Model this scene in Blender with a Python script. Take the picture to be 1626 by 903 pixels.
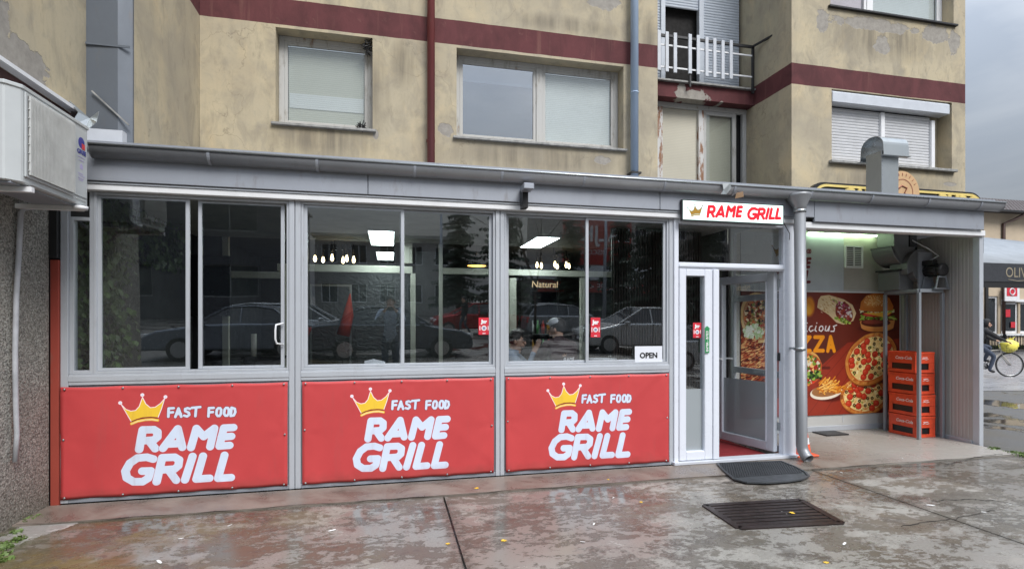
import bpy, bmesh, math, random
import numpy as np
from mathutils import Vector, Matrix
random.seed(7); rng = np.random.default_rng(7)
for o in list(bpy.data.objects): bpy.data.objects.remove(o)
SC = bpy.context.scene; COL = SC.collection
# ------------------------------------------------------------------ camera
F = 850.0; CX = 813.0; CY = 513.0; H = 1.5; TH = math.radians(12.8)
CT, ST = math.cos(TH), math.sin(TH)
cam = bpy.data.cameras.new('camera'); camo = bpy.data.objects.new('camera', cam); COL.objects.link(camo)
camo.location = (0, 0, H); camo.rotation_euler = (math.pi/2, 0, -TH)
cam.sensor_width = 36; cam.lens = F/1626*36; cam.shift_y = 61.5/1626; cam.clip_end = 600; cam.clip_start = .03
SC.camera = camo
# ------------------------------------------------------------------ world: overcast sky
SUN_EL, SUN_AZ = math.radians(47), math.radians(158)
w = bpy.data.worlds.new("World"); SC.world = w; w.use_nodes = True
nt = w.node_tree; N = nt.nodes; L = nt.links; bgn = N['Background']
sky = N.new('ShaderNodeTexSky'); sky.sky_type = 'NISHITA'; sky.sun_disc = False
sky.sun_elevation = SUN_EL; sky.sun_rotation = SUN_AZ; sky.air_density = 2; sky.dust_density = 4
tc = N.new('ShaderNodeTexCoord'); sep = N.new('ShaderNodeSeparateXYZ'); L.new(tc.outputs['Generated'], sep.inputs[0])
mp = N.new('ShaderNodeMapping'); mp.inputs['Scale'].default_value = (1.6, 1.6, 4.5); L.new(tc.outputs['Generated'], mp.inputs[0])
nz = N.new('ShaderNodeTexNoise'); nz.inputs['Scale'].default_value = 1.5; nz.inputs['Detail'].default_value = 7; nz.inputs['Roughness'].default_value = .55; nz.inputs['Distortion'].default_value = .5
L.new(mp.outputs[0], nz.inputs[0])
cr = N.new('ShaderNodeValToRGB'); cr.color_ramp.elements[0].position = .36; cr.color_ramp.elements[0].color = (4.1, 4.65, 5.6, 1)
cr.color_ramp.elements[1].position = .64; cr.color_ramp.elements[1].color = (6.1, 6.55, 7.3, 1); L.new(nz.outputs[0], cr.inputs[0])
grad = N.new('ShaderNodeMapRange'); grad.inputs['From Min'].default_value = 0; grad.inputs['From Max'].default_value = 1
grad.inputs['To Min'].default_value = 0; grad.inputs['To Max'].default_value = 1; L.new(sep.outputs[2], grad.inputs[0])
g2 = N.new('ShaderNodeMath'); g2.operation = 'POWER'; g2.inputs[1].default_value = 1.7; L.new(grad.outputs[0], g2.inputs[0])
g3 = N.new('ShaderNodeMath'); g3.operation = 'MULTIPLY_ADD'; g3.inputs[1].default_value = 1.9; g3.inputs[2].default_value = .235; L.new(g2.outputs[0], g3.inputs[0])
vm = N.new('ShaderNodeVectorMath'); vm.operation = 'SCALE'; L.new(cr.outputs[0], vm.inputs[0]); L.new(g3.outputs[0], vm.inputs['Scale'])
mx = N.new('ShaderNodeMix'); mx.data_type = 'RGBA'; mx.inputs[0].default_value = .93
L.new(sky.outputs[0], mx.inputs[6]); L.new(vm.outputs[0], mx.inputs[7]); L.new(mx.outputs[2], bgn.inputs[0]); bgn.inputs[1].default_value = .1
sun = bpy.data.lights.new('sun', 'SUN'); sun.energy = 1.5; sun.angle = math.radians(28); sun.color = (1, .975, .94)
so = bpy.data.objects.new('sun', sun); COL.objects.link(so)
so.rotation_euler = (math.pi/2-SUN_EL, 0, math.radians(22))   # light comes from behind the camera
SC.view_settings.view_transform = 'Standard'; SC.view_settings.look = 'None'; SC.view_settings.exposure = 1.06; SC.view_settings.gamma = 1
cy = SC.cycles; cy.max_bounces = 7; cy.diffuse_bounces = 3; cy.glossy_bounces = 4; cy.transparent_max_bounces = 24; cy.transmission_bounces = 4
cy.use_denoising = True; cy.sample_clamp_indirect = 4; cy.caustics_reflective = False; cy.caustics_refractive = False
# ------------------------------------------------------------------ photo geometry helpers (pixel -> place)
def ray(px, py):
    u = (px-CX)/F; v = (CY-py)/F
    return (ST+u*CT, CT-u*ST, v)
def P(px, py, Y):            # on a plane parallel to the facade
    d = ray(px, py); t = Y/d[1]; return (d[0]*t, H+d[2]*t)
def PXp(px, py, X):          # on a plane at right angles to it
    d = ray(px, py); t = X/d[0]; return (d[1]*t, H+d[2]*t)
def G(px, py, z=0.):         # on the ground
    d = ray(px, py); t = (z-H)/d[2]; return (d[0]*t, d[1]*t)
F0 = 5.16; YM = 7.49
# ------------------------------------------------------------------ object helpers
def tag(o, label=None, cat=None, group=None, kind=None):
    if label: o['label'] = label
    if cat: o['category'] = cat
    if group: o['group'] = group
    if kind: o['kind'] = kind
    return o
def thing(name, label, cat, loc=(0, 0, 0), group=None):
    o = bpy.data.objects.new(name, None); COL.objects.link(o); o.location = loc; o.empty_display_size = .2
    return tag(o, label, cat, group)
def wloc(o):
    v = Vector(o.location)
    return v + wloc(o.parent) if o.parent and o.type == 'MESH' and False else v
def adopt(o, parent):
    if parent is None: return o
    o.parent = parent
    base = parent
    while base.parent: base = base.parent
    if parent.parent is None: o.matrix_parent_inverse = Matrix.Translation(-Vector(parent.location))
    return o
class MB:
    def __init__(s): s.v = []; s.f = []; s.m = []; s.smooth = []
    def add(s, vs, fs, m=0, sm=False):
        b = len(s.v); s.v += [tuple(map(float, v)) for v in vs]
        for f in fs: s.f.append(tuple(i+b for i in f)); s.m.append(m); s.smooth.append(sm)
        return s
    def box(s, x0, x1, y0, y1, z0, z1, m=0):
        if x0 > x1: x0, x1 = x1, x0
        if y0 > y1: y0, y1 = y1, y0
        if z0 > z1: z0, z1 = z1, z0
        return s.add([(x0,y0,z0),(x1,y0,z0),(x1,y1,z0),(x0,y1,z0),(x0,y0,z1),(x1,y0,z1),(x1,y1,z1),(x0,y1,z1)],
              [(0,3,2,1),(4,5,6,7),(0,1,5,4),(1,2,6,5),(2,3,7,6),(3,0,4,7)], m)
    def bar(s, a, b, wdt, h=None, up=(0,0,1), m=0):       # square bar from a to b
        a = Vector(a); b = Vector(b); d = (b-a).normalized(); h = h or wdt
        u = Vector(up)
        if abs(d.dot(u)) > .95: u = Vector((0, 1, 0))
        r = d.cross(u).normalized(); u2 = r.cross(d).normalized(); r = r*wdt/2; u2 = u2*h/2
        vs = [a-r-u2, a+r-u2, a+r+u2, a-r+u2, b-r-u2, b+r-u2, b+r+u2, b-r+u2]
        return s.add(vs, [(0,3,2,1),(4,5,6,7),(0,1,5,4),(1,2,6,5),(2,3,7,6),(3,0,4,7)][::1], m)
    def tube(s, pts, r, n=10, cap=True, m=0, sm=True, sx=1, sy=1):
        pts = [Vector(p) for p in pts]; rr = r if isinstance(r, (list, tuple)) else [r]*len(pts)
        vs = []; fs = []; prev = None
        for i, p in enumerate(pts):
            d = (pts[min(i+1, len(pts)-1)]-pts[max(i-1, 0)]).normalized()
            if prev is None:
                u = Vector((0, 0, 1)) if abs(d.z) < .9 else Vector((1, 0, 0))
                a = d.cross(u).normalized()
            else: a = (prev - d*prev.dot(d)).normalized()
            prev = a; b = d.cross(a)
            for k in range(n):
                t = 2*math.pi*k/n; vs.append(p+a*math.cos(t)*rr[i]*sx+b*math.sin(t)*rr[i]*sy)
        for i in range(len(pts)-1):
            for k in range(n):
                k2 = (k+1) % n; fs.append((i*n+k, i*n+k2, (i+1)*n+k2, (i+1)*n+k))
        s.add(vs, fs, m, sm)
        if cap:
            b = len(s.v)-len(vs)
            s.f.append(tuple(b+k for k in range(n))[::-1]); s.m.append(m); s.smooth.append(False)
            s.f.append(tuple(b+(len(pts)-1)*n+k for k in range(n))); s.m.append(m); s.smooth.append(False)
        return s
    def prism(s, poly, axis, a, b, m=0, sm=False):       # poly of 2-D points extruded along axis 'x','y','z'
        def mk(p, q):
            return {'x': (q, p[0], p[1]), 'y': (p[0], q, p[1]), 'z': (p[0], p[1], q)}[axis]
        n = len(poly); vs = [mk(p, a) for p in poly]+[mk(p, b) for p in poly]
        s.add(vs, [(i, (i+1) % n, n+(i+1) % n, n+i) for i in range(n)], m, sm)
        b0 = len(s.v)-2*n
        s.f.append(tuple(b0+i for i in range(n))[::-1]); s.m.append(m); s.smooth.append(False)
        s.f.append(tuple(b0+n+i for i in range(n))); s.m.append(m); s.smooth.append(False)
        return s
    def ell(s, c, r, n=12, k=8, m=0, rot=None):
        vs = []; fs = []
        for i in range(k+1):
            a = math.pi*i/k
            for j in range(n):
                b = 2*math.pi*j/n; p = Vector((r[0]*math.sin(a)*math.cos(b), r[1]*math.sin(a)*math.sin(b), r[2]*math.cos(a)))
                if rot: p = rot @ p
                vs.append(Vector(c)+p)
        for i in range(k):
            for j in range(n):
                j2 = (j+1) % n; fs.append((i*n+j, (i+1)*n+j, (i+1)*n+j2, i*n+j2))
        return s.add(vs, fs, m, True)
    def build(s, name, mat, parent=None, bevel=0, uv=None, fix=True):
        me = bpy.data.meshes.new(name); me.from_pydata(s.v, [], s.f)
        for mm in (mat if isinstance(mat, (list, tuple)) else [mat]): me.materials.append(mm)
        me.polygons.foreach_set('material_index', s.m); me.polygons.foreach_set('use_smooth', s.smooth)
        if uv:
            ul = me.uv_layers.new(name='UVMap')
            for lp in me.loops: ul.data[lp.index].uv = uv(s.v[lp.vertex_index])
        if fix:
            bm = bmesh.new(); bm.from_mesh(me); bmesh.ops.recalc_face_normals(bm, faces=bm.faces); bm.to_mesh(me); bm.free()
        me.update(); o = bpy.data.objects.new(name, me); COL.objects.link(o)
        if bevel:
            b = o.modifiers.new('bevel', 'BEVEL'); b.width = bevel; b.segments = 1; b.limit_method = 'ANGLE'; b.harden_normals = False
        return adopt(o, parent)
def wallgrid(xr, zr, holes, y0, y1, axis='y'):           # a wall with openings, thickness y0..y1
    mb = MB(); xs = sorted(set(list(xr)+[h[0] for h in holes]+[h[1] for h in holes])); zs = sorted(set(list(zr)+[h[2] for h in holes]+[h[3] for h in holes]))
    xs = [x for x in xs if xr[0] <= x <= xr[1]]; zs = [z for z in zs if zr[0] <= z <= zr[1]]
    def solid(i, j):
        if i < 0 or j < 0 or i >= len(xs)-1 or j >= len(zs)-1: return False
        cx = (xs[i]+xs[i+1])/2; cz = (zs[j]+zs[j+1])/2
        return not any(h[0] < cx < h[1] and h[2] < cz < h[3] for h in holes)
    q = (lambda x, y, z: (x, y, z)) if axis == 'y' else (lambda x, y, z: (y, x, z))
    for i in range(len(xs)-1):
        for j in range(len(zs)-1):
            if not solid(i, j): continue
            a, b, c, d = xs[i], xs[i+1], zs[j], zs[j+1]
            for y in (y0, y1): mb.add([q(a,y,c), q(b,y,c), q(b,y,d), q(a,y,d)], [(0,1,2,3)])
            if not solid(i-1, j): mb.add([q(a,y0,c), q(a,y1,c), q(a,y1,d), q(a,y0,d)], [(0,1,2,3)])
            if not solid(i+1, j): mb.add([q(b,y0,c), q(b,y1,c), q(b,y1,d), q(b,y0,d)], [(0,1,2,3)])
            if not solid(i, j-1): mb.add([q(a,y0,c), q(b,y0,c), q(b,y1,c), q(a,y1,c)], [(0,1,2,3)])
            if not solid(i, j+1): mb.add([q(a,y0,d), q(b,y0,d), q(b,y1,d), q(a,y1,d)], [(0,1,2,3)])
    # weld so that normals can be made consistent
    key = {}; nv = []; mapi = []
    for v in mb.v:
        k = tuple(round(c, 5) for c in v)
        if k not in key: key[k] = len(nv); nv.append(v)
        mapi.append(key[k])
    mb.v = nv; mb.f = [tuple(mapi[i] for i in f) for f in mb.f]
    return mb
def copy_tree(o, parent=None, loc=None, label=None, rotz=None):
    c = o.copy(); COL.objects.link(c)
    if parent: c.parent = parent; c.matrix_parent_inverse = o.matrix_parent_inverse.copy()
    for ch in [x for x in o.children]: copy_tree(ch, c)
    if loc is not None: c.location = loc
    if rotz is not None: c.rotation_euler.z = rotz
    if label: c['label'] = label
    return c
def text(parent, name, s, loc, size, mat, rot=(math.pi/2, 0, 0), align='CENTER', depth=.002, offset=0, shear=0, sx=1):
    cu = bpy.data.curves.new('tmp', 'FONT'); cu.body = s; cu.size = size; cu.align_x = align; cu.align_y = 'CENTER'; cu.offset = offset; cu.shear = shear; cu.extrude = depth/2; cu.resolution_u = 3
    t = bpy.data.objects.new('tmp', cu); COL.objects.link(t)
    bpy.context.view_layer.update()
    me = bpy.data.meshes.new_from_object(t.evaluated_get(bpy.context.evaluated_depsgraph_get()))
    bpy.data.objects.remove(t)
    me.transform(Matrix.Translation(loc) @ Matrix.Rotation(rot[2], 4, 'Z') @ Matrix.Rotation(rot[1], 4, 'Y') @ Matrix.Rotation(rot[0], 4, 'X') @ Matrix.Diagonal((sx, 1, 1, 1)))
    me.materials.clear(); me.materials.append(mat); me.name = name
    o = bpy.data.objects.new(name, me); COL.objects.link(o); return adopt(o, parent)
# ------------------------------------------------------------------ materials
MATS = {}
class NT:
    def __init__(s, name):
        s.m = bpy.data.materials.new(name); s.m.use_nodes = True; s.t = s.m.node_tree; s.b = s.t.nodes['Principled BSDF']; s.o = s.t.nodes['Material Output']
        s.g = s.n('ShaderNodeNewGeometry'); s.pos = s.g.outputs['Position']; s.tc = s.n('ShaderNodeTexCoord')
        s.sp = None
    def n(s, t): return s.t.nodes.new(t)
    def l(s, a, b): s.t.links.new(a, b)
    def xyz(s):
        if not s.sp: s.sp = s.n('ShaderNodeSeparateXYZ'); s.l(s.pos, s.sp.inputs[0])
        return s.sp.outputs
    def noise(s, sc, det=4, rough=.55, scale3=(1,1,1), dist=0, local=False, off=(0,0,0)):
        mp = s.n('ShaderNodeMapping'); mp.inputs['Scale'].default_value = scale3; mp.inputs['Location'].default_value = off
        s.l(s.tc.outputs['Object'] if local else s.pos, mp.inputs[0])
        n = s.n('ShaderNodeTexNoise'); n.inputs['Scale'].default_value = sc; n.inputs['Detail'].default_value = det; n.inputs['Roughness'].default_value = rough; n.inputs['Distortion'].default_value = dist
        s.l(mp.outputs[0], n.inputs[0]); return n.outputs[0]
    def vor(s, sc, feature='F1', scale3=(1,1,1), rnd=1):
        mp = s.n('ShaderNodeMapping'); mp.inputs['Scale'].default_value = scale3; s.l(s.pos, mp.inputs[0])
        n = s.n('ShaderNodeTexVoronoi'); n.feature = feature; n.inputs['Scale'].default_value = sc; n.inputs['Randomness'].default_value = rnd
        s.l(mp.outputs[0], n.inputs[0]); return n.outputs['Distance']
    def rng(s, v, a, b, c=0., d=1.):
        m = s.n('ShaderNodeMapRange'); m.inputs[1].default_value = a; m.inputs[2].default_value = b; m.inputs[3].default_value = c; m.inputs[4].default_value = d
        s.l(v, m.inputs[0]); return m.outputs[0]
    def math(s, op, a, b=0.):
        m = s.n('ShaderNodeMath'); m.operation = op
        for i, q in enumerate((a, b)):
            if isinstance(q, (int, float)): m.inputs[i].default_value = q
            else: s.l(q, m.inputs[i])
        return m.outputs[0]
    def mix(s, f, a, b):
        m = s.n('ShaderNodeMix'); m.data_type = 'RGBA'
        for i, q in ((0, f), (6, a), (7, b)):
            if isinstance(q, (int, float)): m.inputs[i].default_value = q
            elif isinstance(q, tuple): m.inputs[i].default_value = q if len(q) == 4 else q+(1,)
            else: s.l(q, m.inputs[i])
        return m.outputs[2]
    def mixf(s, f, a, b):
        m = s.n('ShaderNodeMix')
        for i, q in ((0, f), (2, a), (3, b)):
            if isinstance(q, (int, float)): m.inputs[i].default_value = q
            else: s.l(q, m.inputs[i])
        return m.outputs[0]
    def set(s, col=None, rough=None, metal=None, bump=None, bs=.3, bd=.01, spec=None):
        for key, v in (('Base Color', col), ('Roughness', rough), ('Metallic', metal), ('Specular IOR Level', spec)):
            if v is None: continue
            if isinstance(v, (int, float)): s.b.inputs[key].default_value = v
            elif isinstance(v, tuple): s.b.inputs[key].default_value = v if len(v) == 4 else v+(1,)
            else: s.l(v, s.b.inputs[key])
        if bump is not None:
            b = s.n('ShaderNodeBump'); b.inputs['Strength'].default_value = bs; b.inputs['Distance'].default_value = bd
            s.l(bump, b.inputs['Height']); s.l(b.outputs[0], s.b.inputs['Normal'])
        return s.m
    def blobd(s, c, r, warp, k=1.):
        vd = s.n('ShaderNodeVectorMath'); vd.operation = 'SUBTRACT'; vd.inputs[1].default_value = c; s.l(s.pos, vd.inputs[0])
        vs = s.n('ShaderNodeVectorMath'); vs.operation = 'MULTIPLY'; vs.inputs[1].default_value = tuple(1/max(q, 1e-3) for q in r); s.l(vd.outputs[0], vs.inputs[0])
        ln = s.n('ShaderNodeVectorMath'); ln.operation = 'LENGTH'; s.l(vs.outputs[0], ln.inputs[0])
        return s.math('ADD', ln.outputs['Value'], s.math('MULTIPLY', s.math('SUBTRACT', warp, .5), k))
    def blob(s, c, r, warp):      # mask near a point of the place, ragged by warp
        vd = s.n('ShaderNodeVectorMath'); vd.operation = 'SUBTRACT'; vd.inputs[1].default_value = c; s.l(s.pos, vd.inputs[0])
        vs = s.n('ShaderNodeVectorMath'); vs.operation = 'MULTIPLY'; vs.inputs[1].default_value = tuple(1/max(q, 1e-3) for q in r); s.l(vd.outputs[0], vs.inputs[0])
        ln = s.n('ShaderNodeVectorMath'); ln.operation = 'LENGTH'; s.l(vs.outputs[0], ln.inputs[0])
        d = s.math('ADD', ln.outputs['Value'], s.math('MULTIPLY', s.math('SUBTRACT', warp, .5), 2.6))
        return s.rng(d, .97, 1.03, 1., 0.)
def simple(name, col, rough=.5, metal=0, var=.12, sc=6, spec=.5, bump=0, local=False):
    t = NT(name); n = t.noise(sc, 5, .6, local=local)
    c2 = tuple(min(1, c*(1+var)) for c in col); c1 = tuple(c*(1-var) for c in col)
    c = t.mix(t.rng(n, .3, .7), c1, c2); r = t.rng(t.noise(sc*3, 3, local=local), .3, .7, max(0, rough-.08), min(1, rough+.08))
    return t.set(c, r, metal, bump=(t.noise(sc*12, 3, local=local) if bump else None), bs=bump, bd=.004, spec=spec)
def emit(name, col, strength):
    t = NT(name); t.b.inputs['Base Color'].default_value = col+(1,); t.b.inputs['Emission Color'].default_value = col+(1,); t.b.inputs['Emission Strength'].default_value = strength
    return t.m
# ------------------------------------------------------------------ flat print: a small painter for posters and banners
class Canvas:
    def __init__(s, x0, x1, z0, z1, ppm, bg=(1, 1, 1), alpha=1.):
        s.x0, s.z0, s.x1, s.z1, s.ppm = x0, z0, x1, z1, ppm
        s.w = int((x1-x0)*ppm); s.h = int((z1-z0)*ppm); s.im = np.zeros((s.h, s.w, 4), np.float32); s.im[..., :3] = bg; s.im[..., 3] = alpha
        s.X, s.Z = np.meshgrid(x0+(np.arange(s.w)+.5)/ppm, z0+(np.arange(s.h)+.5)/ppm)
    def win(s, a, b, c, d, pad):
        i0 = max(0, int((a-pad-s.x0)*s.ppm)); i1 = min(s.w, int((b+pad-s.x0)*s.ppm)+2); j0 = max(0, int((c-pad-s.z0)*s.ppm)); j1 = min(s.h, int((d+pad-s.z0)*s.ppm)+2)
        return (slice(j0, j1), slice(i0, i1)) if i1 > i0 and j1 > j0 else None
    def put(s, w, sd, col, a=1., soft=0):
        m = np.clip(.5-sd*s.ppm/(1+soft), 0, 1)*a; m = m[..., None]; im = s.im[w]
        im[..., :3] = im[..., :3]*(1-m)+np.array(col, np.float32)*m; im[..., 3:] = np.maximum(im[..., 3:], m)
    def stroke(s, lines, r, col, a=1., soft=0):
        xs = [p[0] for l in lines for p in l]; zs = [p[1] for l in lines for p in l]
        w = s.win(min(xs), max(xs), min(zs), max(zs), r*1.2+4/s.ppm)
        if w is None: return
        X = s.X[w]; Z = s.Z[w]; d = np.full(X.shape, 1e9, np.float32)
        for l in lines:
            for p, q in zip(l[:-1], l[1:]) if len(l) > 1 else [(l[0], l[0])]:
                vx, vz = q[0]-p[0], q[1]-p[1]; t = np.clip(((X-p[0])*vx+(Z-p[1])*vz)/(vx*vx+vz*vz+1e-12), 0, 1)
                d = np.minimum(d, np.hypot(X-p[0]-t*vx, Z-p[1]-t*vz))
        s.put(w, d-r, col, a, soft)
    def poly(s, pts, col, a=1., soft=0, grow=0):
        xs = [p[0] for p in pts]; zs = [p[1] for p in pts]; w = s.win(min(xs), max(xs), min(zs), max(zs), 4/s.ppm+grow)
        if w is None: return
        X = s.X[w]; Z = s.Z[w]; d = np.full(X.shape, 1e9, np.float32); ins = np.zeros(X.shape, bool)
        for p, q in zip(pts, list(pts[1:])+[pts[0]]):
            vx, vz = q[0]-p[0], q[1]-p[1]; t = np.clip(((X-p[0])*vx+(Z-p[1])*vz)/(vx*vx+vz*vz+1e-12), 0, 1)
            d = np.minimum(d, np.hypot(X-p[0]-t*vx, Z-p[1]-t*vz))
            c = (p[1] > Z) != (q[1] > Z)
            with np.errstate(divide='ignore', invalid='ignore'): xi = p[0]+(Z-p[1])*(vx/(vz if abs(vz) > 1e-12 else 1e-12))
            ins ^= c & (X < xi)
        s.put(w, np.where(ins, -d, d)-grow, col, a, soft)
    def ell(s, c, rx, rz, col, rot=0, a=1., soft=0, noise=0):
        r = max(rx, rz); w = s.win(c[0]-r, c[0]+r, c[1]-r, c[1]+r, 3/s.ppm+r*.2)
        if w is None: return
        X = s.X[w]-c[0]; Z = s.Z[w]-c[1]; cs, sn = math.cos(rot), math.sin(rot); U = (X*cs+Z*sn)/rx; V = (-X*sn+Z*cs)/rz
        k = np.hypot(U, V)
        if noise: th = np.arctan2(V, U); k = k*(1+noise*(np.sin(th*5+c[0]*90)+.6*np.sin(th*11+c[1]*70)))
        s.put(w, (k-1)*min(rx, rz), col, a, soft)
    def speck(s, c, rx, rz, n, r0, r1, cols, rot=0, el=1.6):
        for _ in range(n):
            t = random.uniform(0, 6.283); q = math.sqrt(random.random()); u, v = rx*q*math.cos(t), rz*q*math.sin(t)
            x = c[0]+u*math.cos(rot)-v*math.sin(rot); z = c[1]+u*math.sin(rot)+v*math.cos(rot); rr = random.uniform(r0, r1)
            s.ell((x, z), rr*el, rr, random.choice(cols), random.uniform(0, 3.14))
    def image(s, name):
        im = bpy.data.images.new(name, s.w, s.h, alpha=True, float_buffer=False); im.colorspace_settings.name = 'sRGB'; im.alpha_mode = 'CHANNEL_PACKED'
        im.pixels.foreach_set(np.clip(s.im, 0, 1).ravel()); im.update(); im.pack(); return im
# letter strokes drawn in the proportions of the shop's lettering: (height 1, leaning), (strokes, advance)
def arc(cx, cz, rx, rz, a0, a1, n=12):
    return [(cx+rx*math.cos(math.radians(a0+(a1-a0)*i/n)), cz+rz*math.sin(math.radians(a0+(a1-a0)*i/n))) for i in range(n+1)]
def logo_letters():
    """rounded letters of the two-line logo, in the pixels of an enlarged view of the first banner"""
    A = [[(240,382),(213,528)], [(240,382),(322,380),(349,398),(348,436),(322,458),(228,464)], [(288,464),(332,522)],
         [(390,520),(500,375),(535,512)], [(432,488),(528,484)],
         [(600,514),(640,372),(695,432),(775,370),(743,508)],
         [(918,364),(846,368),(812,504),(888,498)], [(828,436),(902,430)]]
    B = [[(318,600),(270,586),(200,592),(144,630),(110,690),(120,740),(170,770),(240,768),(282,742),(300,688),(236,690)],
         [(385,590),(345,768)], [(385,590),(478,586),(512,606),(506,650),(478,674),(370,682)], [(438,686),(490,758)],
         [(612,580),(556,755)], [(690,578),(640,750),(738,744)], [(850,572),(802,744),(900,738)]]
    return A, B
SMALL = {'F': [[(40,-2),(4,0),(0,62)], [(2,32),(34,29)]], 'A': [[(0,64),(24,0),(44,62)], [(10,42),(40,40)]],
         'S': [[(44,6),(28,0),(10,6),(10,22),(36,34),(40,50),(24,62),(2,56)]], 'T': [[(0,2),(62,-4)], [(32,0),(26,64)]],
         'O': [[(14,2),(4,14),(0,46),(10,60),(24,60),(34,44),(36,14),(28,2),(14,2)]], 'D': [[(6,0),(0,62)], [(6,0),(30,8),(34,34),(22,58),(0,62)]]}
def logo_small():
    out = []
    for ch, x, y in (('F', 430,222), ('A', 482,222), ('S', 546,220), ('T', 606,216), ('F', 730,220), ('O', 790,218), ('O', 848,216), ('D', 898,216)):
        out += [[(x+a, y+b) for a, b in l] for l in SMALL[ch]]
    return out
CROWN = [(74,188),(112,228),(150,242),(186,236),(212,208),(236,138),(262,188),(296,216),(332,212),(372,184),(404,146),(382,220),(356,288),(300,284),(240,288),(190,302),(152,318)]
CBAND = [(156,336),(200,318),(260,306),(310,304),(352,310)]
def zp(a, b): return P(180+a/4.755, 600+b/4.755, F0)       # enlarged-view pixel -> facade metres
def draw_logo(cv, T, k, c_text, c_out, c_crown, c_line, small=True):
    A, B = logo_letters(); M = lambda ls: [[T(*p) for p in l] for l in ls]
    if c_out: cv.stroke(M(logo_small()), 15*k, c_out)
    for g in A+B: pass
    if c_out:
        grp = [A[0:3], A[3:5], A[5:6], A[6:8], B[0:1], B[1:4], B[4:5], B[5:6], B[6:7]]
        for g in grp: cv.stroke(M(g), 33.5*k, (.40,.22,.36)); cv.stroke(M(g), 31.5*k, (.98,.87,.89)); cv.stroke(M(g), 29*k, c_text)
    else:
        for g in (A, B): cv.stroke(M(g), 26*k, c_text)
    if small: cv.stroke(M(logo_small()), 11*k if c_out else 9*k, c_text)
    for dx, dy, c in (((5, 4, c_out),) if c_out else ()): cv.poly([T(x+dx, y+dy) for x, y in CROWN], c)
    cv.poly([T(*p) for p in CROWN], c_crown)
    cv.stroke([[T(*p) for p in CROWN[:12]+[CROWN[12]]]], 3.2*k, c_line); cv.stroke([[T(*CROWN[0]), T(*CROWN[-1])]], 3*k, c_line)
    cv.stroke([[T(*p) for p in CBAND]], 11*k, c_crown); cv.stroke([[T(x, y-14) for x, y in CBAND]], 3*k, c_out or c_line); cv.stroke([[T(x, y+1) for x, y in CBAND]], 2*k, c_line)
    for p in ((70,181),(235,122),(409,136)): cv.stroke([[T(*p)]], 15*k, c_line if c_out else c_crown); cv.stroke([[T(*p)]], 7*k, c_text)
def img_mat(name, im, rough=.4, base=None, bumpnoise=0, spec=.5, strength=0, gain=1.):
    t = NT(name); i = t.n('ShaderNodeTexImage'); i.image = im; i.extension = 'CLIP'; i.interpolation = 'Cubic'
    c = i.outputs[0]
    if gain != 1:
        v = t.n('ShaderNodeVectorMath'); v.operation = 'SCALE'; v.inputs['Scale'].default_value = gain; t.l(c, v.inputs[0]); c = v.outputs[0]
    if base: c = t.mix(i.outputs[1], base, c)
    n = t.rng(t.noise(5, 4), .3, .7, .93, 1.04); vv = t.n('ShaderNodeVectorMath'); vv.operation = 'SCALE'; t.l(c, vv.inputs[0]); t.l(n, vv.inputs['Scale']); c = vv.outputs[0]
    t.set(c, rough, spec=spec)
    if strength: t.l(c, t.b.inputs['Emission Color']); t.b.inputs['Emission Strength'].default_value = strength
    if bumpnoise: t.set(bump=t.noise(2.2, 3, .5, (1, 1, .8), 1.5), bs=bumpnoise, bd=.03)
    return t.m
def painted(name, cv, x0, x1, z0, z1, Y, parent, mat, dy=.004):       # thin board whose UV follows the canvas
    mb = MB().box(x0, x1, Y, Y+dy, z0, z1)
    return mb.build(name, mat, parent, uv=lambda v: ((v[0]-cv.x0)/(cv.x1-cv.x0), (v[2]-cv.z0)/(cv.z1-cv.z0)))
# ---- banner logo
k0 = (P(700,700,F0)[0]-P(180,700,F0)[0])/0 if False else None
zx = lambda a, b: zp(a, b)
KM = (zp(700, 500)[0]-zp(300, 500)[0])/400       # metres per enlarged pixel
lc = Canvas(-2.30, -1.15, .08, .98, 620, (.8,.28,.29), 0.)
draw_logo(lc, zx, KM, (.82,.865,.94), (.45,.13,.17), (.93,.77,.24), (.97,.9,.93))
IM_LOGO = lc.image('banner_print')
# ---- lit sign
sgx0, sgz1 = P(1084.5, 318, 5.02); sgx1, sgz0 = P(1243.5, 355.5, 5.02)
def line_logo(cv, x0, x1, z0, z1, c_text, c_crown, c_line):
    A, B = logo_letters(); xmn, xmx = 185, 1750
    hA = (370, 525); hB = (575, 765)
    def T1(x, y): u = (x-185); v = (525-y)/(525-370); return (x0+(u/1600)*(x1-x0), z0+v*(z1-z0))
    def T2(x, y): u = (x-85)*.86+850; v = (768-y)/(768-578); return (x0+(u/1600)*(x1-x0), z0+v*(z1-z0))
    cv.stroke([[T1(*p) for p in l] for l in A], (z1-z0)*.145, c_text); cv.stroke([[T2(*p) for p in l] for l in B], (z1-z0)*.145, c_text)
sc_ = Canvas(sgx0, sgx1, sgz0-.05, sgz1+.05, 700, (.86,.97,.95))
zm = (sgz0+sgz1)/2; W = sgx1-sgx0
line_logo(sc_, sgx0+W*.225, sgx0+W*.99, zm-.056, zm+.056, (.86,.05,.13), None, None)
def Tc(x, y): return (sgx0+.055+(x-70)*.00050, zm+.06-(y-122)*.00058)
sc_.poly([Tc(*p) for p in CROWN], (.52,.40,.13)); sc_.stroke([[Tc(*p) for p in CBAND]], .006, (.52,.40,.13)); sc_.stroke([[Tc(*p) for p in CROWN]], .0022, (.35,.3,.2))
for p in ((70,181),(235,122),(409,136)): sc_.stroke([[Tc(*p)]], .007, (.3,.27,.2))
IM_SIGN = sc_.image('sign_print')
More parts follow.
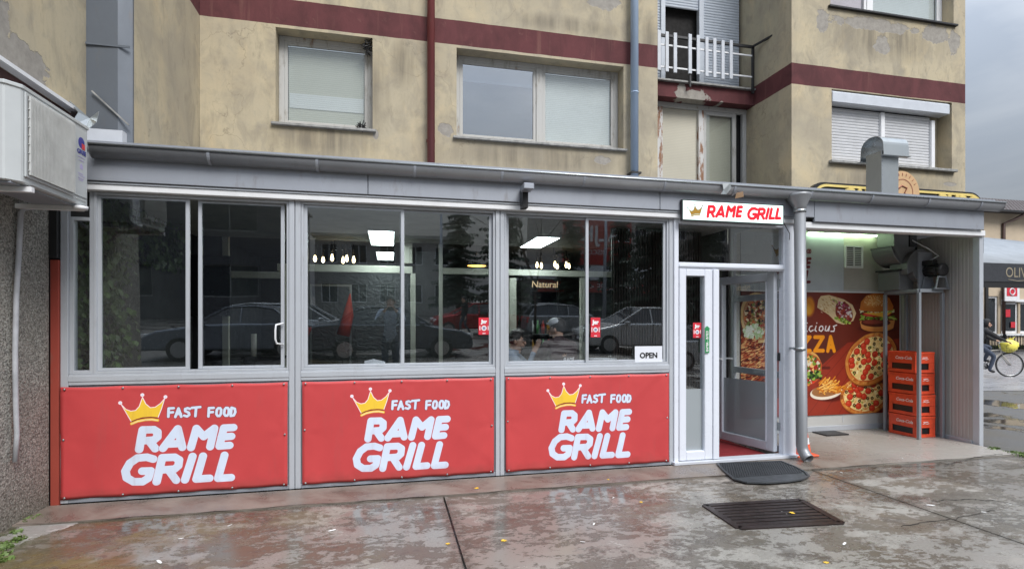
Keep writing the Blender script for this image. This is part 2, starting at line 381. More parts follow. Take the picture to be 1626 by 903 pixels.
# ---- white board above the poster (dark red logo)
YP = 6.25
bx0, bz0 = P(1176, 464, YP); bx1, bz1 = P(1340, 370, YP)
wb = Canvas(bx0, bx1, bz0, 2.74, 320, (.74,.77,.8))
bxe = P(1291, 420, YP)[0]
def Tb(x, y): return (bxe-.02+(x-950)*.00071, P(1240,385,YP)[1]-(y-122)*.00085)
draw_logo(wb, Tb, .00072, (.42,.05,.12), None, (.55,.43,.18), (.25,.2,.15)); IM_BOARD = wb.image('board_print')
# ---- food poster
px0, pz1 = P(1176, 465, YP)[0], 1.925; px1, pz0 = 7.12, .235
pc = Canvas(px0, px1, pz0, pz1, 420, (.36,.13,.09))
def q(a, b): return P(1160+a/4.1036, 440+b/4.1036, YP)
nzf = lambda X, Z, s, ph: np.sin(X*s+ph)*np.cos(Z*s*1.3+ph*2)
gx = .5+.5*np.tanh((pc.Z-1.0)*1.5); dark = (.30,.14,.11); 
pc.im[..., :3] = np.array((.42,.16,.11))*(1-gx[..., None]*.22)+np.array((.05,.0,-.01))*nzf(pc.X, pc.Z, 4, .3)[..., None]
rl = 1/(1+((pc.X-q(640,200)[0])/.55)**2+((pc.Z-q(640,200)[1])/.4)**2); pc.im[..., :3] += rl[..., None]*np.array((.16,.06,.03))
pc.poly([q(760,425), q(1115,400), q(1115,900), q(0,900), q(380,760)], (.58,.20,.13))
for t in np.linspace(0, 1, 8): pc.stroke([[q(760+t*340, 425-t*20), q(300+t*700, 900)]], .004, (.40,.11,.08), .6)
pc.stroke([[q(400,590), q(640,590)]], .02, (.30,.10,.07), .7, 6)
pc.ell(q(512,190), .085, .13, (.85,.52,.08), soft=14); pc.ell(q(505,215), .05, .07, (.97,.74,.25), a=.7, soft=16)
def pizza(c, rx, rz, rot, n=1):
    x, z = c
    pc.ell((x+.02, z-.03), rx*1.03, rz*1.04, (.2,.06,.04), rot, .6, 10)
    pc.ell((x, z-.02), rx, rz, (.70,.40,.16), rot, noise=.006); pc.ell(c, rx, rz, (.86,.58,.28), rot, noise=.008); pc.ell(c, rx*.985, rz*.975, (.80,.47,.20), rot, soft=5, a=.8)
    pc.ell(c, rx*.89, rz*.88, (.75,.30,.12), rot, noise=.01); pc.ell(c, rx*.86, rz*.85, (.93,.80,.52), rot, noise=.015)
    pc.speck(c, rx*.82, rz*.8, 260, .004, .014, [(.97,.90,.68),(.88,.66,.34),(.96,.86,.6),(.83,.5,.25),(.55,.6,.25)], rot)
    pts = []
    for k in range(400):
        t = random.uniform(0, 6.283); qd = math.sqrt(random.random())*.78; u, v = rx*qd*math.cos(t), rz*qd*math.sin(t)
        p = (x+u*math.cos(rot)-v*math.sin(rot), z+u*math.sin(rot)+v*math.cos(rot))
        if all(math.hypot(p[0]-b[0], p[1]-b[1]) > .068 for b in pts): pts.append(p)
    for i, p in enumerate(pts):
        if i % 9 < 4: pc.ell(p, .052, .045, (.55,.10,.05), rot); pc.ell((p[0], p[1]+.004), .047, .040, (.80,.24,.15), rot); pc.ell((p[0]-.01, p[1]+.012), .02, .014, (.90,.42,.3), rot, .6, 3)
        else: pc.ell(p, .025, .022, (.06,.06,.05), rot); pc.ell(p, .012, .010, (.75,.62,.35), rot)
    for i in range(40):
        a = random.uniform(0, 6.283); pc.ell((x+rx*.94*math.cos(a)*math.cos(rot)-rz*.93*math.sin(a)*math.sin(rot), z+rx*.94*math.cos(a)*math.sin(rot)+rz*.93*math.sin(a)*math.cos(rot)), .02, .012, random.choice([(.62,.33,.12),(.93,.68,.38)]), a, .5, 4)
pizza(q(868,770), .40, .26, -.02); pizza(q(915,530), .455, .34, .45)
# burger
bx, bz = q(955, 150)
pc.ell((q(960,330)[0], q(960,335)[1]), .30, .05, (.2,.06,.05), 0, .7, 10)
pc.ell(q(955,322), .28, .075, (.82,.52,.25), 0); pc.poly([q(845,290), q(1065,285), q(1055,330), q(855,330)], (.84,.56,.30), grow=.01)
pc.ell(q(945,296), .25, .06, (.35,.14,.09), 0, noise=.01); pc.ell(q(925,292), .17, .03, (.56,.26,.2), 0)
for i in range(46): x = random.uniform(835, 1075); pc.ell(q(x, 262+random.uniform(-12, 12)), .03, .013, random.choice([(.55,.68,.25),(.75,.82,.4),(.35,.5,.14)]), random.uniform(-.6, .6))
pc.ell(q(950,243), .24, .035, (.76,.16,.13), 0); pc.ell(q(905,245), .1, .02, (.88,.32,.25), 0)
pc.poly([q(860,232), q(1000,262), q(1060,226)], (.97,.75,.28)); 
for i in range(46): x = random.uniform(840, 1068); pc.ell(q(x, 218+random.uniform(-8, 10)), .028, .012, random.choice([(.62,.74,.3),(.82,.86,.5),(.92,.9,.75)]), random.uniform(-.6, .6))
pc.poly([q(845,212), q(852,165), q(885,125), q(935,112), (q(985,114)), q(1030,140), q(1055,190), q(1052,212), q(950,222)], (.78,.46,.20), grow=.012); pc.ell(q(930,160), .15, .06, (.90,.64,.36), .2, .8, 18)
pc.speck(q(945,155), .2, .085, 90, .004, .006, [(.96,.86,.66),(.92,.8,.55)])
# wrap
pc.poly([q(575,150), q(590,128), q(640,122), q(735,150), q(790,185), q(812,235), q(795,280), q(735,303), q(690,290), q(640,240), q(568,195)], (.90,.80,.62), grow=.012)
for i in range(40): pc.ell(q(random.uniform(580,700), random.uniform(130,235)), .018, .006, random.choice([(.72,.52,.30),(.97,.92,.8),(.8,.64,.42)]), -.6, .8, 1)
pc.ell(q(738,232), .165, .13, (.52,.22,.15), -.9, noise=.01)
pc.speck(q(738,228), .15, .11, 110, .008, .02, [(.45,.13,.10),(.86,.78,.78),(.65,.25,.2),(.9,.88,.86),(.55,.2,.3)], -.9); pc.speck(q(730,283), .14, .03, 40, .008, .014, [(.5,.62,.2),(.7,.78,.35),(.35,.45,.12)], -.25)
pc.speck(q(700,165), .11, .02, 24, .006, .011, [(.5,.62,.2),(.7,.3,.5)], -.35)
# fries
pc.ell(q(620,768), .27, .085, (.2,.05,.04), -.12, .6, 10); pc.ell(q(622,748), .262, .10, (.93,.88,.80), .09); pc.ell(q(624,738), .24, .082, (.62,.42,.25), .09)
for i in range(70):
    x = random.gauss(635, 45); y = random.uniform(690, 758)-abs(x-635)*.1; a = random.uniform(-.9, 1.2); l = random.uniform(.06, .12); X, Z = q(x, y-14*math.cos((x-635)/50))
    c = random.choice([(.93,.62,.22),(.97,.72,.32),(.85,.50,.14),(.98,.78,.42)]); e = (X+l*math.cos(a), Z+l*math.sin(a)*.8)
    pc.stroke([[(X-l*.4*math.cos(a), Z-l*.4*math.sin(a)*.8-.002), (e[0], e[1]-.003)]], .0125, (.62,.30,.07)); pc.stroke([[(X-l*.4*math.cos(a), Z-l*.4*math.sin(a)*.8), e]], .0095, c)
# taco / salad wrap
pc.ell(q(490,590), .25, .24, (.90,.68,.36), .3); pc.ell(q(500,600), .235, .21, (.75,.35,.18), .3, noise=.02)
pc.speck(q(495,600), .21, .2, 330, .008, .022, [(.85,.25,.15),(.95,.75,.45),(.5,.6,.2),(.9,.85,.75),(.62,.15,.12),(.3,.4,.12)]); pc.speck(q(545,640), .12, .06, 60, .01, .02, [(.25,.4,.12),(.12,.16,.08),(.6,.7,.3)])
# oval pizza and kebab seen through the door
pc.ell(q(180,265), .27, .34, (.86,.72,.50), .25); pc.ell(q(184,265), .24, .30, (.72,.50,.34), .25)
pc.speck(q(184,262), .21, .27, 420, .007, .02, [(.62,.2,.13),(.93,.86,.72),(.45,.14,.09),(.8,.45,.25),(.15,.1,.08),(.5,.55,.25)])
pc.poly([q(60,400), q(110,370), q(180,400), q(175,470), q(120,590), q(60,600)], (.5,.2,.13)); pc.poly([q(150,480), q(245,460), q(245,640), q(100,660), q(130,560)], (.45,.2,.14))
for i in range(520):
    x = random.uniform(50, 250); y = random.uniform(385, 670)
    if x > 170 and y < 450: continue
    pc.ell(q(x, y), random.uniform(.02, .05), random.uniform(.006, .012), random.choice([(.85,.62,.42),(.60,.24,.14),(.35,.1,.07),(.93,.74,.5),(.74,.38,.24)]), .35+random.uniform(-.3, .3))
pc.speck(q(150,352), .15, .08, 60, .012, .03, [(.85,.9,.8),(.7,.8,.6),(.93,.95,.9)])
pc.stroke([[q(205,460), q(235,370)]], .004, (.85,.85,.85))
# words: a brush script line and big yellow capitals
def qs(*pp): return [q(*p) for p in pp]
scr = [qs((392,290),(386,355)), qs((388,292),(412,296),(420,325),(404,352),(384,356)), qs((436,340),(450,330),(446,318),(434,326),(434,348),(452,352)), qs((470,352),(462,345),(478,285)),
       qs((494,318),(488,345),(498,352)), qs((498,298),(499,299)), qs((530,318),(516,322),(510,342),(520,354),(538,344)), qs((556,318),(548,345),(558,352)), qs((560,298),(561,299)),
       qs((590,318),(578,326),(576,346),(590,352),(602,338),(598,320),(588,318)), qs((620,318),(614,346),(628,350),(644,318),(638,350)), qs((690,312),(668,320),(676,334),(672,352),(652,352))]
pc.stroke(scr, .0085, (.96,.95,.95))
def yel(pts_list, r):
    for l in pts_list:
        pc.stroke([l], r+.004, (.55,.2,.06)); 
    for l in pts_list: pc.stroke([l], r, (.96,.60,.10))
for px_ in (402, 500, 562): 
    pass
def letz(a, b): return [qs((a, 390), (b, 390)), qs((b, 390), (a, 478)), qs((a, 478), (b, 478))]
yel([qs((330,476),(330,390),(352,390),(368,405),(366,425),(352,440),(330,440))], .026)
yel([qs((398,390),(398,478))], .03); yel(letz(448,516), .026); yel(letz(548,602), .026); yel([qs((632,480),(650,388),(674,480)), qs((640,455),(668,455))], .026)
IM_POSTER = pc.image('poster_print')
# ------------------------------------------------------------------ materials
def stucco(name, band=True, dirt=.5, patches=(), stains=(), base=(.51,.44,.305)):
    t = NT(name); x, y, z = t.xyz()
    big = t.noise(.9, 6, .6, (1,1,.7), .4); mid = t.noise(3.4, 7, .65, (1,1,.6), .6); fine = t.noise(26, 5, .7); streak = t.noise(2.6, 5, .6, (3.2, 3.2, .22))
    c = t.mix(t.rng(big, .35, .68), base, tuple(b*f for b, f in zip(base, (.86,.88,.95))))
    c = t.mix(t.math('MULTIPLY', t.rng(mid, .47, .68), dirt), c, (.30,.265,.205))
    c = t.mix(t.math('MULTIPLY', t.rng(streak, .58, .76), dirt*.5), c, (.33,.29,.225))
    c = t.mix(t.math('MULTIPLY', t.rng(t.noise(1.7, 6, .62, (1,1,.8), .8, off=(5,3,9)), .5, .72), .55), c, (.62,.50,.31))
    c = t.mix(t.math('MULTIPLY', t.rng(t.noise(.6, 6, .6, (1, 1, 1.4), .5, off=(3, 8, 1)), .46, .66), dirt*.8), c, (.34, .30, .235))
    c = t.mix(t.math('MULTIPLY', t.rng(t.noise(9, 6, .7, (1, 1, .35), .3, off=(2, 2, 7)), .58, .7), dirt*.6), c, (.24, .21, .165))
    c = t.mix(t.math('MULTIPLY', t.rng(fine, .55, .8), .3), c, (.33,.28,.19))
    c = t.mix(t.math('MULTIPLY', t.rng(t.noise(5.5, 9, .75, (1,1,.8), 1.2, off=(8,1,4)), .54, .62), .38), c, (.36,.325,.26))
    wv = t.n('ShaderNodeVectorMath'); wv.operation = 'MULTIPLY_ADD'; nn_ = t.n('ShaderNodeTexNoise'); nn_.inputs['Scale'].default_value = 2.2; nn_.inputs['Detail'].default_value = 6; t.l(t.pos, nn_.inputs[0]); t.l(nn_.outputs['Color'], wv.inputs[0]); wv.inputs[1].default_value = (.9,.9,.9); t.l(t.pos, wv.inputs[2])
    vo = t.n('ShaderNodeTexVoronoi'); vo.feature = 'DISTANCE_TO_EDGE'; vo.inputs['Scale'].default_value = .55; t.l(wv.outputs[0], vo.inputs[0])
    c = t.mix(t.math('MULTIPLY', t.rng(vo.outputs['Distance'], .0, .004, .4, 0), t.rng(t.noise(.8, 3, off=(1,9,3)), .50, .56)), c, (.10,.085,.065))
    sm = None
    for (cc, rr) in stains:
        b = t.rng(t.blobd(cc, rr, mid, .9), .35, 1.15, 1., 0.); sm = b if sm is None else t.math('MAXIMUM', sm, b)
    if sm is not None:
        c = t.mix(t.math('MULTIPLY', sm, t.rng(streak, .36, .62, .25, .85)), c, (.20,.175,.135))
    if band:
        edge = t.math('MULTIPLY', t.math('SUBTRACT', t.noise(3, 3), .5), .02)
        zz = t.math('ADD', z, edge); zm_ = t.math('MODULO', t.math('ADD', zz, -2.51), 2.87)
        m = t.math('MULTIPLY', t.rng(zm_, 2.865-.002, 2.87, 1, 1), t.math('GREATER_THAN', zm_, 0))
        m = t.math('MULTIPLY', t.math('GREATER_THAN', zz, 5.397), t.math('LESS_THAN', zz, 5.74)); m2 = t.math('MULTIPLY', t.math('GREATER_THAN', zz, 8.3), t.math('LESS_THAN', zz, 8.66))
        m = t.math('ADD', m, m2)
        rc = t.mix(t.rng(mid, .36, .66), (.135,.047,.050), (.090,.034,.036)); rc = t.mix(t.math('MULTIPLY', t.rng(streak, .6, .76), .5), rc, (.22,.11,.09))
        rc = t.mix(t.math('MULTIPLY', t.rng(t.noise(7, 6, .7, off=(4,0,2)), .62, .72), .3), rc, (.25,.13,.11))
        c = t.mix(m, c, rc)
    warp = t.noise(4.5, 7, .62, off=(2,7,1)); h = fine
    pm = None
    for (cc, rr) in patches:
        b = t.blob(cc, rr, warp); pm = b if pm is None else t.math('MAXIMUM', pm, b)
    if pm is not None:
        pc_ = t.mix(t.rng(t.noise(12, 6, .7), .35, .7), (.27,.25,.225), (.38,.355,.315)); c = t.mix(pm, c, pc_)
        h = t.math('SUBTRACT', t.math('MULTIPLY', fine, .35), t.math('MULTIPLY', pm, 1.2))
    return t.set(c, .9, bump=h, bs=.55, bd=.008, spec=.25)
Mt = {}
at3 = lambda px, py, Y=YM: (lambda p: (p[0], Y, p[1]))(P(px, py, Y))
Mt['stucco'] = stucco('yellow_stucco', patches=[(at3(708,205), (.10,.5,.12)), (at3(960,4), (.30,.5,.10)), (at3(955,255), (.12,.5,.06)),
    (at3(1305,30), (.10,.5,.22)), (at3(1390,40), (.85,.5,.10)), (at3(1402,72), (.16,.5,.16)), (at3(1485,55), (.28,.5,.17)), (at3(1515,66), (.12,.5,.22)), (at3(1508,293), (.15,.5,.03)),
    (at3(597,212), (.03,.5,.06))], dirt=.85, stains=[(at3(510,222), (.8,.6,.28)), (at3(600,150), (.16,.6,.6)), (at3(640,100), (.2,.5,.35)), (at3(860,252), (1.5,.6,.22)), (at3(1400,62), (1.3,.6,.38)), (at3(1410,290), (1.3,.6,.2)), (at3(1030,60), (.12,.5,.4)), (at3(900,40), (.9,.5,.14))])
Mt['stucco_dim'] = stucco('shaded_stucco', dirt=.85, base=(.46,.41,.29), patches=[(at3(1199,190,8), (.03,.3,.04))])  # shade of the return and recess walls put into a greyer base
Mt['stucco_side'] = stucco('side_stucco', band=False, dirt=.75, patches=[((-2.72, PXp(30,95,-2.72)[0], PXp(30,95,-2.72)[1]), (.3,.36,.15)), ((-2.72, PXp(2,30,-2.72)[0], PXp(2,30,-2.72)[1]), (.3,.10,.18)), ((-2.72, PXp(45,115,-2.72)[0], PXp(45,115,-2.72)[1]), (.3,.16,.09))])
Mt['slabband'] = stucco('balcony_slab_paint', band=True, dirt=.8, patches=[(at3(1103,152,8.4), (.28,.4,.13)), (at3(1085,148,8.4), (.08,.4,.2)), (at3(1148,165,8.4), (.05,.4,.06))])
def pebble():
    t = NT('pebbledash'); v = t.vor(55); n = t.noise(40, 4, .8); b = t.noise(1.2, 4, .6); m = t.n('ShaderNodeValToRGB'); t.l(t.noise(62, 4, .75), m.inputs[0])
    e = m.color_ramp.elements; e[0].position = .36; e[0].color = (.085,.083,.075,1); e[1].position = .66; e[1].color = (.55,.54,.49,1)
    c = t.mix(t.math('MULTIPLY', t.rng(b, .45, .7), .45), m.outputs[0], (.22,.20,.165))
    z = t.xyz()[2]; c = t.mix(t.rng(t.math('ADD', z, t.math('MULTIPLY', b, .5)), .15, .65, .55, 0), c, (.10,.10,.06))
    return t.set(c, .85, bump=t.math('ADD', t.noise(62, 4, .75), t.math('MULTIPLY', v, -.6)), bs=1, bd=.012)
Mt['pebble'] = pebble()
def metal(name, col, rough=.35, metallic=.6, dirt=.25, sc=3):
    t = NT(name); n = t.noise(sc, 6, .6, (1,1,.5), .4); s = t.noise(sc*4, 6, .7, (1,1,.3))
    c = t.mix(t.rng(n, .3, .7), col, tuple(q*.84 for q in col)); c = t.mix(t.math('MULTIPLY', t.rng(s, .58, .75), dirt), c, (.16,.13,.10))
    return t.set(c, t.rng(n, .3, .7, rough-.06, rough+.1), metallic, bump=t.noise(sc*.8, 2), bs=.05, bd=.01)
Mt['frame'] = metal('grey_aluminium', (.54,.57,.615), .42, .25, .24)
Mt['sheet'] = metal('grey_sheet', (.36,.385,.435), .45, .3, .45, 2.2)
Mt['gutter'] = metal('gutter_metal', (.40,.41,.435), .36, .45, .22)
Mt['galv'] = metal('galvanised', (.46,.49,.50), .30, .8, .25, 4)
Mt['ductgrey'] = metal('dull_duct', (.20,.205,.21), .42, .5, .1, 3)
Mt['rackgrey'] = metal('rack_paint', (.27,.295,.325), .45, .2, .15, 3)
Mt['duct'] = metal('bluegrey_cladding', (.135,.155,.185), .5, .2, .35)
Mt['pipe'] = metal('downpipe_grey', (.30,.31,.325), .4, .4, .2)
Mt['bluepipe'] = metal('pale_blue_pipe', (.36,.46,.60), .5, .1, .35)
Mt['redpipe'] = metal('red_pipe', (.21,.05,.05), .4, .1, .3)
Mt['redpost'] = metal('red_post', (.34,.055,.035), .6, 0, .45)
Mt['pvc'] = simple('white_pvc', (.72,.75,.82), .3, var=.015, sc=2)
Mt['pvcgrey'] = simple('greyed_white_pvc', (.55,.58,.63), .35, var=.06)
Mt['white'] = simple('white_paint', (.75,.76,.78), .5, var=.06)
def oldwood():
    t = NT('weathered_white_wood'); n = t.noise(14, 6, .7, (1,1,.25)); b = t.noise(2, 4)
    c = t.mix(t.rng(n, .54, .66), (.47,.47,.455), (.33,.315,.285)); c = t.mix(t.math('MULTIPLY', t.rng(n, .64, .69), t.rng(b, .5, .62)), c, (.26,.13,.07))
    return t.set(c, .7, bump=n, bs=.5, bd=.004)
Mt['oldwood'] = oldwood()
def peel():
    t = NT('peeling_wood'); n = t.noise(9, 7, .7, (1,1,.22)); c = t.mix(t.rng(n, .47, .52), (.58,.58,.57), (.27,.14,.08))
    return t.set(c, .75, bump=n, bs=.5, bd=.004)
Mt['peel'] = peel()
Mt['sill'] = simple('weathered_sill', (.27,.27,.26), .6, var=.4, sc=12)
def blind(name, col, pitch=.028):
    t = NT(name); z = t.xyz()[2]; f = t.math('FRACT', t.math('DIVIDE', z, pitch)); n = t.noise(1.3, 3)
    c = t.mix(t.rng(n, .3, .7), col, tuple(q*.88 for q in col)); c = t.mix(t.math('MULTIPLY', t.math('GREATER_THAN', f, .72), .30), c, (.25,.25,.23)); return t.set(c, .6, bump=t.math('PINGPONG', f, .5), bs=.35, bd=.006)
Mt['blind'] = blind('cream_venetian_blind', (.60,.60,.53))
Mt['blindbeige'] = blind('beige_blind', (.56,.53,.43))
Mt['blindwhite'] = blind('white_blind', (.74,.76,.76))
Mt['shutter'] = simple('grey_shutter', (.60,.61,.63), .45, var=.06)
Mt['shutterblue'] = simple('bluegrey_shutter', (.50,.55,.62), .45, var=.06)
Mt['dark'] = simple('dark_metal', (.03,.03,.032), .45, .3)
Mt['black'] = simple('black_plastic', (.012,.012,.013), .4)
Mt['darkroom'] = simple('dim_room', (.012,.011,.011), .9)  # near-black: the darkness of unlit rooms put into the colour
Mt['bannerred'] = None
def glass(name, tint=(.8,.84,.84), refl=1.0, rough=0, base=.04):
    t = NT(name); t.t.nodes.remove(t.b); tr = t.n('ShaderNodeBsdfTransparent'); tr.inputs[0].default_value = tint+(1,)
    gl = t.n('ShaderNodeBsdfGlossy'); gl.inputs['Roughness'].default_value = rough; gl.inputs[0].default_value = (.93,.97,1,1)
    lw = t.n('ShaderNodeLayerWeight'); lw.inputs[0].default_value = .5
    f = t.math('ADD', t.math('MULTIPLY', t.math('POWER', lw.outputs['Facing'], 5.), .9), base+.045*refl)
    b = t.n('ShaderNodeBump'); b.inputs['Strength'].default_value = .04; b.inputs['Distance'].default_value = .02; t.l(t.noise(1.1, 2), b.inputs['Height']); t.l(b.outputs[0], gl.inputs['Normal'])
    m = t.n('ShaderNodeMixShader'); t.l(f, m.inputs[0]); t.l(tr.outputs[0], m.inputs[1]); t.l(gl.outputs[0], m.inputs[2]); t.l(m.outputs[0], t.o.inputs[0]); return t.m
Mt['glass'] = glass('window_glass', (.84,.86,.87), 1.0, base=.07)
Mt['upglass'] = glass('old_window_glass', (.92,.94,.94), 1.0, base=.02)
Mt['bluglass'] = glass('sky_reflecting_glass', (.66,.70,.76), 3.0, base=.22)
def frosted():
    t = NT('frosted_glass'); t.b.inputs['Base Color'].default_value = (.42,.46,.48,1); t.b.inputs['Roughness'].default_value = .35
    tr = t.n('ShaderNodeBsdfTransparent'); tr.inputs[0].default_value = (.75,.78,.8,1); m = t.n('ShaderNodeMixShader'); m.inputs[0].default_value = .72
    t.l(tr.outputs[0], m.inputs[1]); t.l(t.b.outputs[0], m.inputs[2]); t.l(m.outputs[0], t.o.inputs[0]); return t.m
Mt['frost'] = frosted()
Mt['acwhite'] = simple('air_conditioner_enamel', (.50,.525,.53), .35, var=.05)
Mt['acmesh'] = simple('air_conditioner_grille', (.50,.51,.50), .5, var=.12, sc=9)
Mt['leaf'] = simple('ivy_leaf', (.09,.15,.045), .45, var=.5, sc=5)
Mt['panelgrey'] = simple('sandwich_panel', (.40,.39,.375), .45, var=.05, sc=2)
Mt['panelwhite'] = simple('pale_sandwich_panel', (.52,.52,.50), .4, var=.05, sc=2)
Mt['crate'] = simple('red_crate_plastic', (.68,.075,.028), .4, var=.2, sc=9)
Mt['cratewhite'] = simple('crate_print', (.8,.72,.7), .5)
def concrete():
    t = NT('wet_worn_concrete'); x, y, z = t.xyz(); big = t.noise(.55, 5, .55, dist=.6); mid = t.noise(1.7, 10, .72, (1,1.9,1), .35, off=(3,1,0)); fl = t.noise(11, 9, .75, (1,1.5,1), .4); fine = t.noise(70, 4, .7); grit = t.noise(160, 3, .8)
    flake = t.rng(t.math('ADD', t.math('MULTIPLY', mid, .54), t.math('MULTIPLY', fl, .46)), .488, .504)       # worn aggregate against smooth cement skin
    lo = t.mix(t.rng(fine, .3, .75), (.100,.091,.076), (.185,.170,.145)); lo = t.mix(t.rng(big, .42, .62), lo, (.155,.130,.100))
    hi = t.mix(t.rng(fine, .3, .7), (.25,.238,.212), (.37,.355,.32)); hi = t.mix(t.rng(t.noise(.7, 5, .6, off=(4,4,4)), .48, .62), hi, (.29,.262,.232))
    c = t.mix(flake, lo, hi); c = t.mix(t.math('MULTIPLY', t.rng(grit, .56, .7), .5), c, (.09,.08,.065))
    oc = t.rng(t.math('ADD', x, t.math('MULTIPLY', big, 2.)), -.6, .8, 1, 0); oc = t.math('MULTIPLY', oc, t.rng(t.noise(1.3, 7, .68, off=(9,2,0)), .42, .58)); c = t.mix(t.math('MULTIPLY', oc, .9), c, (.150,.108,.038))
    moss = t.math('MULTIPLY', t.rng(x, -2.72, -2.15, 1, 0), t.rng(t.noise(5, 8, .75), .46, .58)); c = t.mix(moss, c, (.075,.10,.025))
    jd = t.math('ABSOLUTE', t.math('SUBTRACT', x, .453)); jd = t.math('MINIMUM', jd, t.math('ABSOLUTE', t.math('SUBTRACT', x, 4.2))); jd = t.math('MINIMUM', jd, t.math('ABSOLUTE', t.math('SUBTRACT', y, 4.66)))
    c = t.mix(t.math('MULTIPLY', t.rng(t.math('ADD', jd, t.math('MULTIPLY', t.math('SUBTRACT', fl, .5), .25)), .0, .10, .75, 0), t.rng(mid, .4, .6, .5, 1)), c, (.07,.062,.048))
    # lime washed patch by the corner of the pebbledash wall
    lime = t.blob((G(150,812)[0], G(150,812)[1], 0), (.72,.20,1), t.noise(3, 8, .75, (1,2.2,1))); lime2 = t.blob((G(75,832)[0], G(75,832)[1], 0), (.16,.32,1), t.noise(4, 8, .75)); c = t.mix(t.math('MULTIPLY', t.math('MAXIMUM', lime, lime2), .75), c, (.58,.57,.55))
    mm = t.math('MULTIPLY', t.rng(t.noise(2.6, 9, .74, off=(1,5,0)), .56, .60), .7); c = t.mix(mm, c, (.10,.085,.07))
    wet = t.rng(t.math('ADD', t.math('MULTIPLY', t.noise(.9, 6, .62, off=(7,7,0)), .72), t.math('MULTIPLY', fl, .28)), .445, .505)
    near = t.rng(y, 2.4, 4.5, .5, 1.); wet = t.math('MULTIPLY', wet, near)
    c = t.mix(t.math('MULTIPLY', wet, .42), c, (.055,.048,.04))
    r = t.mixf(wet, t.rng(fl, .35, .7, .40, .60), .055); hgt = t.math('ADD', t.math('MULTIPLY', t.math('ADD', t.math('MULTIPLY', fine, .35), t.math('MULTIPLY', grit, .25)), t.rng(wet, 0, 1, 1, .10)), t.math('MULTIPLY', flake, .5))
    return t.set(c, r, bump=hgt, bs=.55, bd=.006, spec=.42)
Mt['concrete'] = concrete()
def kerbm():
    t = NT('kerb_concrete'); f = t.noise(50, 4, .7); m = t.noise(2.4, 7, .65, dist=.4); c = t.mix(t.rng(m, .38, .62), (.13,.108,.09), (.24,.205,.175)); c = t.mix(t.rng(f, .45, .75, 0, .5), c, (.22,.19,.16))
    x = t.xyz()[0]; c = t.mix(t.rng(x, 4.6, 5.6, 0, .8), c, t.mix(t.rng(m, .35, .65), (.42,.395,.36), (.31,.29,.26)))
    return t.set(c, t.rng(m, .4, .6, .24, .5), bump=f, bs=.45, bd=.004, spec=.35)
Mt['kerb'] = kerbm()
def asphalt():
    t = NT('wet_asphalt'); f = t.noise(60, 4, .7); m = t.noise(.7, 7, .6, dist=.6); n2 = t.noise(2.5, 7, .65)
    c = t.mix(t.rng(f, .3, .75), (.045,.045,.045), (.16,.15,.14)); c = t.mix(t.rng(n2, .45, .65, 0, .6), c, (.10,.085,.06)); c = t.mix(t.rng(t.noise(1.4, 6, .7, off=(2,2,2)), .6, .68, 0, .7), c, (.06,.075,.025))
    pud = t.rng(m, .485, .55); c = t.mix(t.math('MULTIPLY', pud, .6), c, (.03,.028,.022)); r = t.mixf(pud, .5, .05)
    return t.set(c, r, bump=t.math('MULTIPLY', f, t.rng(pud, 0, 1, 1, 0)), bs=.5, bd=.008, spec=.6)
Mt['asphalt'] = asphalt()
Mt['roadgrey'] = simple('wet_pale_road', (.27,.27,.28), .3, var=.15, sc=1.2)

# ------------------------------------------------------------------ ground
def sheet(name, x0, x1, y0, y1, z, mat, parent=None, t=.3):
    return MB().box(x0, x1, y0, y1, z-t, z).build(name, mat, parent)
gr = sheet('ground', -300, 300, -300, 300, -.035, Mt['asphalt']); gr['kind'] = 'structure'
rd = thing('road', None, None, (20, 24, 0)); rd['kind'] = 'structure'
MB().prism([(9.5, 10.2), (17, 8.6), (70, 0), (90, 18), (11, 27.5)], 'z', -.03, -.018).build('road_surface', Mt['roadgrey'], rd)
pv = thing('pavement', None, None, (0, 0, 0)); pv['kind'] = 'structure'
XJ = [-2.72, .449, 4.2, 6.93]
for i in range(3):
    a = XJ[i]+(.008 if i else 0); b = XJ[i+1]-(.008 if i < 2 else 0)
    for y0, y1 in ((-.6, 4.661), (-5.2, -.616)):
        mb = MB()
        pts = []
        n = 40
        # a ragged fine break in the long edge, and a right end broken away
        mb.prism([(a, y0), (b, y0), (b-(0 if i < 2 else .12), (y0+y1)/2), (b, y1), (a, y1)], 'z', -.2, 0)
        mb.build('slab', Mt['concrete'], pv)
ks = MB().box(-2.72, 7.0, 4.663, 5.10, -.2, .012).build('kerb_strip', Mt['kerb']); ks['kind'] = 'structure'
MB().box(4.40, 7.0, 5.10, 6.3, -.2, .014).build('bay_floor', Mt['kerb'])['kind'] = 'structure'
# cracks are thin dark grooves cut along ragged lines: narrow strips laid in the surface
def crack(pts, w=.006, z=.0125):
    mb = MB(); out = []
    for (x0, y0), (x1, y1) in zip(pts[:-1], pts[1:]):
        for k in range(14):
            t = k/14; out.append((x0+(x1-x0)*t+random.gauss(0, .006), y0+(y1-y0)*t+random.gauss(0, .008)))
    out.append(pts[-1]); vs = []; fs = []
    for i, (x, y) in enumerate(out):
        ww = w*random.uniform(.3, 1.2); vs += [(x-ww*.3, y-ww, z), (x+ww*.3, y+ww, z)]
    for i in range(len(out)-1): fs.append((2*i, 2*i+2, 2*i+3, 2*i+1))
    mb.add(vs, fs); return mb
cm = simple('crack_dirt', (.022,.018,.015), .9)
cks = thing('pavement_crack', None, None, (0, 0, 0)); cks['kind'] = 'structure'
for pts in ([G(1060,769), G(1130,768), G(1200,766)], [G(1290,746), G(1345,747), G(1420,742), G(1500,740), G(1550,727), G(1592,722)]): crack(pts, .007, .0135).build('crack', cm, cks)
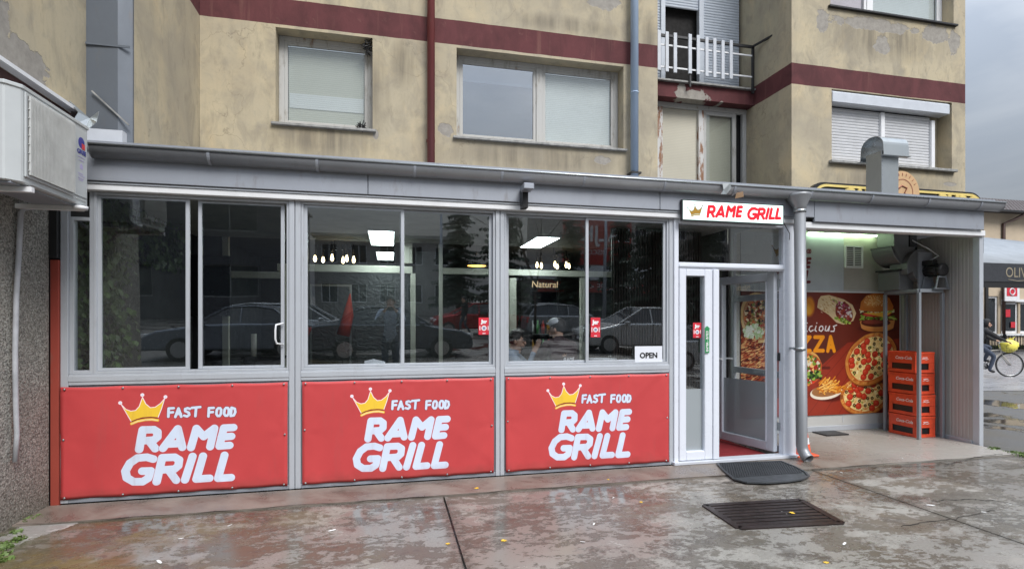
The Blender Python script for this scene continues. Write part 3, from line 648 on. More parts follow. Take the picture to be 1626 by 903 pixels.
for pts in ([G(1480,795), G(1540,792), G(1590,796), G(1626,803)], [G(1430,835), G(1520,822), G(1580,810)], [G(1430,700), G(1500,760)][:0]):
    if pts: crack(pts, .006, .003).build('crack', cm, cks)
crack([(-2.7, 4.66), (0, 4.655), (3, 4.66), (7, 4.66)], .0035, .0135).build('crack', cm, cks)

# ------------------------------------------------------------------ apartment building
ab = thing('apartment_building', 'old yellow stucco apartment block with dark red bands and recessed windows above the restaurant', 'building', (2, YM, 0))
XL = P(317, 20, YM)[0]; XP = 3.985; XRR = 6.37; XE = 9.96; YB = 8.62
def rect(p1, p2, Y=YM): a, b = P(*p1, Y), P(*p2, Y); return (a[0], b[0], min(a[1], b[1]), max(a[1], b[1]))
W1 = (-1.46, -.235, 4.115, 5.36); W2 = (.905, 3.425, 4.115, 5.36); W3 = (7.145, 9.66, 4.2, 5.385); W4 = (7.12, 9.70, 6.76, 8.0)
TOP = 11.6
up = [(a, b, c+2.9, d+2.9) for a, b, c, d in (W1, W2)]; up2 = [(a, b, c+2.9, d+2.9) for a, b, c, d in up]
wallgrid((XL, XP), (3.0, TOP), [W1, W2]+up+up2, YM, YM+.3).build('wall', Mt['stucco'], ab)
wallgrid((XRR, XE), (2.4, TOP), [W3, W4, (7.145, 9.66, 9.7, 10.9)], YM, YM+.3).build('wall', Mt['stucco'], ab)
wallgrid((YM+.3, YB+.3), (2.9, TOP), [], XRR, XRR+.25, 'x').build('wall', Mt['stucco_dim'], ab)
MB().box(XE-.3, XE, YM+.3, 18, 2.4, TOP).build('wall', Mt['stucco'], ab)
MB().box(XE-3.5, XE, 17.7, 18, 0, 2.4).build('wall', Mt['stucco'], ab)
MB().box(XRR, XE, 7.50, 7.78, 0, 2.4).build('wall', Mt['stucco_dim'], ab)
MB().box(XP-.25, XP, YM+.3, YB+.3, 2.9, TOP).build('wall', Mt['stucco_dim'], ab)
# return wall at the left (facing right) and the grey joint cladding
YJ = 5.65
MB().box(XL-.25, XL-.003, YJ+.062, YM+.3, 2.95, TOP).build('wall', Mt['stucco'], ab)
jx0 = -2.72; jx1 = P(208, 100, YJ)[0]; jf = P(188, 100, YJ)[0]
cl = MB(); cl.prism([(jx0-.0, YJ+.06), (jx0, YJ), (jf, YJ-.012), (jx1+.0, YJ+.035), (jx1, YJ+.06)], 'z', 3.0, 6.9); cl.build('joint_cladding', Mt['duct'], ab)
MB().box(jx0+.003, jx1-.003, YJ-.02, YJ-.012, 4.05, 4.07).build('cladding_seam', Mt['duct'], ab)
mb = MB(); mb.bar((jx0+.06, YJ-.03, 3.62), (jx0+.36, YJ-.03, 3.33), .012); mb.build('cladding_seam', Mt['sill'], ab)
MB().box(XL-.25, XE, YM, 18, TOP+.002, TOP+.2).build('roof', Mt['sill'], ab)
def sash_window(parent, R, Y, lights, fm, blindf, fw=.07, sillm=None, glassm=None, rec=.2, blinds=None):
    x0, x1, z0, z1 = R; wn = MB(); y = Y+rec
    wn.box(x0+.001, x0+fw, y, y+.06, z0, z1).box(x1-fw, x1-.001, y, y+.06, z0, z1).box(x0+fw, x1-fw, y, y+.06, z1-fw, z1-.001).box(x0+fw, x1-fw, y, y+.06, z0+.001, z0+fw)
    fr = wn.build('window', fm, parent, bevel=.006)
    xs = [x0+fw]+[x0+(x1-x0)*f for f in lights]+[x1-fw]
    for i in range(len(lights)):
        c = xs[i+1]; MB().box(c-.05, c+.05, y-.012, y+.05, z0+fw, z1-fw).build('mullion', fm, fr, bevel=.005)
    for i in range(len(xs)-1):
        a = xs[i]+(.05 if i else 0); b = xs[i+1]-(.05 if i < len(xs)-2 else 0); s = .045
        m = MB().box(a, a+s, y+.004, y+.045, z0+fw, z1-fw).box(b-s, b, y+.004, y+.045, z0+fw, z1-fw).box(a+s, b-s, y+.004, y+.045, z1-fw-s, z1-fw).box(a+s, b-s, y+.004, y+.045, z0+fw, z0+fw+s)
        m.build('sash', fm, fr, bevel=.004)
        MB().box(a+s, b-s, y+.02, y+.026, z0+fw+s, z1-fw-s).build('pane', (glassm or Mt['upglass']) if not isinstance(glassm, list) else glassm[i], fr)
        zt = z1-fw-s; bf, bmz = (blindf[i]); 
        if bf > 0:
            zb = zt-(zt-z0-fw-s)*bf
            MB().box(a+s+.003, b-s-.003, y+.05, y+.056, zb, zt).build('blind', bmz, fr)
            if bf < 1: MB().box(a+s+.003, b-s-.003, y+.046, y+.06, zb-.03, zb).build('blind_rail', Mt['white'], fr)
    MB().box(x0, x1, y+.3, y+.32, z0, z1).build('dark_room_sheet', Mt['darkroom'], fr)  # near-black sheet that paints the dark room behind the glass
    if sillm:
        MB().box(x0-.05, x1+.045, Y-.05, y-.002, z0-.035, z0-.002).build('sill', sillm, fr, bevel=.004)
    return fr
wA = sash_window(ab, W1, YM, [], Mt['oldwood'], [(1., Mt['blind'])], sillm=Mt['sill']); MB().box(W1[0]+.13, W1[1]-.13, YM+.244, YM+.249, W1[2]+.30, W1[2]+.50).build('blind', Mt['blindwhite'], wA)
sash_window(ab, W2, YM, [.5], Mt['oldwood'], [(.2, Mt['blindwhite']), (1., Mt['blindwhite'])], sillm=Mt['sill'], glassm=[Mt['bluglass'], Mt['upglass']])
for R in up+up2: sash_window(ab, R, YM, [.5] if R[1]-R[0] > 2 else [], Mt['oldwood'], [(.6, Mt['blind']), (.3, Mt['blind'])], sillm=Mt['sill'])
sash_window(ab, W4, YM, [.38], Mt['white'], [(1, simple('pink_curtain', (.62,.52,.56), .8)), (1, Mt['blindwhite'])], sillm=Mt['dark'])
# nest-like debris on the first window
for c, r in (((W1[1]-.07, YM+.08, W1[3]-.09), (.06,.06,.09)), ((W1[1]-.15, YM+.03, W1[2]+.04), (.06,.05,.045))):
    m = MB()
    for k in range(70):
        d = Vector((random.gauss(0, 1), random.gauss(0, 1), random.gauss(0, 1))).normalized(); p = Vector((c[0]+d.x*r[0]*.8, c[1]+d.y*r[1]*.8, c[2]+d.z*r[2]*.8)); e = p+Vector((random.gauss(0,.03), random.gauss(0,.03), random.gauss(0,.03)))
        m.bar(p, e, .008)
    o = m.build('bird_nest', Mt['dark']); tag(o, 'dark clump of twigs in the top right corner of the single window' if c[2] > 4.5 else 'dark clump of twigs on the sill of the single window', 'nest')
def shutter(parent, x0, x1, z0, z1, Y, mat, pitch=.05, name='roller_shutter'):
    m = MB(); z = z0; prof = []
    while z < z1-.001:
        zz = min(z+pitch, z1); m.add([(x0,Y,z),(x1,Y,z),(x1,Y-.010,z+pitch*.25),(x0,Y-.010,z+pitch*.25),(x1,Y-.012,zz-pitch*.22),(x0,Y-.012,zz-pitch*.22),(x1,Y,zz),(x0,Y,zz)], [(0,1,2,3),(3,2,4,5),(5,4,6,7)]); z = zz
    m.add([(x0,Y+.012,z0),(x1,Y+.012,z0),(x1,Y+.012,z1),(x0,Y+.012,z1)], [(0,3,2,1)])
    m.add([(x0,Y,z0),(x1,Y,z0),(x1,Y+.012,z0),(x0,Y+.012,z0)], [(0,1,2,3)])
    return m.build(name, mat, parent, fix=False)
# shuttered window right
x0, x1, z0, z1 = W3
wf = MB().box(x0, x0+.05, YM+.16, YM+.22, z0, z1-.3).box(x1-.32, x1-.25, YM+.10, YM+.22, z0, z1-.3).box(x0, x1-.25, YM+.16, YM+.22, z0, z0+.03).build('window', Mt['white'], ab)
xm = P(1402, 200, YM+.1)[0]
shutter(wf, x0+.0, xm-.035, z0+.03, z1-.25, YM+.15, Mt['shutter']); shutter(wf, xm+.045, x1-.32, z0+.03, z1-.25, YM+.15, Mt['shutter'])
MB().box(xm-.035, xm+.045, YM+.10, YM+.17, z0+.03, z1-.25).build('mullion', Mt['white'], wf, bevel=.004)
MB().prism([(YM-.02, z1-.215), (YM+.17, z1-.215), (YM+.17, z1-.012), (YM+.03, z1-.012), (YM-.02, z1-.05)], 'x', x0-.0+.002, x1-.07).build('shutter_box', Mt['pvcgrey'], wf, bevel=.006)
MB().box(x0-.06, x1+.05, YM-.07, YM+.098, z0-.05, z0-.003).build('sill', Mt['sill'], wf, bevel=.006)
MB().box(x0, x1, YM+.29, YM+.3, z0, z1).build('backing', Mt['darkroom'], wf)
MB().box(x1-.249, x1, YM+.26, YM+.3, z0, z1).build('backing', Mt['stucco_dim'], wf)
# balcony bay
b0, b1 = P(1043, 100, YB)[0], XRR
zl1 = P(1100, 166, YB)[1]; zl0 = 2.9
wd = MB(); zz0 = 2.95
fr = MB().box(b0-.6, b1, YB, YB+.07, zl1-.09, zl1).box(b1-.08, b1-.002, YB, YB+.07, zz0, zl1-.09).build('window', Mt['oldwood'], ab, bevel=.005)
def bx(px): return P(px, 230, YB)[0]
MB().box(bx(1036), bx(1052), YB-.01, YB+.05, zz0, zl1-.092).build('mullion', Mt['peel'], fr, bevel=.004)
MB().box(bx(1109), bx(1117), YB-.01, YB+.05, zz0, zl1-.092).build('mullion', Mt['peel'], fr, bevel=.004)
MB().box(bx(1117)+.002, bx(1122), YB+.005, YB+.04, zz0, zl1-.092).box(bx(1122), bx(1164), YB+.005, YB+.04, zl1-.16, zl1-.092).box(bx(1163), bx(1169), YB-.002, YB+.045, zz0, zl1-.092).build('sash', Mt['oldwood'], fr, bevel=.004)
MB().box(bx(1052), bx(1109), YB+.045, YB+.05, zz0, zl1-.09).build('blind', Mt['blindbeige'], fr)
MB().box(bx(1122), bx(1163), YB+.055, YB+.06, zz0, zl1-.09).build('blind', Mt['blindbeige'], fr)
MB().box(bx(1122), bx(1163), YB+.02, YB+.025, zz0, zl1-.16).build('pane', Mt['upglass'], fr)
MB().box(b0-.6, b1, YB+.1, YB+.3, 2.4, zl1).build('wall', Mt['darkroom'], ab)  # near-black backing painted as the unlit room behind the blinds
zs1 = P(1110, 134, 8.42)[1]
MB().box(XP-.24, b1-.002, 8.42, YB+.4, zl1+.003, zs1-.02).build('balcony_slab', Mt['slabband'], ab)
MB().box(XP-.24, b1-.004, 8.36, YB+.4, zs1-.018, zs1+.01).build('slab_edging', Mt['sill'], ab)
YD = 8.78
dr = MB().box(b0-.6, b1, YD+.12, YD+.14, zs1, TOP).build('balcony_dark_doorway', Mt['darkroom'], ab)  # near-black sheet: shade inside the open doorway put into its colour
def dx(px): return P(px, 40, YD)[0]
for a, b in ((1048, 1055), (1108.5, 1116)): MB().box(dx(a), dx(b), YD-.04, YD+.05, zs1+.02, zs1+2.6).build('door_post', Mt['shutterblue'], dr, bevel=.005)
zsl = P(1082, 14, YD)[1]
shutter(dr, dx(1030), dx(1048), zs1+.03, zs1+2.6, YD, Mt['shutterblue']); shutter(dr, dx(1055), dx(1108.5), zsl, zs1+2.6, YD, Mt['shutterblue']); shutter(dr, dx(1116), dx(1173), zs1+.03, zs1+2.6, YD, Mt['shutterblue'])
# right reveal up
MB().box(b0-.6, b1, YD+.14, YD+.4, zs1+2.6, TOP).build('wall', Mt['stucco_dim'], ab)
# railing
YR_ = 8.34; rl = MB(); zt = P(1110, 64, YR_)[1]
rl.box(XP+.002, b1-.06, YR_-.02, YR_+.02, zt-.02, zt+.02).box(b1-.1, b1-.06, YR_-.018, YR_+.018, zs1-.1, zt-.02).box(dx(1083)-.12, dx(1083)-.09, YR_-.012, YR_+.012, zs1-.1, zt-.02)
rl.bar((b1-.1, YR_, zt), (b1+.06, YR_-.55, zt+.02), .03)
ra = rl.build('railing', Mt['dark'], ab)
MB().box(XP+.002, b1-.1, YR_-.008, YR_+.008, zt-.17, zt-.145).build('rail', Mt['white'], ra); MB().box(XP+.002, b1-.1, YR_-.008, YR_+.008, zs1+.18, zs1+.205).build('rail', Mt['white'], ra)
slm = None
for pxs in (1045.5, 1058, 1071, 1094.5, 1107.5, 1121, 1133.5, 1146.5, 1159.5):
    X = P(pxs, 90, YR_)[0]
    if slm is None: slm = MB().box(-.031, .031, -.012, .012, 0, .68).build('railing_slat', Mt['pvcgrey'], ra, bevel=.003); sl = slm
    else:
        sl = slm.copy(); COL.objects.link(sl)
    sl.parent = ra; sl.location = (X, YR_-.022, zs1+.1+random.uniform(-.02, .02))
# cables & downpipes
def dpipe(parent, px, Y, r, z0, z1, mat, name='downpipe', sq=False):
    X = P(px, 200, Y)[0]
    m = MB()
    if sq: m.box(X-r, X+r, Y-r, Y+r, z0, z1)
    else: m.tube([(X, Y, z0), (X, Y, z1)], r, 16)
    return m.build(name, mat, parent, bevel=.01 if sq else 0), X
o, X = dpipe(ab, 684.5, YM-.10, .052, 3.34, TOP, Mt['redpipe'])
MB().tube([(X, YM-.10, 3.33), (X, YM-.10, 3.37)], .075, 14).build('pipe_collar', Mt['redpipe'], o)
for z in (4.0, 6.2, 8.5): MB().box(X-.06, X+.06, YM-.05, YM-.0, z, z+.03).build('bracket', Mt['redpipe'], o)
o, X = dpipe(ab, 1007.5, YM-.11, .058, 3.4, TOP, Mt['bluepipe'], sq=False)
MB().box(X-.075, X+.085, YM-.17, YM-.0, 3.72, 3.745).build('bracket', Mt['dark'], o); MB().tube([(X, YM-.11, 4.92), (X, YM-.11, 4.94)], .063, 16).build('pipe_collar', Mt['bluepipe'], o)
MB().tube([(X, YM-.11, 3.41), (X, YM-.11, 3.47)], .066, 16).build('pipe_collar', Mt['pipe'], o)

# ------------------------------------------------------------------ corner wing on the left (wall facing right)
XW = -2.72
cw = thing('corner_wing', 'side wing at the left edge with yellow stucco above and grey pebbledash below', 'building', (XW, 3, 0))
MB().box(XW-3, XW, 3.62, YJ+.0, 3.34, 8.5).build('wall', Mt['stucco_side'], cw)
MB().box(XW-3, XW-.015, 3.635, YJ-.003, 3.02, 3.338).build('painted_band', simple('dull_red_band', (.085,.04,.038), .8, var=.25), cw)
MB().box(XW-3, XW, 3.62, 5.10, -.1, 3.018).build('pebbledash_wall', Mt['pebble'], cw)
lg = MB(); lg.bar((XW+.035, 3.62, 3.35), (XW+.035, 5.42, 3.35), .075, .03); lg.build('ledge_flashing', Mt['white'], cw)

# ------------------------------------------------------------------ restaurant annex
ax = thing('restaurant_annex', 'single storey grey metal and glass annex with red banners, door and open service bay', 'building', (2, F0, 0))
fx = lambda px: P(px, 600, F0)[0]
fm = Mt['frame']; gl = Mt['glass']
XA = -2.655; XD0 = fx(1067); XD1 = fx(1256); XR = 7.03; ZT = 2.60; ZS0, ZS1 = .985, 1.075
Z0b = .012
# posts, sill beam, head beam, base rail
posts = [(XA, XA+.055), (fx(460), fx(478.5)), (fx(786), fx(800)), (fx(1060.5), XD0-.002)]
for a, b in posts:
    m = MB(); w_ = b-a
    if w_ > .07: m.box(a, a+w_*.46, F0-.035, F0+.05, Z0b, ZT).box(a+w_*.46+.006, b, F0-.03, F0+.05, Z0b, ZT).box(a+w_*.46, a+w_*.46+.006, F0-.02, F0+.05, Z0b, ZT)
    else: m.box(a, b, F0-.03, F0+.05, Z0b, ZT)
    m.build('post', fm, ax, bevel=.003)
bays = [(posts[0][1], posts[1][0]), (posts[1][1], posts[2][0]), (posts[2][1], posts[3][0])]
for a, b in bays:
    MB().box(a+.001, b-.001, F0-.028, F0+.05, ZS0, ZS1).box(a+.001, b-.001, F0-.034, F0-.029, ZS0+.03, ZS1-.012).build('sill_beam', fm, ax, bevel=.003)
    MB().box(a+.001, b-.001, F0-.03, F0+.05, Z0b, .05).build('base_rail', Mt['sheet'], ax, bevel=.003)
    MB().box(a+.001, b-.001, F0-.012, F0+.04, .05, ZS0).build('parapet_panel', Mt['sheet'], ax)
MB().box(XA, XD1, F0-.075, F0+.05, ZT+.001, ZT+.055).build('head_beam', Mt['white'], ax, bevel=.006)
MB().box(XA-.0, XD1, F0-.085, F0+.05, ZT+.056, ZT+.068).build('head_trim', Mt['frame'], ax)
# fascia
YF = 5.06
jn = [-2.70, P(200,290,YF)[0], P(1053,330,YF)[0], P(1290,330,YF)[0], P(1563,360,YF)[0]]
jn = [-2.70, -.2, 2.72, 4.60, P(1563,360,YF)[0]]
for a, b in zip(jn[:-1], jn[1:]):
    low = 2.675 if b < 4.7 else 2.63
    MB().box(a+.002, b-.002, YF, YF+.03, low, 2.955).build('fascia_panel', Mt['sheet'], ax, bevel=.004)
MB().box(XD1+.002, XR+.055, F0-.07, F0+.05, 2.56, 2.629).build('head_beam', Mt['white'], ax, bevel=.006)
# gutter (half round) with joints and brackets
gx0, gx1 = P(140, 228, 4.95)[0], P(1597, 322, 4.95)[0]
def gutter_prof(r, n=12): return [(5.025-r*math.cos(math.pi*i/n)*1.0, 2.945-r*1.25*math.sin(math.pi*i/n)) for i in range(n+1)]
m = MB(); o_, i_ = gutter_prof(.075), gutter_prof(.070)[::-1]
m.prism(o_+i_, 'x', gx0, gx1, sm=False); gl_ = MB().tube([(gx0, 4.947, 2.945), (gx1, 4.947, 2.945)], .010, 8)
gu = m.build('rain_gutter', Mt['gutter'], ax); gl_.build('gutter_lip', Mt['galv'], gu)
for p in gu.data.polygons: p.use_smooth = len(p.vertices) == 4
MB().prism(gutter_prof(.078)+[], 'x', gx1, gx1+.006).build('gutter_cap', Mt['gutter'], gu); MB().prism(gutter_prof(.078), 'x', gx0-.006, gx0).build('gutter_cap', Mt['gutter'], gu)
for px in (330, 503, 659, 798, 929, 1057, 1168, 1290, 1387, 1477, 1560):
    X = P(px, 270, 4.95)[0]; m = MB(); m.prism(gutter_prof(.079)+gutter_prof(.0755)[::-1], 'x', X-.012, X+.012); m.build('gutter_joint', Mt['sheet'], gu)
# silver tape flap and rag on the gutter, beside the sign
X = P(1150, 300, 4.94)[0]
o = MB().add([(X-.03,4.93,2.95),(X+.06,4.925,2.955),(X+.07,4.925,2.90),(X+.02,4.93,2.84),(X-.06,4.915,2.83),(X-.02,4.925,2.88)], [(0,1,2,3,4,5)]).build('tape_patch', Mt['galv'], gu)
so_ = o.modifiers.new('thick', 'SOLIDIFY'); so_.thickness = .003
X = P(1172, 305, 4.95)[0]; m = MB().add([(X-.03,4.935,2.86),(X+.05,4.935,2.88),(X+.045,4.92,2.82),(X-.05,4.93,2.80)], [(0,1,2,3)]); o = m.build('leaf_debris', simple('brown_leaf', (.2,.12,.06), .8), gu); o.modifiers.new('thick', 'SOLIDIFY').thickness = .004
# roof
RF = MB(); RF.prism([(5.03, 2.935), (YM-.002, 3.26), (YM-.002, 3.32), (5.03, 2.995)], 'x', -2.70, XR+.12); RF.build('roof', Mt['sheet'], ax)
MB().box(-2.66, XD1-.1, 5.20, 8.28, 2.72, 2.75).build('ceiling', simple('pale_ceiling', (.45,.45,.44), .7), ax)
# window units: outer frame, sashes, panes
def win_unit(x0, x1, z0, z1, sashes, name='window'):
    t_ = .022; y = F0-.02
    m = MB().box(x0, x0+t_, y, F0+.045, z0, z1).box(x1-t_, x1, y, F0+.045, z0, z1).box(x0+t_, x1-t_, y, F0+.045, z1-t_, z1).box(x0+t_, x1-t_, y, F0+.045, z0, z0+t_)
    wn = m.build(name, fm, ax, bevel=.002)
    for (a, b, yo) in sashes:
        s = .032; m = MB()
        m.box(a, a+s, yo, yo+.022, z0+t_+.002, z1-t_-.002).box(b-s, b, yo, yo+.022, z0+t_+.002, z1-t_-.002).box(a+s, b-s, yo, yo+.022, z1-t_-.024, z1-t_-.002).box(a+s, b-s, yo, yo+.022, z0+t_+.002, z0+t_+.024)
        m.build('sash', fm, wn, bevel=.002)
        zb_p, zt_p = z0+t_+.024, z1-t_-.024; lean = .026*(zt_p-zb_p)/2; MB().prism([(yo+.009+lean, zb_p), (yo+.014+lean, zb_p), (yo+.014-lean, zt_p), (yo+.009-lean, zt_p)], 'x', a+s, b-s).build('pane', gl, wn)   # old panes lean out a little at the top
    return wn
zw0, zw1 = ZS1+.001, ZT-.002
b = bays[0]
# narrow fixed light at the far left with a shorter head
fl0, fl1 = b[0], fx(150)
zh = P(130, 345, F0)[1]
m = MB().box(fl0+.001, fl0+.035, F0-.015, F0+.04, zw0, zh).box(fl1-.03, fl1-.001, F0-.015, F0+.04, zw0, zw1).box(fl0+.035, fl1-.03, F0-.015, F0+.04, zh-.03, zh).box(fl0+.035, fl1-.03, F0-.015, F0+.04, zw0, zw0+.03)
fw_ = m.build('window', fm, ax, bevel=.002)
MB().box(fl0+.035, fl1-.03, F0+.01, F0+.015, zw0+.03, zh-.03).build('pane', gl, fw_)
MB().box(fl0-.05, fl1-.03, F0+.01, F0+.03, zh+.001, zw1).build('dark_panel', Mt['dark'], fw_)
win_unit(fl1+.001, b[1]-.001, zw0, zw1, [(fl1+.02, fx(301), F0+.0), (fx(313), fx(451), F0+.024)])
b = bays[1]; win_unit(b[0]+.001, b[1]-.001, zw0, zw1, [(b[0]+.022, fx(642), F0-.002), (fx(635), b[1]-.024, F0+.022)])
b = bays[2]; win_unit(b[0]+.001, b[1]-.001, zw0, zw1, [(b[0]+.022, fx(936), F0+.022), (fx(930), b[1]-.024, F0-.002)])
# sliding handle on the first window
X = fx(450); m = MB().tube([(X+.0,F0-.0,1.50),(X-.055,F0-.035,1.485),(X-.06,F0-.04,1.44),(X-.06,F0-.04,1.36),(X-.05,F0-.035,1.32),(X+.0,F0-.0,1.31)], .009, 8); m.build('window_handle', Mt['white'], ax)
# door surround
zl = lambda py, px=1100: P(px, py, F0)[1]
y0, y1 = F0-.045, F0+.04
Xl0, Xl1 = XD0, XD0+.055; Xr0, Xr1 = P(1240, 600, F0)[0], P(1256, 600, F0)[0]
zf1, zf0 = 2.555, 2.145; zr0 = 2.075
df = MB().box(Xl0, Xl1, y0, y1, .014, ZT).box(Xr0, Xr1-.0, y0, y1, .014, ZT).box(Xl1, Xr0, y0, y1, zf1, ZT).box(Xl1, Xr0, y0, y1, zr0, zf0).build('door_frame', Mt['pvc'], ax, bevel=.006)
MB().box(Xl1, Xr0, F0-.005, F0+.001, zf0, zf1).build('pane', glass('door_glass', (.95,.96,.96), 1., base=.02), df)
MB().box(Xl1-.0, Xr0, y0-.012, y0-.001, zr0+.02, zr0+.035).build('drip_trim', Mt['pvcgrey'], df)
MB().box(Xl0-.02, Xr1+.03, F0-.09, F0+.04, .0135, .045).build('threshold', Mt['pvcgrey'], df, bevel=.004)
# fixed side leaf
sx0, sx1 = Xl1+.002, P(1127, 600, F0)[0]; gx_0, gx_1 = P(1085.5, 600, F0)[0], P(1114.5, 600, F0)[0]; gz0, gz1 = .145, 2.0
sl_ = MB().box(sx0, gx_0, y0-.01, y1, .05, zr0-.002).box(gx_1, sx1, y0-.01, y1, .05, zr0-.002).box(gx_0, gx_1, y0-.01, y1, gz1, zr0-.002).box(gx_0, gx_1, y0-.01, y1, .05, gz0).build('side_leaf', Mt['pvc'], ax, bevel=.006)
MB().box(gx_0, gx_1, F0-.01, F0-.004, .80, gz1).build('pane', gl, sl_); MB().box(gx_0, gx_1, F0-.01, F0-.004, gz0, .799).build('frosted_pane', Mt['frost'], sl_)
MB().box(sx1+.002, P(1136.5, 600, F0)[0], y0-.022, y1, .05, zr0-.002).build('meeting_stile', Mt['pvc'], sl_, bevel=.005)
# open leaf, swung inwards
hx, hy = Xr0-.005, F0+.045; Lf = .85; bt = math.radians(13)
dl = thing('tmp', None, None); bpy.data.objects.remove(dl)
def leafpt(s, z, off=0): return (hx-s*math.sin(bt)-off*math.cos(bt), hy+s*math.cos(bt)-off*math.sin(bt), z)
def leafbox(s0, s1, z0, z1, o0=0, o1=.06):
    vs = [leafpt(s, z, o) for z in (z0, z1) for s, o in ((s0, o0), (s1, o0), (s1, o1), (s0, o1))]
    return vs, [(0,1,2,3),(4,7,6,5),(0,4,5,1),(1,5,6,2),(2,6,7,3),(3,7,4,0)]
m = MB(); fw2 = .095
for a in ((0, fw2, .06, 2.07), (Lf-fw2, Lf, .06, 2.07), (fw2, Lf-fw2, .06, .16), (fw2, Lf-fw2, 1.975, 2.07)): m.add(*leafbox(*a))
lf = m.build('door_leaf', Mt['pvcgrey'], ax, bevel=.006)
m = MB()
m.add(*leafbox(fw2, fw2+.018, .16, 1.975, -.004, .064)); m.add(*leafbox(Lf-fw2-.018, Lf-fw2, .16, 1.975, -.004, .064)); m.build('glazing_bead', Mt['pvc'], lf)
MB().add(*leafbox(fw2+.018, Lf-fw2-.018, .83, 1.975, .025, .031)).build('pane', bpy.data.materials['door_glass'], lf)
MB().add(*leafbox(fw2+.018, Lf-fw2-.018, .16, .829, .025, .031)).build('frosted_pane', Mt['frost'], lf)
m = MB(); a = Vector(leafpt(Lf-.045, 1.06, .065)); m.add(*leafbox(Lf-.06, Lf-.03, .95, 1.20, .06, .072)); m.tube([a, a+Vector((-.05,-.01,0)), Vector(leafpt(Lf-.17, 1.06, .12))], .011, 8)
m.tube([Vector(leafpt(Lf-.045, 1.06, -.005)), Vector(leafpt(Lf-.045, 1.06, -.05)), Vector(leafpt(Lf-.17, 1.06, -.05))], .011, 8); m.build('door_handle', Mt['white'], lf)
for z in (.3, 1.08, 1.9): MB().box(Xr0-.012, Xr0+.01, F0+.01, F0+.05, z, z+.09).build('hinge', Mt['galv'] if z != 1.08 else Mt['dark'], lf)
# grey edge post right of the door, corner post, bay walls
MB().box(XD1+.002, XD1+.045, F0-.03, F0+.05, .014, ZT-.03).build('post', Mt['pvcgrey'], ax, bevel=.004)
MB().box(XR-.0, XR+.065, F0-.04, F0+.04, -.03, 2.558).build('post', fm, ax, bevel=.004)
# side panel (ribbed sandwich panel), slightly splayed
pa, pb = Vector((XR+.01, F0+.042, 0)), Vector((7.15, 6.27, 0)); nr = 22
m = MB(); vs = []; 
for i in range(nr*4+1):
    t_ = i/(nr*4); p = pa.lerp(pb, t_); off = .0 if i % 4 in (0,) else .003
    vs.append((p.x-off, p.y))
poly = vs+[(pb.x+.05, pb.y), (pa.x+.05, pa.y)]
m.prism(poly, 'z', .03, 2.66); sp_ = m.build('side_panel', Mt['panelgrey'], ax)
m = MB(); m.bar(pa+Vector((-.012, 0, .02)), pb+Vector((-.012, 0, .02)), .03, .06); m.build('base_rail', fm, ax)
# back wall of the bay
MB().box(4.40, 7.2, YP+.012, YP+.08, .014, 2.80).build('bay_back_wall', Mt['panelwhite'], ax)
for X in (5.4, 6.16): MB().box(X-.004, X+.004, YP+.008, YP+.0125, .12, .235).build('panel_joint', Mt['pvcgrey'], ax)
MB().box(4.46, 7.1, YP-.01, YP+.011, .014, .085).build('base_rail', fm, ax, bevel=.004)
MB().box(6.168, 7.1, YP+.004, YP+.0115, 1.97, 2.7).build('upper_panel', simple('beige_panel', (.44,.43,.38), .5, var=.06), ax)
MB().box(XD1+.05, 7.12, F0+.055, YP, 2.76, 2.79).build('bay_ceiling', Mt['panelwhite'], ax)
MB().box(XD1-.02, 7.12, F0+.052, F0+.10, 2.60, 2.759).build('bay_header', Mt['panelgrey'], ax)
# the entrance side wall between restaurant and bay, with glazed panel seen through the door
def lam(y): return 4.43
m = MB(); mm_ = [(F0+.06, F0+.10), (YP-.06, YP-.0)]
dk = simple('brown_slats', (.05,.035,.028), .5)
vs_ = MB()
for z0_, z1_ in ((.03, .10), (.87, .945), (1.775, 1.85), (2.66, 2.72)): vs_.box(4.335, 4.375, 5.26, 6.12, z0_, z1_)
vs_.box(4.333, 4.377, 6.12, 6.17, .02, 2.72).box(4.333, 4.377, 5.21, 5.26, .02, 2.72); vf_ = vs_.build('side_window', Mt['pvcgrey'], ax, bevel=.003)
for z0_, z1_ in ((.10, .87), (.945, 1.775), (1.85, 2.66)): MB().box(4.352, 4.357, 5.26, 6.12, z0_, z1_).build('pane', bpy.data.materials['door_glass'], vf_)
# interior vestibule: the poster wall carries on behind the door, seen through its glass
# red-brown left post strip + dark box at the left end
MB().box(-2.72+.004, XA-.002, F0-.05, F0+.03, .0, 2.02).build('corner_post', Mt['redpost'], ax, bevel=.003)
MB().box(-2.715, XA-.002, F0-.07, F0+.03, 2.03, 2.42).box(-2.715, XA+.0-.03, F0-.04, F0+.03, 2.421, 2.66).build('corner_box', Mt['black'], ax, bevel=.003)
# downpipe with funnel
XDp, YDp = P(1270, 500, 4.97)[0], 4.97
XDb = P(1273, 700, 4.97)[0]
m = MB(); m.tube([(XDp, YDp+.02, 2.90), (XDp, YDp+.02, 2.86), (XDp, YDp, 2.76), (XDp, YDp, 2.70)], [.13, .125, .065, .062], 20); dp = m.build('downpipe_funnel', Mt['pipe'], ax)
m = MB(); m.tube([(XDp, YDp, 2.70), (XDb, YDp, .17), (XDb+.005, YDp-.015, .12), (XDb+.01, YDp-.05, .07), (XDb+.012, YDp-.09, .045)], .058, 20, cap=False); dpp = m.build('downpipe', Mt['pipe'], ax)
dpp.modifiers.new('thick', 'SOLIDIFY').thickness = .004
for z in (1.21, 2.70): MB().tube([(XDp, YDp, z), (XDp, YDp, z+.03)], .064, 20).build('pipe_collar', Mt['galv'], dpp)
for z in (1.215,): MB().box(XDp-.01, XDp+.01, YDp, F0-.03, z, z+.02).build('bracket', Mt['galv'], dpp)
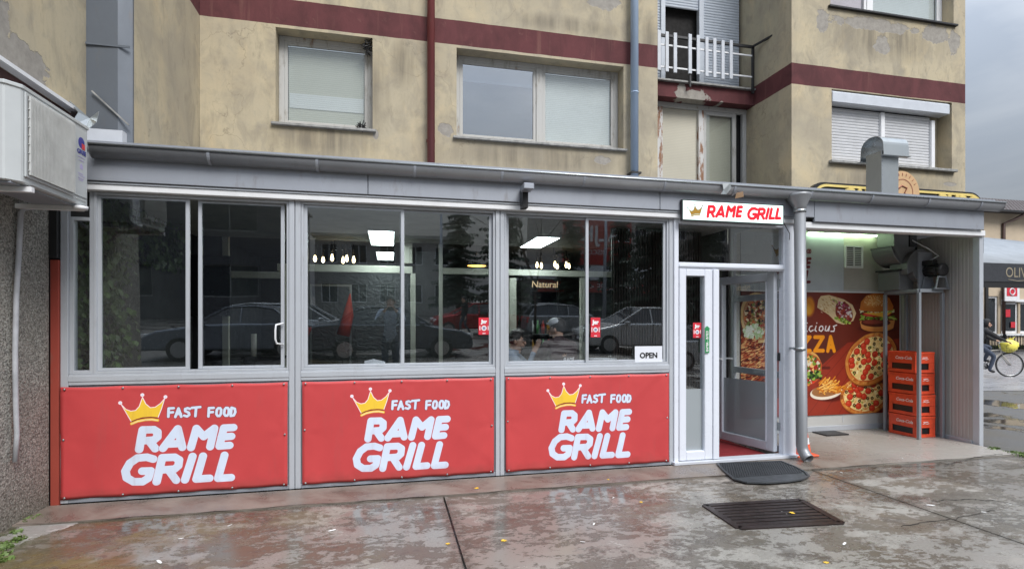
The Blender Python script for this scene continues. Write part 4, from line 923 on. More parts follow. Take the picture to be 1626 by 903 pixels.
# ------------------------------------------------------------------ banners
def banner_mat(off):
    t = NT('red_banner_print'); uvn = t.n('ShaderNodeUVMap'); i = t.n('ShaderNodeTexImage'); i.image = IM_LOGO; i.extension = 'CLIP'; i.interpolation = 'Cubic'; t.l(uvn.outputs[0], i.inputs[0])
    n = t.noise(2.2, 4, .6); base = t.mix(t.rng(n, .3, .7), (.56,.066,.068), (.50,.056,.060)); v = t.n('ShaderNodeMix'); c = t.mix(i.outputs[1], base, i.outputs[0])
    x, y, z = t.xyz(); c = t.mix(t.rng(t.math('ADD', z, t.math('MULTIPLY', t.noise(5, 7, .7), .22)), .10, .26, .5, 0), c, (.20,.065,.05)); c = t.mix(t.math('MULTIPLY', t.rng(t.noise(3.5, 6, .65, (2.4,2.4,.3)), .55, .72), .22), c, (.33,.10,.09))
    return t.set(c, .45, spec=.35)
bm_ = banner_mat(0)
lx = (lc.x0, lc.x1)
banner_specs = [(P(101, 605, F0)[0], P(458, 605, F0)[0], 0.0, 'red banner with crown logo in the leftmost bay, beside the pebbledash wall'),
                (P(481, 605, F0)[0], P(783, 605, F0)[0], P(557, 625, F0)[0]-P(192, 630, F0)[0], 'red banner with crown logo in the middle bay, between two grey posts'),
                (P(801.5, 605, F0)[0], P(1059, 605, F0)[0], P(866, 620, F0)[0]-P(192, 630, F0)[0], 'red banner with crown logo in the bay next to the white door')]
for k, (a, b, sh, lab) in enumerate(banner_specs):
    z0, z1 = .045, .975; nx, nz = 60, 30; m = MB(); Y = F0-.042
    rnd = np.random.default_rng(k); ph = rnd.uniform(0, 6, 6)
    eye = []
    ne = 5
    for i in range(ne): eye.append((a+.03+(b-a-.06)*i/(ne-1), z1-.018)); eye.append((a+.03+(b-a-.06)*(i)/(ne-1), z0+.018))
    eye += [(a+.022, (z0+z1)/2+.03), (b-.022, (z0+z1)/2)]
    def dep(x, z):
        u = (x-a)/(b-a); v = (z-z0)/(z1-z0); e = min(u, 1-u, )*min(v, 1-v)
        d = .002+.0022*math.sin(9*u+4*v+ph[0])+.0016*math.sin(17*u-9*v+ph[1])+.0035*math.exp(-((u*1.6-v*.9-.12*ph[2])/.035)**2)*v+.003*math.exp(-((u*1.1+v*.7-.9-.05*ph[3])/.03)**2)*(1-v)
        for ex, ez in eye:
            r = math.hypot(x-ex, z-ez); th = math.atan2(z-ez, x-ex); d += .0038*math.exp(-r/.11)*math.sin(th*5+ph[2])-.004*math.exp(-(r/.03)**2)
        if v < .25: d += .004*math.sin(u*38+ph[3])*(.25-v)*4
        return d
    for j in range(nz+1):
        for i in range(nx+1):
            x = a+(b-a)*i/nx; z = z0+(z1-z0)*j/nz
            sg = 0
            if j == nz: z -= .006*abs(math.sin(math.pi*(i/nx)*(ne-1)))
            if j == 0: z += .006*abs(math.sin(math.pi*(i/nx)*(ne-1)))
            m.v.append((x, Y-dep(x, z), z))
    for j in range(nz):
        for i in range(nx): q_ = j*(nx+1)+i; m.f.append((q_, q_+1, q_+nx+2, q_+nx+1)); m.m.append(0); m.smooth.append(True)
    o = m.build('banner', bm_, None, fix=False, uv=lambda v, sh=sh: ((v[0]-sh-lc.x0)/(lc.x1-lc.x0), (v[2]-lc.z0)/(lc.z1-lc.z0)))
    tag(o, lab, 'banner', 'red banners under the windows'); s_ = o.modifiers.new('thick', 'SOLIDIFY'); s_.thickness = .002; s_.offset = -1
    for i, (ex, ez) in enumerate(eye):
        if k == 0 and i == 0: scr_ = MB().tube([(0, .004, 0), (0, -.004, 0), (0, -.007, 0)], [.0085, .0085, .004], 10).build('screw', Mt['galv'], o); sc1 = scr_
        else: sc1 = scr_.copy(); COL.objects.link(sc1); sc1.parent = o
        sc1.location = (ex, Y-.006-dep(ex, ez), ez)
# ------------------------------------------------------------------ lit sign
ls = thing('light_box_sign', 'lit white box sign with crown and red lettering hung over the door', 'sign', ((sgx0+sgx1)/2, 5.05, sgz0))
ys = 5.02
MB().box(sgx0-.012, sgx1+.012, ys+.004, ys+.036, sgz0-.012, sgz1+.012).build('sign_case', Mt['dark'], ls, bevel=.004)
painted('sign_face', sc_, sgx0, sgx1, sgz0, sgz1, ys, ls, img_mat('sign_print', IM_SIGN, strength=.42), .003)
cb = MB().tube([(sgx1+.01, ys+.03, 2.72), (sgx1+.03, ys+.03, 2.60), (sgx1+.1, ys+.02, 2.48), (sgx1+.13, ys+.06, 2.42)], .004, 6).build('cable', Mt['black'], ls)
# stickers and notices
def sticker(px0, px1, py0, py1, mat, name, label, cat, Y=F0-.012, extra=None, grp=None):
    x0, z1 = P(px0, py0, Y); x1, z0 = P(px1, py1, Y)
    o = MB().box(x0, x1, Y-.001, Y, z0, z1).build(name, mat); tag(o, label, cat, grp); return o, x0, x1, z0, z1
redst = simple('sticker_red', (.62,.03,.05), .4); paper = simple('paper', (.72,.74,.80), .6, var=.03); whitep = simple('sticker_white', (.85,.83,.84), .5)
for (a, b, c, d, lab, Y) in ((760, 777, 504, 531, 'small red and white sticker on the middle window, right edge', F0+.027), (938, 953, 504, 535, 'small red and white sticker on the third window beside the central bar', F0+.002), (1100.5, 1113.5, 512, 536, 'small red and white sticker on the narrow side pane of the door', F0-.0115)):
    o, x0, x1, z0, z1 = sticker(a, b, c, d, redst, 'sticker', lab, 'sticker', Y)
    o['group'] = 'red stickers on the glass'
    w_, h_ = x1-x0, z1-z0; xc = (x0+x1)/2
    text(o, 'lettering', 'Jer', (xc, Y-.0025, z1-h_*.24), h_*.27, whitep, sx=1.0, offset=.004)
    m = MB(); zc = z0+h_*.38; m.tube([(xc, Y-.0015, zc), (xc, Y-.003, zc)], w_*.24, 16); m.box(xc-w_*.42, xc-w_*.35, Y-.003, Y-.0015, zc-h_*.12, zc+h_*.13); m.box(xc+w_*.35, xc+w_*.42, Y-.003, Y-.0015, zc-h_*.12, zc+h_*.13); m.box(xc-w_*.15, xc+w_*.15, Y-.003, Y-.0015, z0+h_*.05, z0+h_*.09); m.build('print', whitep, o)
    m = MB().box(xc-w_*.13, xc+w_*.13, Y-.0042, Y-.0031, zc-w_*.13, zc+w_*.13).build('print', simple('sticker_blue', (.25,.27,.4), .5), o)
o, x0, x1, z0, z1 = sticker(1008, 1051.5, 549.5, 577, paper, 'open_notice', 'white paper notice with bold black OPEN in the lower right corner of the third window', 'notice', F0-.004)
text(o, 'lettering', 'OPEN', ((x0+x1)/2, F0-.0065, (z0+z1)/2-.006), .078, Mt['black'], offset=.0026)
# green arrow on the door
grn = simple('sticker_green', (.03,.25,.09), .45)
Ya = y0-.0225; x0, z1 = P(1118, 517, Ya); x1, z0 = P(1127.5, 560, Ya); xc = (x0+x1)/2
o = MB().prism([(x0+.01, z0), (x1-.01, z0), (x1-.01, z1-.035), (x1+.004, z1-.035), (xc, z1), (x0-.004, z1-.035), (x0+.01, z1-.035)], 'y', Ya-.0015, Ya-.0005).build('arrow_sticker', grn); tag(o, 'green arrow sticker with white vertical lettering on the white door frame', 'sticker')
text(o, 'lettering', 'ENTER - ВЛЕЗ', (xc+.002, Ya-.0025, (z0+z1)/2-.02), .034, whitep, rot=(math.pi/2, -math.pi/2, 0), offset=.0008)
# board and poster
brd = painted('logo_board', wb, bx0, bx1, bz0, 2.72, YP+.001, None, img_mat('board_print', IM_BOARD, .45), .006); tag(brd, 'pale board with dark red crown logo above the food poster', 'board')
pst = painted('food_poster', pc, px0, px1-.01, pz0, pz1, YP-.004, None, img_mat('poster_print', IM_POSTER, .35, spec=.4), .005); tag(pst, 'large brown food poster with pizzas, burger, wrap and fries under the word PIZZA', 'poster')
tr = MB().box(px0, px1-.02, YP-.006, YP+.006, pz1+.001, pz1+.02).box(px1-.01, px1+.006, YP-.006, YP+.006, pz0, pz1).build('trim', Mt['white'], pst)
# ------------------------------------------------------------------ service bay equipment
vg = thing('vent_grille', 'small square white vent grille on the bay wall left of the metal duct', 'vent', (6.3, YP, 2.2))
vx0, vz1 = P(1341, 390, YP); vx1, vz0 = P(1369, 426, YP)
MB().box(vx0, vx0+.02, YP-.02, YP+.003, vz0, vz1).box(vx1-.02, vx1, YP-.02, YP+.003, vz0, vz1).box(vx0+.02, vx1-.02, YP-.02, YP+.003, vz1-.02, vz1).box(vx0+.02, vx1-.02, YP-.02, YP+.003, vz0, vz0+.02).box((vx0+vx1)/2-.008, (vx0+vx1)/2+.008, YP-.018, YP+.003, vz0+.02, vz1-.02).build('grille_frame', Mt['white'], vg)
n = 10; first = None
for i in range(n):
    z = vz0+.03+(vz1-vz0-.05)*i/n
    if first is None: first = MB().box(vx0+.02, vx1-.02, -.006, .006, -.006, .005).build('vane', Mt['white'], vg); v_ = first
    else: v_ = first.copy(); COL.objects.link(v_)
    v_.location = (0, YP-.008, z); v_.rotation_euler = (0, 0, 0)
MB().box(vx0+.02, vx1-.02, YP-.001, YP+.003, vz0+.02, vz1-.02).build('backing', Mt['dark'], vg)
# rack
rk = thing('metal_rack', 'tall open rack of grey square tube holding the extractor fan over red crates', 'rack', (6.8, 5.8, 0))
A_, B_, C_ = (6.60, 5.53), (7.0, 5.55), (6.70, 6.10); D_ = (7.08, 6.12); zr = 1.94
for q_ in (A_, B_, C_, D_): MB().box(q_[0]-.019, q_[0]+.019, q_[1]-.019, q_[1]+.019, .014, zr-.045).build('post', Mt['rackgrey'], rk, bevel=.003)
for a, b in ((A_, B_), (A_, C_), (B_, D_), (C_, D_)): MB().bar((a[0], a[1], zr-.022), (b[0], b[1], zr-.022), .036, .044).build('rail', Mt['rackgrey'], rk, bevel=.003)
# crates
def crate():
    r = thing('bottle_crate', 'x', 'crate'); w2, l2, h = .15, .20, .27
    m = MB(); t_ = .012
    def side(axis, s):
        # a face with two hand openings left free near the bottom, and bands proud of it
        W_ = l2 if axis == 'x' else w2; X0 = (w2 if axis == 'x' else l2)*s
        def bb(u0, u1, z0, z1, d0=0, d1=t_):
            a, b = X0-s*d1, X0-s*d0
            if axis == 'x': m.box(a, b, u0, u1, z0, z1)
            else: m.box(u0, u1, a, b, z0, z1)
        oz0, oz1 = .040, .120; ow = W_*.74 if axis == 'x' else W_*.42
        bb(-W_+t_, W_-t_, 0, oz0); bb(-W_+t_, W_-t_, oz1, h); bb(-W_+t_, -ow, oz0, oz1); bb(ow, W_-t_, oz0, oz1)
        bb(-W_, W_, h-.028, h, -.006, .0); bb(-W_, W_, 0, .02, -.005, 0); bb(-W_*.9, W_*.9, .125, .135, -.004, 0)
    side('x', -1); side('x', 1); side('y', -1); side('y', 1)
    for sx_ in (-1, 1):
        for sy_ in (-1, 1): m.box(sx_*(w2-t_), sx_*w2, sy_*(l2-t_), sy_*l2, 0, h)
    m.box(-w2+t_, w2-t_, -l2+t_, l2-t_, 0, .01)
    b = m.build('crate_shell', Mt['crate'], r, bevel=.002)
    MB().box(-w2+t_+.004, w2-t_-.004, -l2+t_+.004, l2-t_-.004, .012, .12).build('bottles', Mt['black'], r)
    return r
def crate_print(r):
    text(r, 'lettering', 'Coca-Cola', (-.1515, -.03, .19), .056, Mt['cratewhite'], rot=(math.pi/2, 0, -math.pi/2), shear=.25, offset=.0012, depth=.001)
    m = MB().tube([(-.05,-.2015,.175),(-.02,-.2015,.183),(.015,-.2015,.172),(.05,-.2015,.18)], .004, 5).build('print', Mt['cratewhite'], r)
    MB().box(-.04,.04,-.2015,-.2,.195,.203).build('print', Mt['cratewhite'], r)
cr0 = crate(); crate_print(cr0); cr0['group'] = 'stack of red bottle crates'
names = ['red bottle crate with white script, lowest of the stack in the bay', 'red bottle crate with white script, second from the bottom of the stack', 'red bottle crate with white script, third from the bottom of the stack', 'red bottle crate with white script, topmost of the stack in the bay']
for i in range(4):
    c = cr0 if i == 0 else copy_tree(cr0); c.location = (6.80+random.uniform(-.012,.012), 5.80+random.uniform(-.015,.015), .016+.279*i); c['label'] = names[i]; c.rotation_euler.z = random.uniform(-.045, .045)
# extractor fan
ef = thing('extractor_fan', 'grey sheet metal extractor fan with black motor on top of the rack', 'fan', (6.8, 5.8, zr))
yb = 6.02
e0 = P(1404, 452, 5.95); 
MB().box(6.62, 6.86, 5.82, 6.14, zr+.005, 2.20).build('fan_base_box', Mt['ductgrey'], ef, bevel=.004)
MB().box(6.60, 6.90, 5.80, 6.16, 2.202, 2.225).build('gasket', Mt['black'], ef)
m = MB(); prof = [(6.93+.24*math.cos(math.radians(a))*1.0, 2.30+.26*math.sin(math.radians(a))) for a in range(-60, 301, 15)]
vol = [(6.88+(.16+.09*(a/360))*math.cos(math.radians(a+200)), 2.24+(.17+.10*(a/360))*math.sin(math.radians(a+200))) for a in range(0, 361, 15)]
m = MB().prism(vol, 'y', 5.72, 5.98); vo = m.build('volute_housing', Mt['ductgrey'], ef, bevel=.004)
MB().box(6.80, 7.02, 5.70, 5.719, zr+.005, 2.44).build('face_plate', Mt['sheet'], ef)
m = MB(); mc = Vector((6.93, 5.52, 2.19)); m.tube([mc+Vector((0,.19,0)), mc+Vector((0,-.0,0))], .075, 18); 
for a in range(0, 360, 30): m.bar(mc+Vector((.078*math.cos(math.radians(a)), .17, .078*math.sin(math.radians(a)))), mc+Vector((.078*math.cos(math.radians(a)), .02, .078*math.sin(math.radians(a)))), .012)
mo = m.build('motor', Mt['black'], ef); m = MB().tube([mc, mc+Vector((0,-.045,0)), mc+Vector((0,-.06,0))], [.085,.083,.06], 20); m.build('motor_cowl', Mt['dark'], mo)
MB().box(6.85, 6.93, 5.56, 5.70, 2.26, 2.32).build('terminal_box', Mt['black'], mo)
MB().box(mc.x-.045, mc.x+.0, 5.565, 5.66, 2.155, 2.20).build('name_plate', Mt['galv'], mo)
m = MB(); 
for y in (5.50, 5.68):
    m.bar((6.83, y, zr+.01), (6.87, y, 2.10), .014); m.bar((7.03, y, zr+.01), (6.99, y, 2.10), .014); m.bar((6.87, y, 2.10), (6.99, y, 2.10), .02)
m.box(6.80, 7.06, 5.49, 5.70, zr+.001, zr+.012); m.build('motor_bracket', Mt['rackgrey'], ef)
MB().tube([(6.90,5.63,2.32),(7.0,5.60,2.38),(6.97,5.7,2.48),(6.86,5.85,2.62),(6.80,5.95,2.76)], .008, 8).build('cable', Mt['white'], ef)
# ducts: elbow from the volute up to the ceiling
dct = thing('metal_duct', 'galvanised curved duct elbow running from the fan to the bay ceiling', 'duct', (6.5, 6.0, 2.2))
m = MB(); pr = []
cxe, cze = 6.78, 2.52
el = [(cxe-.30*math.cos(math.radians(a)), cze-.26*math.sin(math.radians(a))) for a in range(0, 91, 10)]
poly = [(6.46, 2.52)]+el+[(6.90, 2.26), (6.90, 2.52)]
MB().prism(poly, 'y', 5.80, 6.12).build('elbow', Mt['ductgrey'], dct, bevel=.003)
MB().box(6.56, 6.80, 5.84, 6.10, 2.523, 2.758).build('riser', Mt['ductgrey'], dct, bevel=.003)
MB().box(6.82, 6.94, 5.84, 6.12, 2.525, 2.757).build('riser', Mt['dark'], dct, bevel=.003)
MB().box(6.865, 6.875, 5.785, 5.80, 2.27, 2.52).build('seam', Mt['dark'], dct)
# LED strip
lt = thing('strip_light', 'lit greenish white strip light under the bay ceiling', 'lamp', (6.0, YP, 2.72))
l0, l1 = P(1284, 369, YP-.05)[0], P(1397, 370, YP-.05)[0]
MB().box(l0, l1-.02, YP-.06, YP-.02, 2.735, 2.758).build('lamp_housing', Mt['white'], lt); MB().box(l0+.01, l1-.03, YP-.055, YP-.025, 2.722, 2.734).build('lamp_tube', emit('strip_glow', (.70,1,.60), 7), lt)
# dark strip column behind the downpipe
# ------------------------------------------------------------------ chimney on the roof
ch = thing('roof_chimney', 'galvanised square exhaust duct with rounded cowl standing on the annex roof', 'chimney', (6.6, 5.9, 3.0))
yc0 = 5.75; c0 = P(1400, 280, yc0)[0]; c1 = P(1427, 280, yc0)[0]
zc1 = P(1413, 246, yc0)[1]
MB().box(c0, c1, yc0, yc0+.24, 3.0, zc1+.05).build('duct_shaft', Mt['galv'], ch, bevel=.003)
m = MB(); 
zt_ = P(1413, 213, yc0-.03)[1]; zb_ = zc1-.02; R_ = (zt_-zb_)*.5; yc = yc0+.12; rad_y = .17
prof = [(yc-rad_y-.01, zb_-.005)]+[(yc-rad_y*math.cos(math.radians(a)), zt_-R_+R_*math.sin(math.radians(a))) for a in range(0, 181, 12)]+[(yc+rad_y+.01, zb_-.005)]
inn = [(yc+(p[0]-yc)*.985, p[1]-(.004 if p[1] > zb_ else 0)) for p in prof][::-1]
m.prism(prof+inn, 'x', P(1397, 230, yc0)[0]-.0, P(1437, 230, yc0)[0])
cwl = m.build('cowl', Mt['galv'], ch)
for sgn in (-1, 1): MB().box(P(1397,230,yc0)[0]-.03, P(1437,230,yc0)[0]+.01, yc+sgn*rad_y-.03, yc+sgn*rad_y+.03, zb_-.012, zb_-.004).build('cowl_lip', Mt['galv'], ch)
# rivets down the shaft corner
r0 = None
for i in range(10):
    if r0 is None: r0 = MB().tube([(0,.002,0),(0,-.003,0)], .006, 6).build('rivet', Mt['sheet'], ch); r_ = r0
    else: r_ = r0.copy(); COL.objects.link(r_)
    r_.location = (c0+.015, yc0-.001, 3.08+i*.06)
# ------------------------------------------------------------------ neighbour's sign behind the roof
YN = 7.15
ns = thing('arched_shop_sign', 'black arched shop sign with yellow outline and yellow capitals rising behind the annex roof', 'sign', (8, YN, 3.4))
n0 = P(1284, 300, YN)[0]; n1 = P(1562, 316, YN)[0]; zn = P(1320, 290, YN)[1]; znr = P(1500, 304, YN)[1]
def rr(x0, x1, z0, z1, r, n=8):
    pts = [(x0, z0), (x1, z0)]
    pts += [(x1-r+r*math.cos(a), z1-r+r*math.sin(a)) for a in [math.pi/2*i/n for i in range(n+1)]]
    pts += [(x0+r-r*math.sin(a), z1-r+r*math.cos(a)) for a in [math.pi/2*i/n for i in range(n+1)]]
    return pts
MB().prism(rr(n0, n1, 2.7, zn, .28), 'y', YN, YN+.08).build('sign_board', Mt['black'], ns)
yel_ = simple('sign_yellow', (.70,.55,.18), .5); o1 = rr(n0+.06, n1-.06, 2.75, zn-.035, .25); i1 = rr(n0+.10, n1-.10, 2.75, zn-.072, .22)
m = MB(); nn = len(o1)
m.add([(p[0], YN-.012, p[1]) for p in o1]+[(p[0], YN-.012, p[1]) for p in i1], [(k, k+1, nn+k+1, nn+k) for k in range(1, nn-1)]); o = m.build('outline', yel_, ns); o.modifiers.new('thick', 'SOLIDIFY').thickness = .012
zl_ = zn-.25
text(ns, 'lettering', 'BURO', (P(1522, 310, YN)[0], YN-.02, zn-.20), .30, yel_, offset=.012, depth=.03, sx=1.1)
text(ns, 'lettering', 'CAR', (P(1362, 305, YN)[0], YN-.02, zn-.20), .30, yel_, offset=.012, depth=.03)
YB2 = YN-.06; cx_, cz_ = P(1433, 305, YB2); rb = P(1460, 305, YB2)[0]-cx_
rs = thing('round_emblem', 'round orange emblem with a brown rim on the arched sign beside the chimney', 'sign', (cx_, YB2, cz_))
org = simple('emblem_orange', (.56,.36,.19), .6); brn = simple('emblem_brown', (.30,.10,.06), .5)
MB().tube([(cx_, YB2+.05, cz_), (cx_, YB2, cz_)], rb, 40).build('disc', org, rs)
m = MB(); vs = []; 
for rr_ in (.62, .585): vs += [(cx_+rb*rr_*math.cos(t*math.pi/20), YB2-.004, cz_+rb*rr_*math.sin(t*math.pi/20)) for t in range(41)]
m.add(vs, [(i, i+1, 41+i+1, 41+i) for i in range(40)])
for k in range(9):
    a = math.radians(150-k*15); c = Vector((cx_+rb*.78*math.cos(a), YB2-.003, cz_+rb*.78*math.sin(a))); m.bar(c, c+Vector((math.cos(a)*rb*.12, 0, math.sin(a)*rb*.12)), .012, .004)
m.tube([(cx_-rb*.3, YB2-.004, cz_+rb*.1), (cx_-rb*.05, YB2-.004, cz_+rb*.3), (cx_+rb*.25, YB2-.004, cz_+rb*.2), (cx_+rb*.1, YB2-.004, cz_-rb*.05), (cx_+rb*.4, YB2-.004, cz_-rb*.3)], .012, 6)
m.build('emblem_print', brn, rs, fix=False)
# ------------------------------------------------------------------ floodlight on the fascia
fl = thing('floodlight', 'small dark box lamp on a black bracket fixed to the grey fascia', 'lamp', (1.2, 5.0, 2.8))
X0_, X1_ = P(825, 300, 4.97)[0], P(841, 300, 4.97)[0]
MB().box(X0_, X1_, 4.80, 4.94, 2.745, 2.80).build('lamp_head', Mt['sheet'], fl, bevel=.006)
MB().box((X0_+X1_)/2-.025, (X0_+X1_)/2+.03, 4.945, 5.05, 2.60, 2.80).build('bracket', Mt['black'], fl, bevel=.003)
# ------------------------------------------------------------------ air conditioner
ac = thing('air_conditioner', 'large white wall mounted outdoor air conditioner unit on the left wall', 'air conditioner', (-2.5, 4.4, 2.4))
ax0, ax1, ay0, ay1, az0, az1 = -2.64, -2.30, 3.97, 4.80, 2.40, 3.02
MB().prism([(ax0, ay0), (ax1-.06, ay0), (ax1, ay0+.07), (ax1, ay1), (ax0, ay1)], 'z', az0, az1).build('casing', Mt['acwhite'], ac, bevel=.008)
MB().prism([(ax0-.0, ay0-.008), (ax1-.055, ay0-.008), (ax1+.007, ay0+.066), (ax1+.007, ay1+.006), (ax0, ay1+.006)], 'z', az1-.02, az1+.006).build('lid', Mt['acwhite'], ac, bevel=.004)
g0, g1, h0, h1 = ay0+.10, ay1-.22, az0+.06, az1-.05
MB().box(ax1, ax1+.012, g0-.02, g1+.02, h0-.02, h1+.02).build('grille_surround', Mt['acwhite'], ac, bevel=.006)
MB().box(ax1+.0125, ax1+.015, g0, g1, h0, h1).build('grille_back', simple('ac_shadow_grey', (.10,.10,.10), .6), ac)
nf = 34; f0 = None
for i in range(nf):
    y = g0+(g1-g0)*(i+.5)/nf
    if f0 is None: f0 = MB().box(ax1+.0155, ax1+.030, -.0025, .0025, h0, h1).build('grille_bar', Mt['acmesh'], ac); f_ = f0
    else: f_ = f0.copy(); COL.objects.link(f_)
    f_.location = (0, y, 0)
m = MB()
for i in range(9): z = h0+(h1-h0)*(i+.5)/9; m.box(ax1+.0158, ax1+.024, g0, g1, z-.003, z+.003)
m.build('grille_cross_bars', Mt['acmesh'], ac)
MB().box(ax1, ax1+.006, ay1-.18, ay1-.02, az0+.06, az1-.05).build('service_panel', Mt['acwhite'], ac, bevel=.004)
m = MB().box(ax1+.0, ax1+.004, ay1-.17, ay1-.03, az0+.035, az0+.045).build('panel_slot', Mt['acmesh'], ac)
for i in range(8): MB().box(-2.62, -2.42, ay0-.004, ay0-.0005, az0+.08+i*.065, az0+.115+i*.065).build('side_slot', simple('coil_dark', (.05,.03,.035), .6) if i == 0 else bpy.data.materials['coil_dark'], ac)
navy = simple('logo_navy', (.05,.05,.28), .4); rdd = simple('logo_red', (.65,.06,.07), .4); pink = simple('label_print', (.45,.40,.62), .5)
yc_, zc_ = ay1-.10, az1-.15
def fan_sector(cy_, cz_, r, a0, a1, x, n=14):
    pts = [(cy_, cz_)]+[(cy_+r*math.cos(math.radians(a0+(a1-a0)*i/n)), cz_+r*math.sin(math.radians(a0+(a1-a0)*i/n))) for i in range(n+1)]
    m = MB(); m.prism(pts, 'x', x, x+.0012); return m
fan_sector(yc_, zc_, .042, 0, 285, ax1+.0065).build('logo', navy, ac); MB().box(ax1+.0066, ax1+.009, yc_+.004, yc_+.044, zc_-.044, zc_-.004).build('logo', rdd, ac)
text(ac, 'lettering', 'GREE', (ax1+.008, yc_, zc_-.072), .045, navy, rot=(math.pi/2, 0, math.pi/2), offset=.0012, sx=1.15, depth=.001)
m = MB(); 
for i, z in enumerate((-.11, -.135, -.235, -.25, -.27, -.285)): m.box(ax1+.0066, ax1+.0076, yc_-.045+.008*(i % 2), yc_+.045-.012*(i % 3), zc_+z-.003, zc_+z+.003)
m.prism([(yc_-.02, zc_-.20), (yc_+.02, zc_-.20), (yc_+.02, zc_-.175), (yc_, zc_-.155), (yc_-.02, zc_-.175)], 'x', ax1+.0066, ax1+.0074); m.build('label_print', pink, ac)
for y in (ay0+.14, ay1-.10): MB().bar((-2.715, y, az0-.03), (-2.28, y, az0-.03), .035, .035).build('wall_bracket', Mt['white'], ac, bevel=.002)
MB().box(-2.60, -2.34, ay0+.03, ay1-.05, az0-.012, az0-.001).build('base_tray', Mt['sheet'], ac)
m = MB().tube([(-2.3, ay1-.1, az0-.012), (-2.3, ay1-.1, az0-.035), (-2.3, ay1-.1, az0-.045)], [.05, .048, .02], 14).build('drain_cup', Mt['white'], ac)
# white conduit on the pebbledash
def LW(px, py, X=-2.69): a = PXp(px, py, X); return (X, a[0], a[1])
cp = MB().tube([LW(58,330), LW(38,331), LW(33,338), LW(30,400), LW(26,470), LW(24,560), LW(25,640), LW(27,690), LW(24,733)], .017, 12).build('drain_hose', simple('dirty_white_hose', (.42,.43,.46), .5, var=.2)); tag(cp, 'white plastic drain hose running down the pebbledash wall', 'pipe')
# crumpled flashing where wing, cladding and gutter meet
m = MB(); base = [(-2.70,5.35,3.42),(-2.60,5.28,3.30),(-2.62,5.2,3.16),(-2.52,5.2,3.10),(-2.45,5.25,3.22),(-2.42,5.22,3.30),(-2.55,5.35,3.28),(-2.70,5.40,3.25)]
m.add(base, [(0,1,6),(1,2,6),(2,3,6),(3,4,6),(4,5,6),(0,6,7)]); cf = m.build('torn_flashing', Mt['galv'], None, fix=False); cf.modifiers.new('thick', 'SOLIDIFY').thickness = .004; tag(cf, 'crumpled piece of silver flashing above the air conditioner corner', 'flashing')
MB().box(-2.66, -2.2, 5.12, 5.20, 3.0, 3.12).build('upstand', Mt['pvcgrey'], ax)
# ------------------------------------------------------------------ mats, grate, cone, leaves
rubber = simple('black_rubber', (.05,.055,.06), .4)
mt = thing('doormat', 'black rubber doormat with a rounded front edge outside the white door', 'mat', (3.8, 4.75, .012))
def ring_mat():
    pts = [G(*p, .012) for p in ((1139,737),(1190,735.5),(1240,733.5),(1262,742),(1279,751),(1284,757),(1274,762),(1250,766),(1215,768),(1185,767),(1166,762),(1150,749))]
    return pts, min(p[0] for p in pts), max(p[0] for p in pts)
mp_, xs0, xs1 = ring_mat()
MB().prism(mp_, 'z', .0125, .020).build('mat_base', rubber, mt)
def inpoly(x, y, pts):
    c = False
    for (x1_, y1_), (x2_, y2_) in zip(pts, pts[1:]+[pts[0]]):
        if (y1_ > y) != (y2_ > y) and x < (x2_-x1_)*(y-y1_)/(y2_-y1_)+x1_: c = not c
    return c
m = MB()
for i in range(44):
    for j in range(30):
        x = xs0-.1+i*.026+(j % 2)*.013; y = 4.54+j*.021
        if inpoly(x, y, [(.5*(xs0+xs1)+(a-.5*(xs0+xs1))*.95, 4.83+(b-4.83)*.93) for a, b in mp_]): m.box(x-.009, x+.009, y-.006, y+.006, .020, .027)
tag(m.build('mat_studs', rubber, mt), kind='stuff')
m = MB(); 
for a, b in zip(mp_, mp_[1:]+[mp_[0]]): m.bar((a[0], a[1], .024), (b[0], b[1], .024), .022, .012)
m.build('mat_rim', rubber, mt)
gt = thing('drain_grate', 'dark rusty iron drain grate with long slots set in the wet concrete', 'grate', (2.9, 3.65, 0))
c4 = [Vector(G(1119.6,803)+(0,)), Vector(G(1271.5,794.3)+(0,)), Vector(G(1336,830.4)+(0,)), Vector(G(1174,839)+(0,))]
iron = simple('rusty_iron', (.030,.021,.020), .38, .3, var=.35, sc=9)
def gq(u, v, z): p = c4[0].lerp(c4[1], u).lerp(c4[3].lerp(c4[2], u), v); return Vector((p.x, p.y, z))
m = MB(); m.add([gq(0,0,.0015), gq(1,0,.0015), gq(1,1,.0015), gq(0,1,.0015)], [(0,1,2,3)]); m.build('grate_dark_sheet', Mt['black'], gt, fix=False)  # flat black sheet painted as the dark depth under the bars
m = MB()
for a, b in (((0,.0),(1,.0)), ((0,1),(1,1)), ((0,0),(0,1)), ((1,0),(1,1))):
    m.bar(gq(*a, .004), gq(*b, .004), .055, .014)
m.bar(gq(.5, 0, .0105), gq(.5, 1, .0105), .02, .016) if False else None
m.build('grate_frame', iron, gt)
for i in range(7):
    v = .12+i*.127; MB().bar(gq(.03, v, .002), gq(.97, v, .002), .040, .012).build('grate_bar', iron, gt)
im_ = MB().box(3.43, 4.15, F0-.02, 6.2, .0145, .022).build('entrance_carpet', simple('dark_red_carpet', (.20,.012,.016), .9, bump=.4)); tag(im_, 'dark red carpet just inside the open door', 'carpet')
cn = thing('traffic_cone', 'orange and white traffic cone half hidden behind the grey downpipe', 'cone', P(1274, 700, 5.18)[:1]+(5.18, .013))
xq = cn.location[0]-.02; co = simple('cone_orange', (.75,.12,.05), .5)
MB().box(xq-.14, xq+.14, 5.06, 5.30, .013, .035).build('cone_base', co, cn, bevel=.006)
def cr_(z): return .105-.085*(z-.035)/.55
zz_ = [.035, .15, .22, .33, .40, .58]
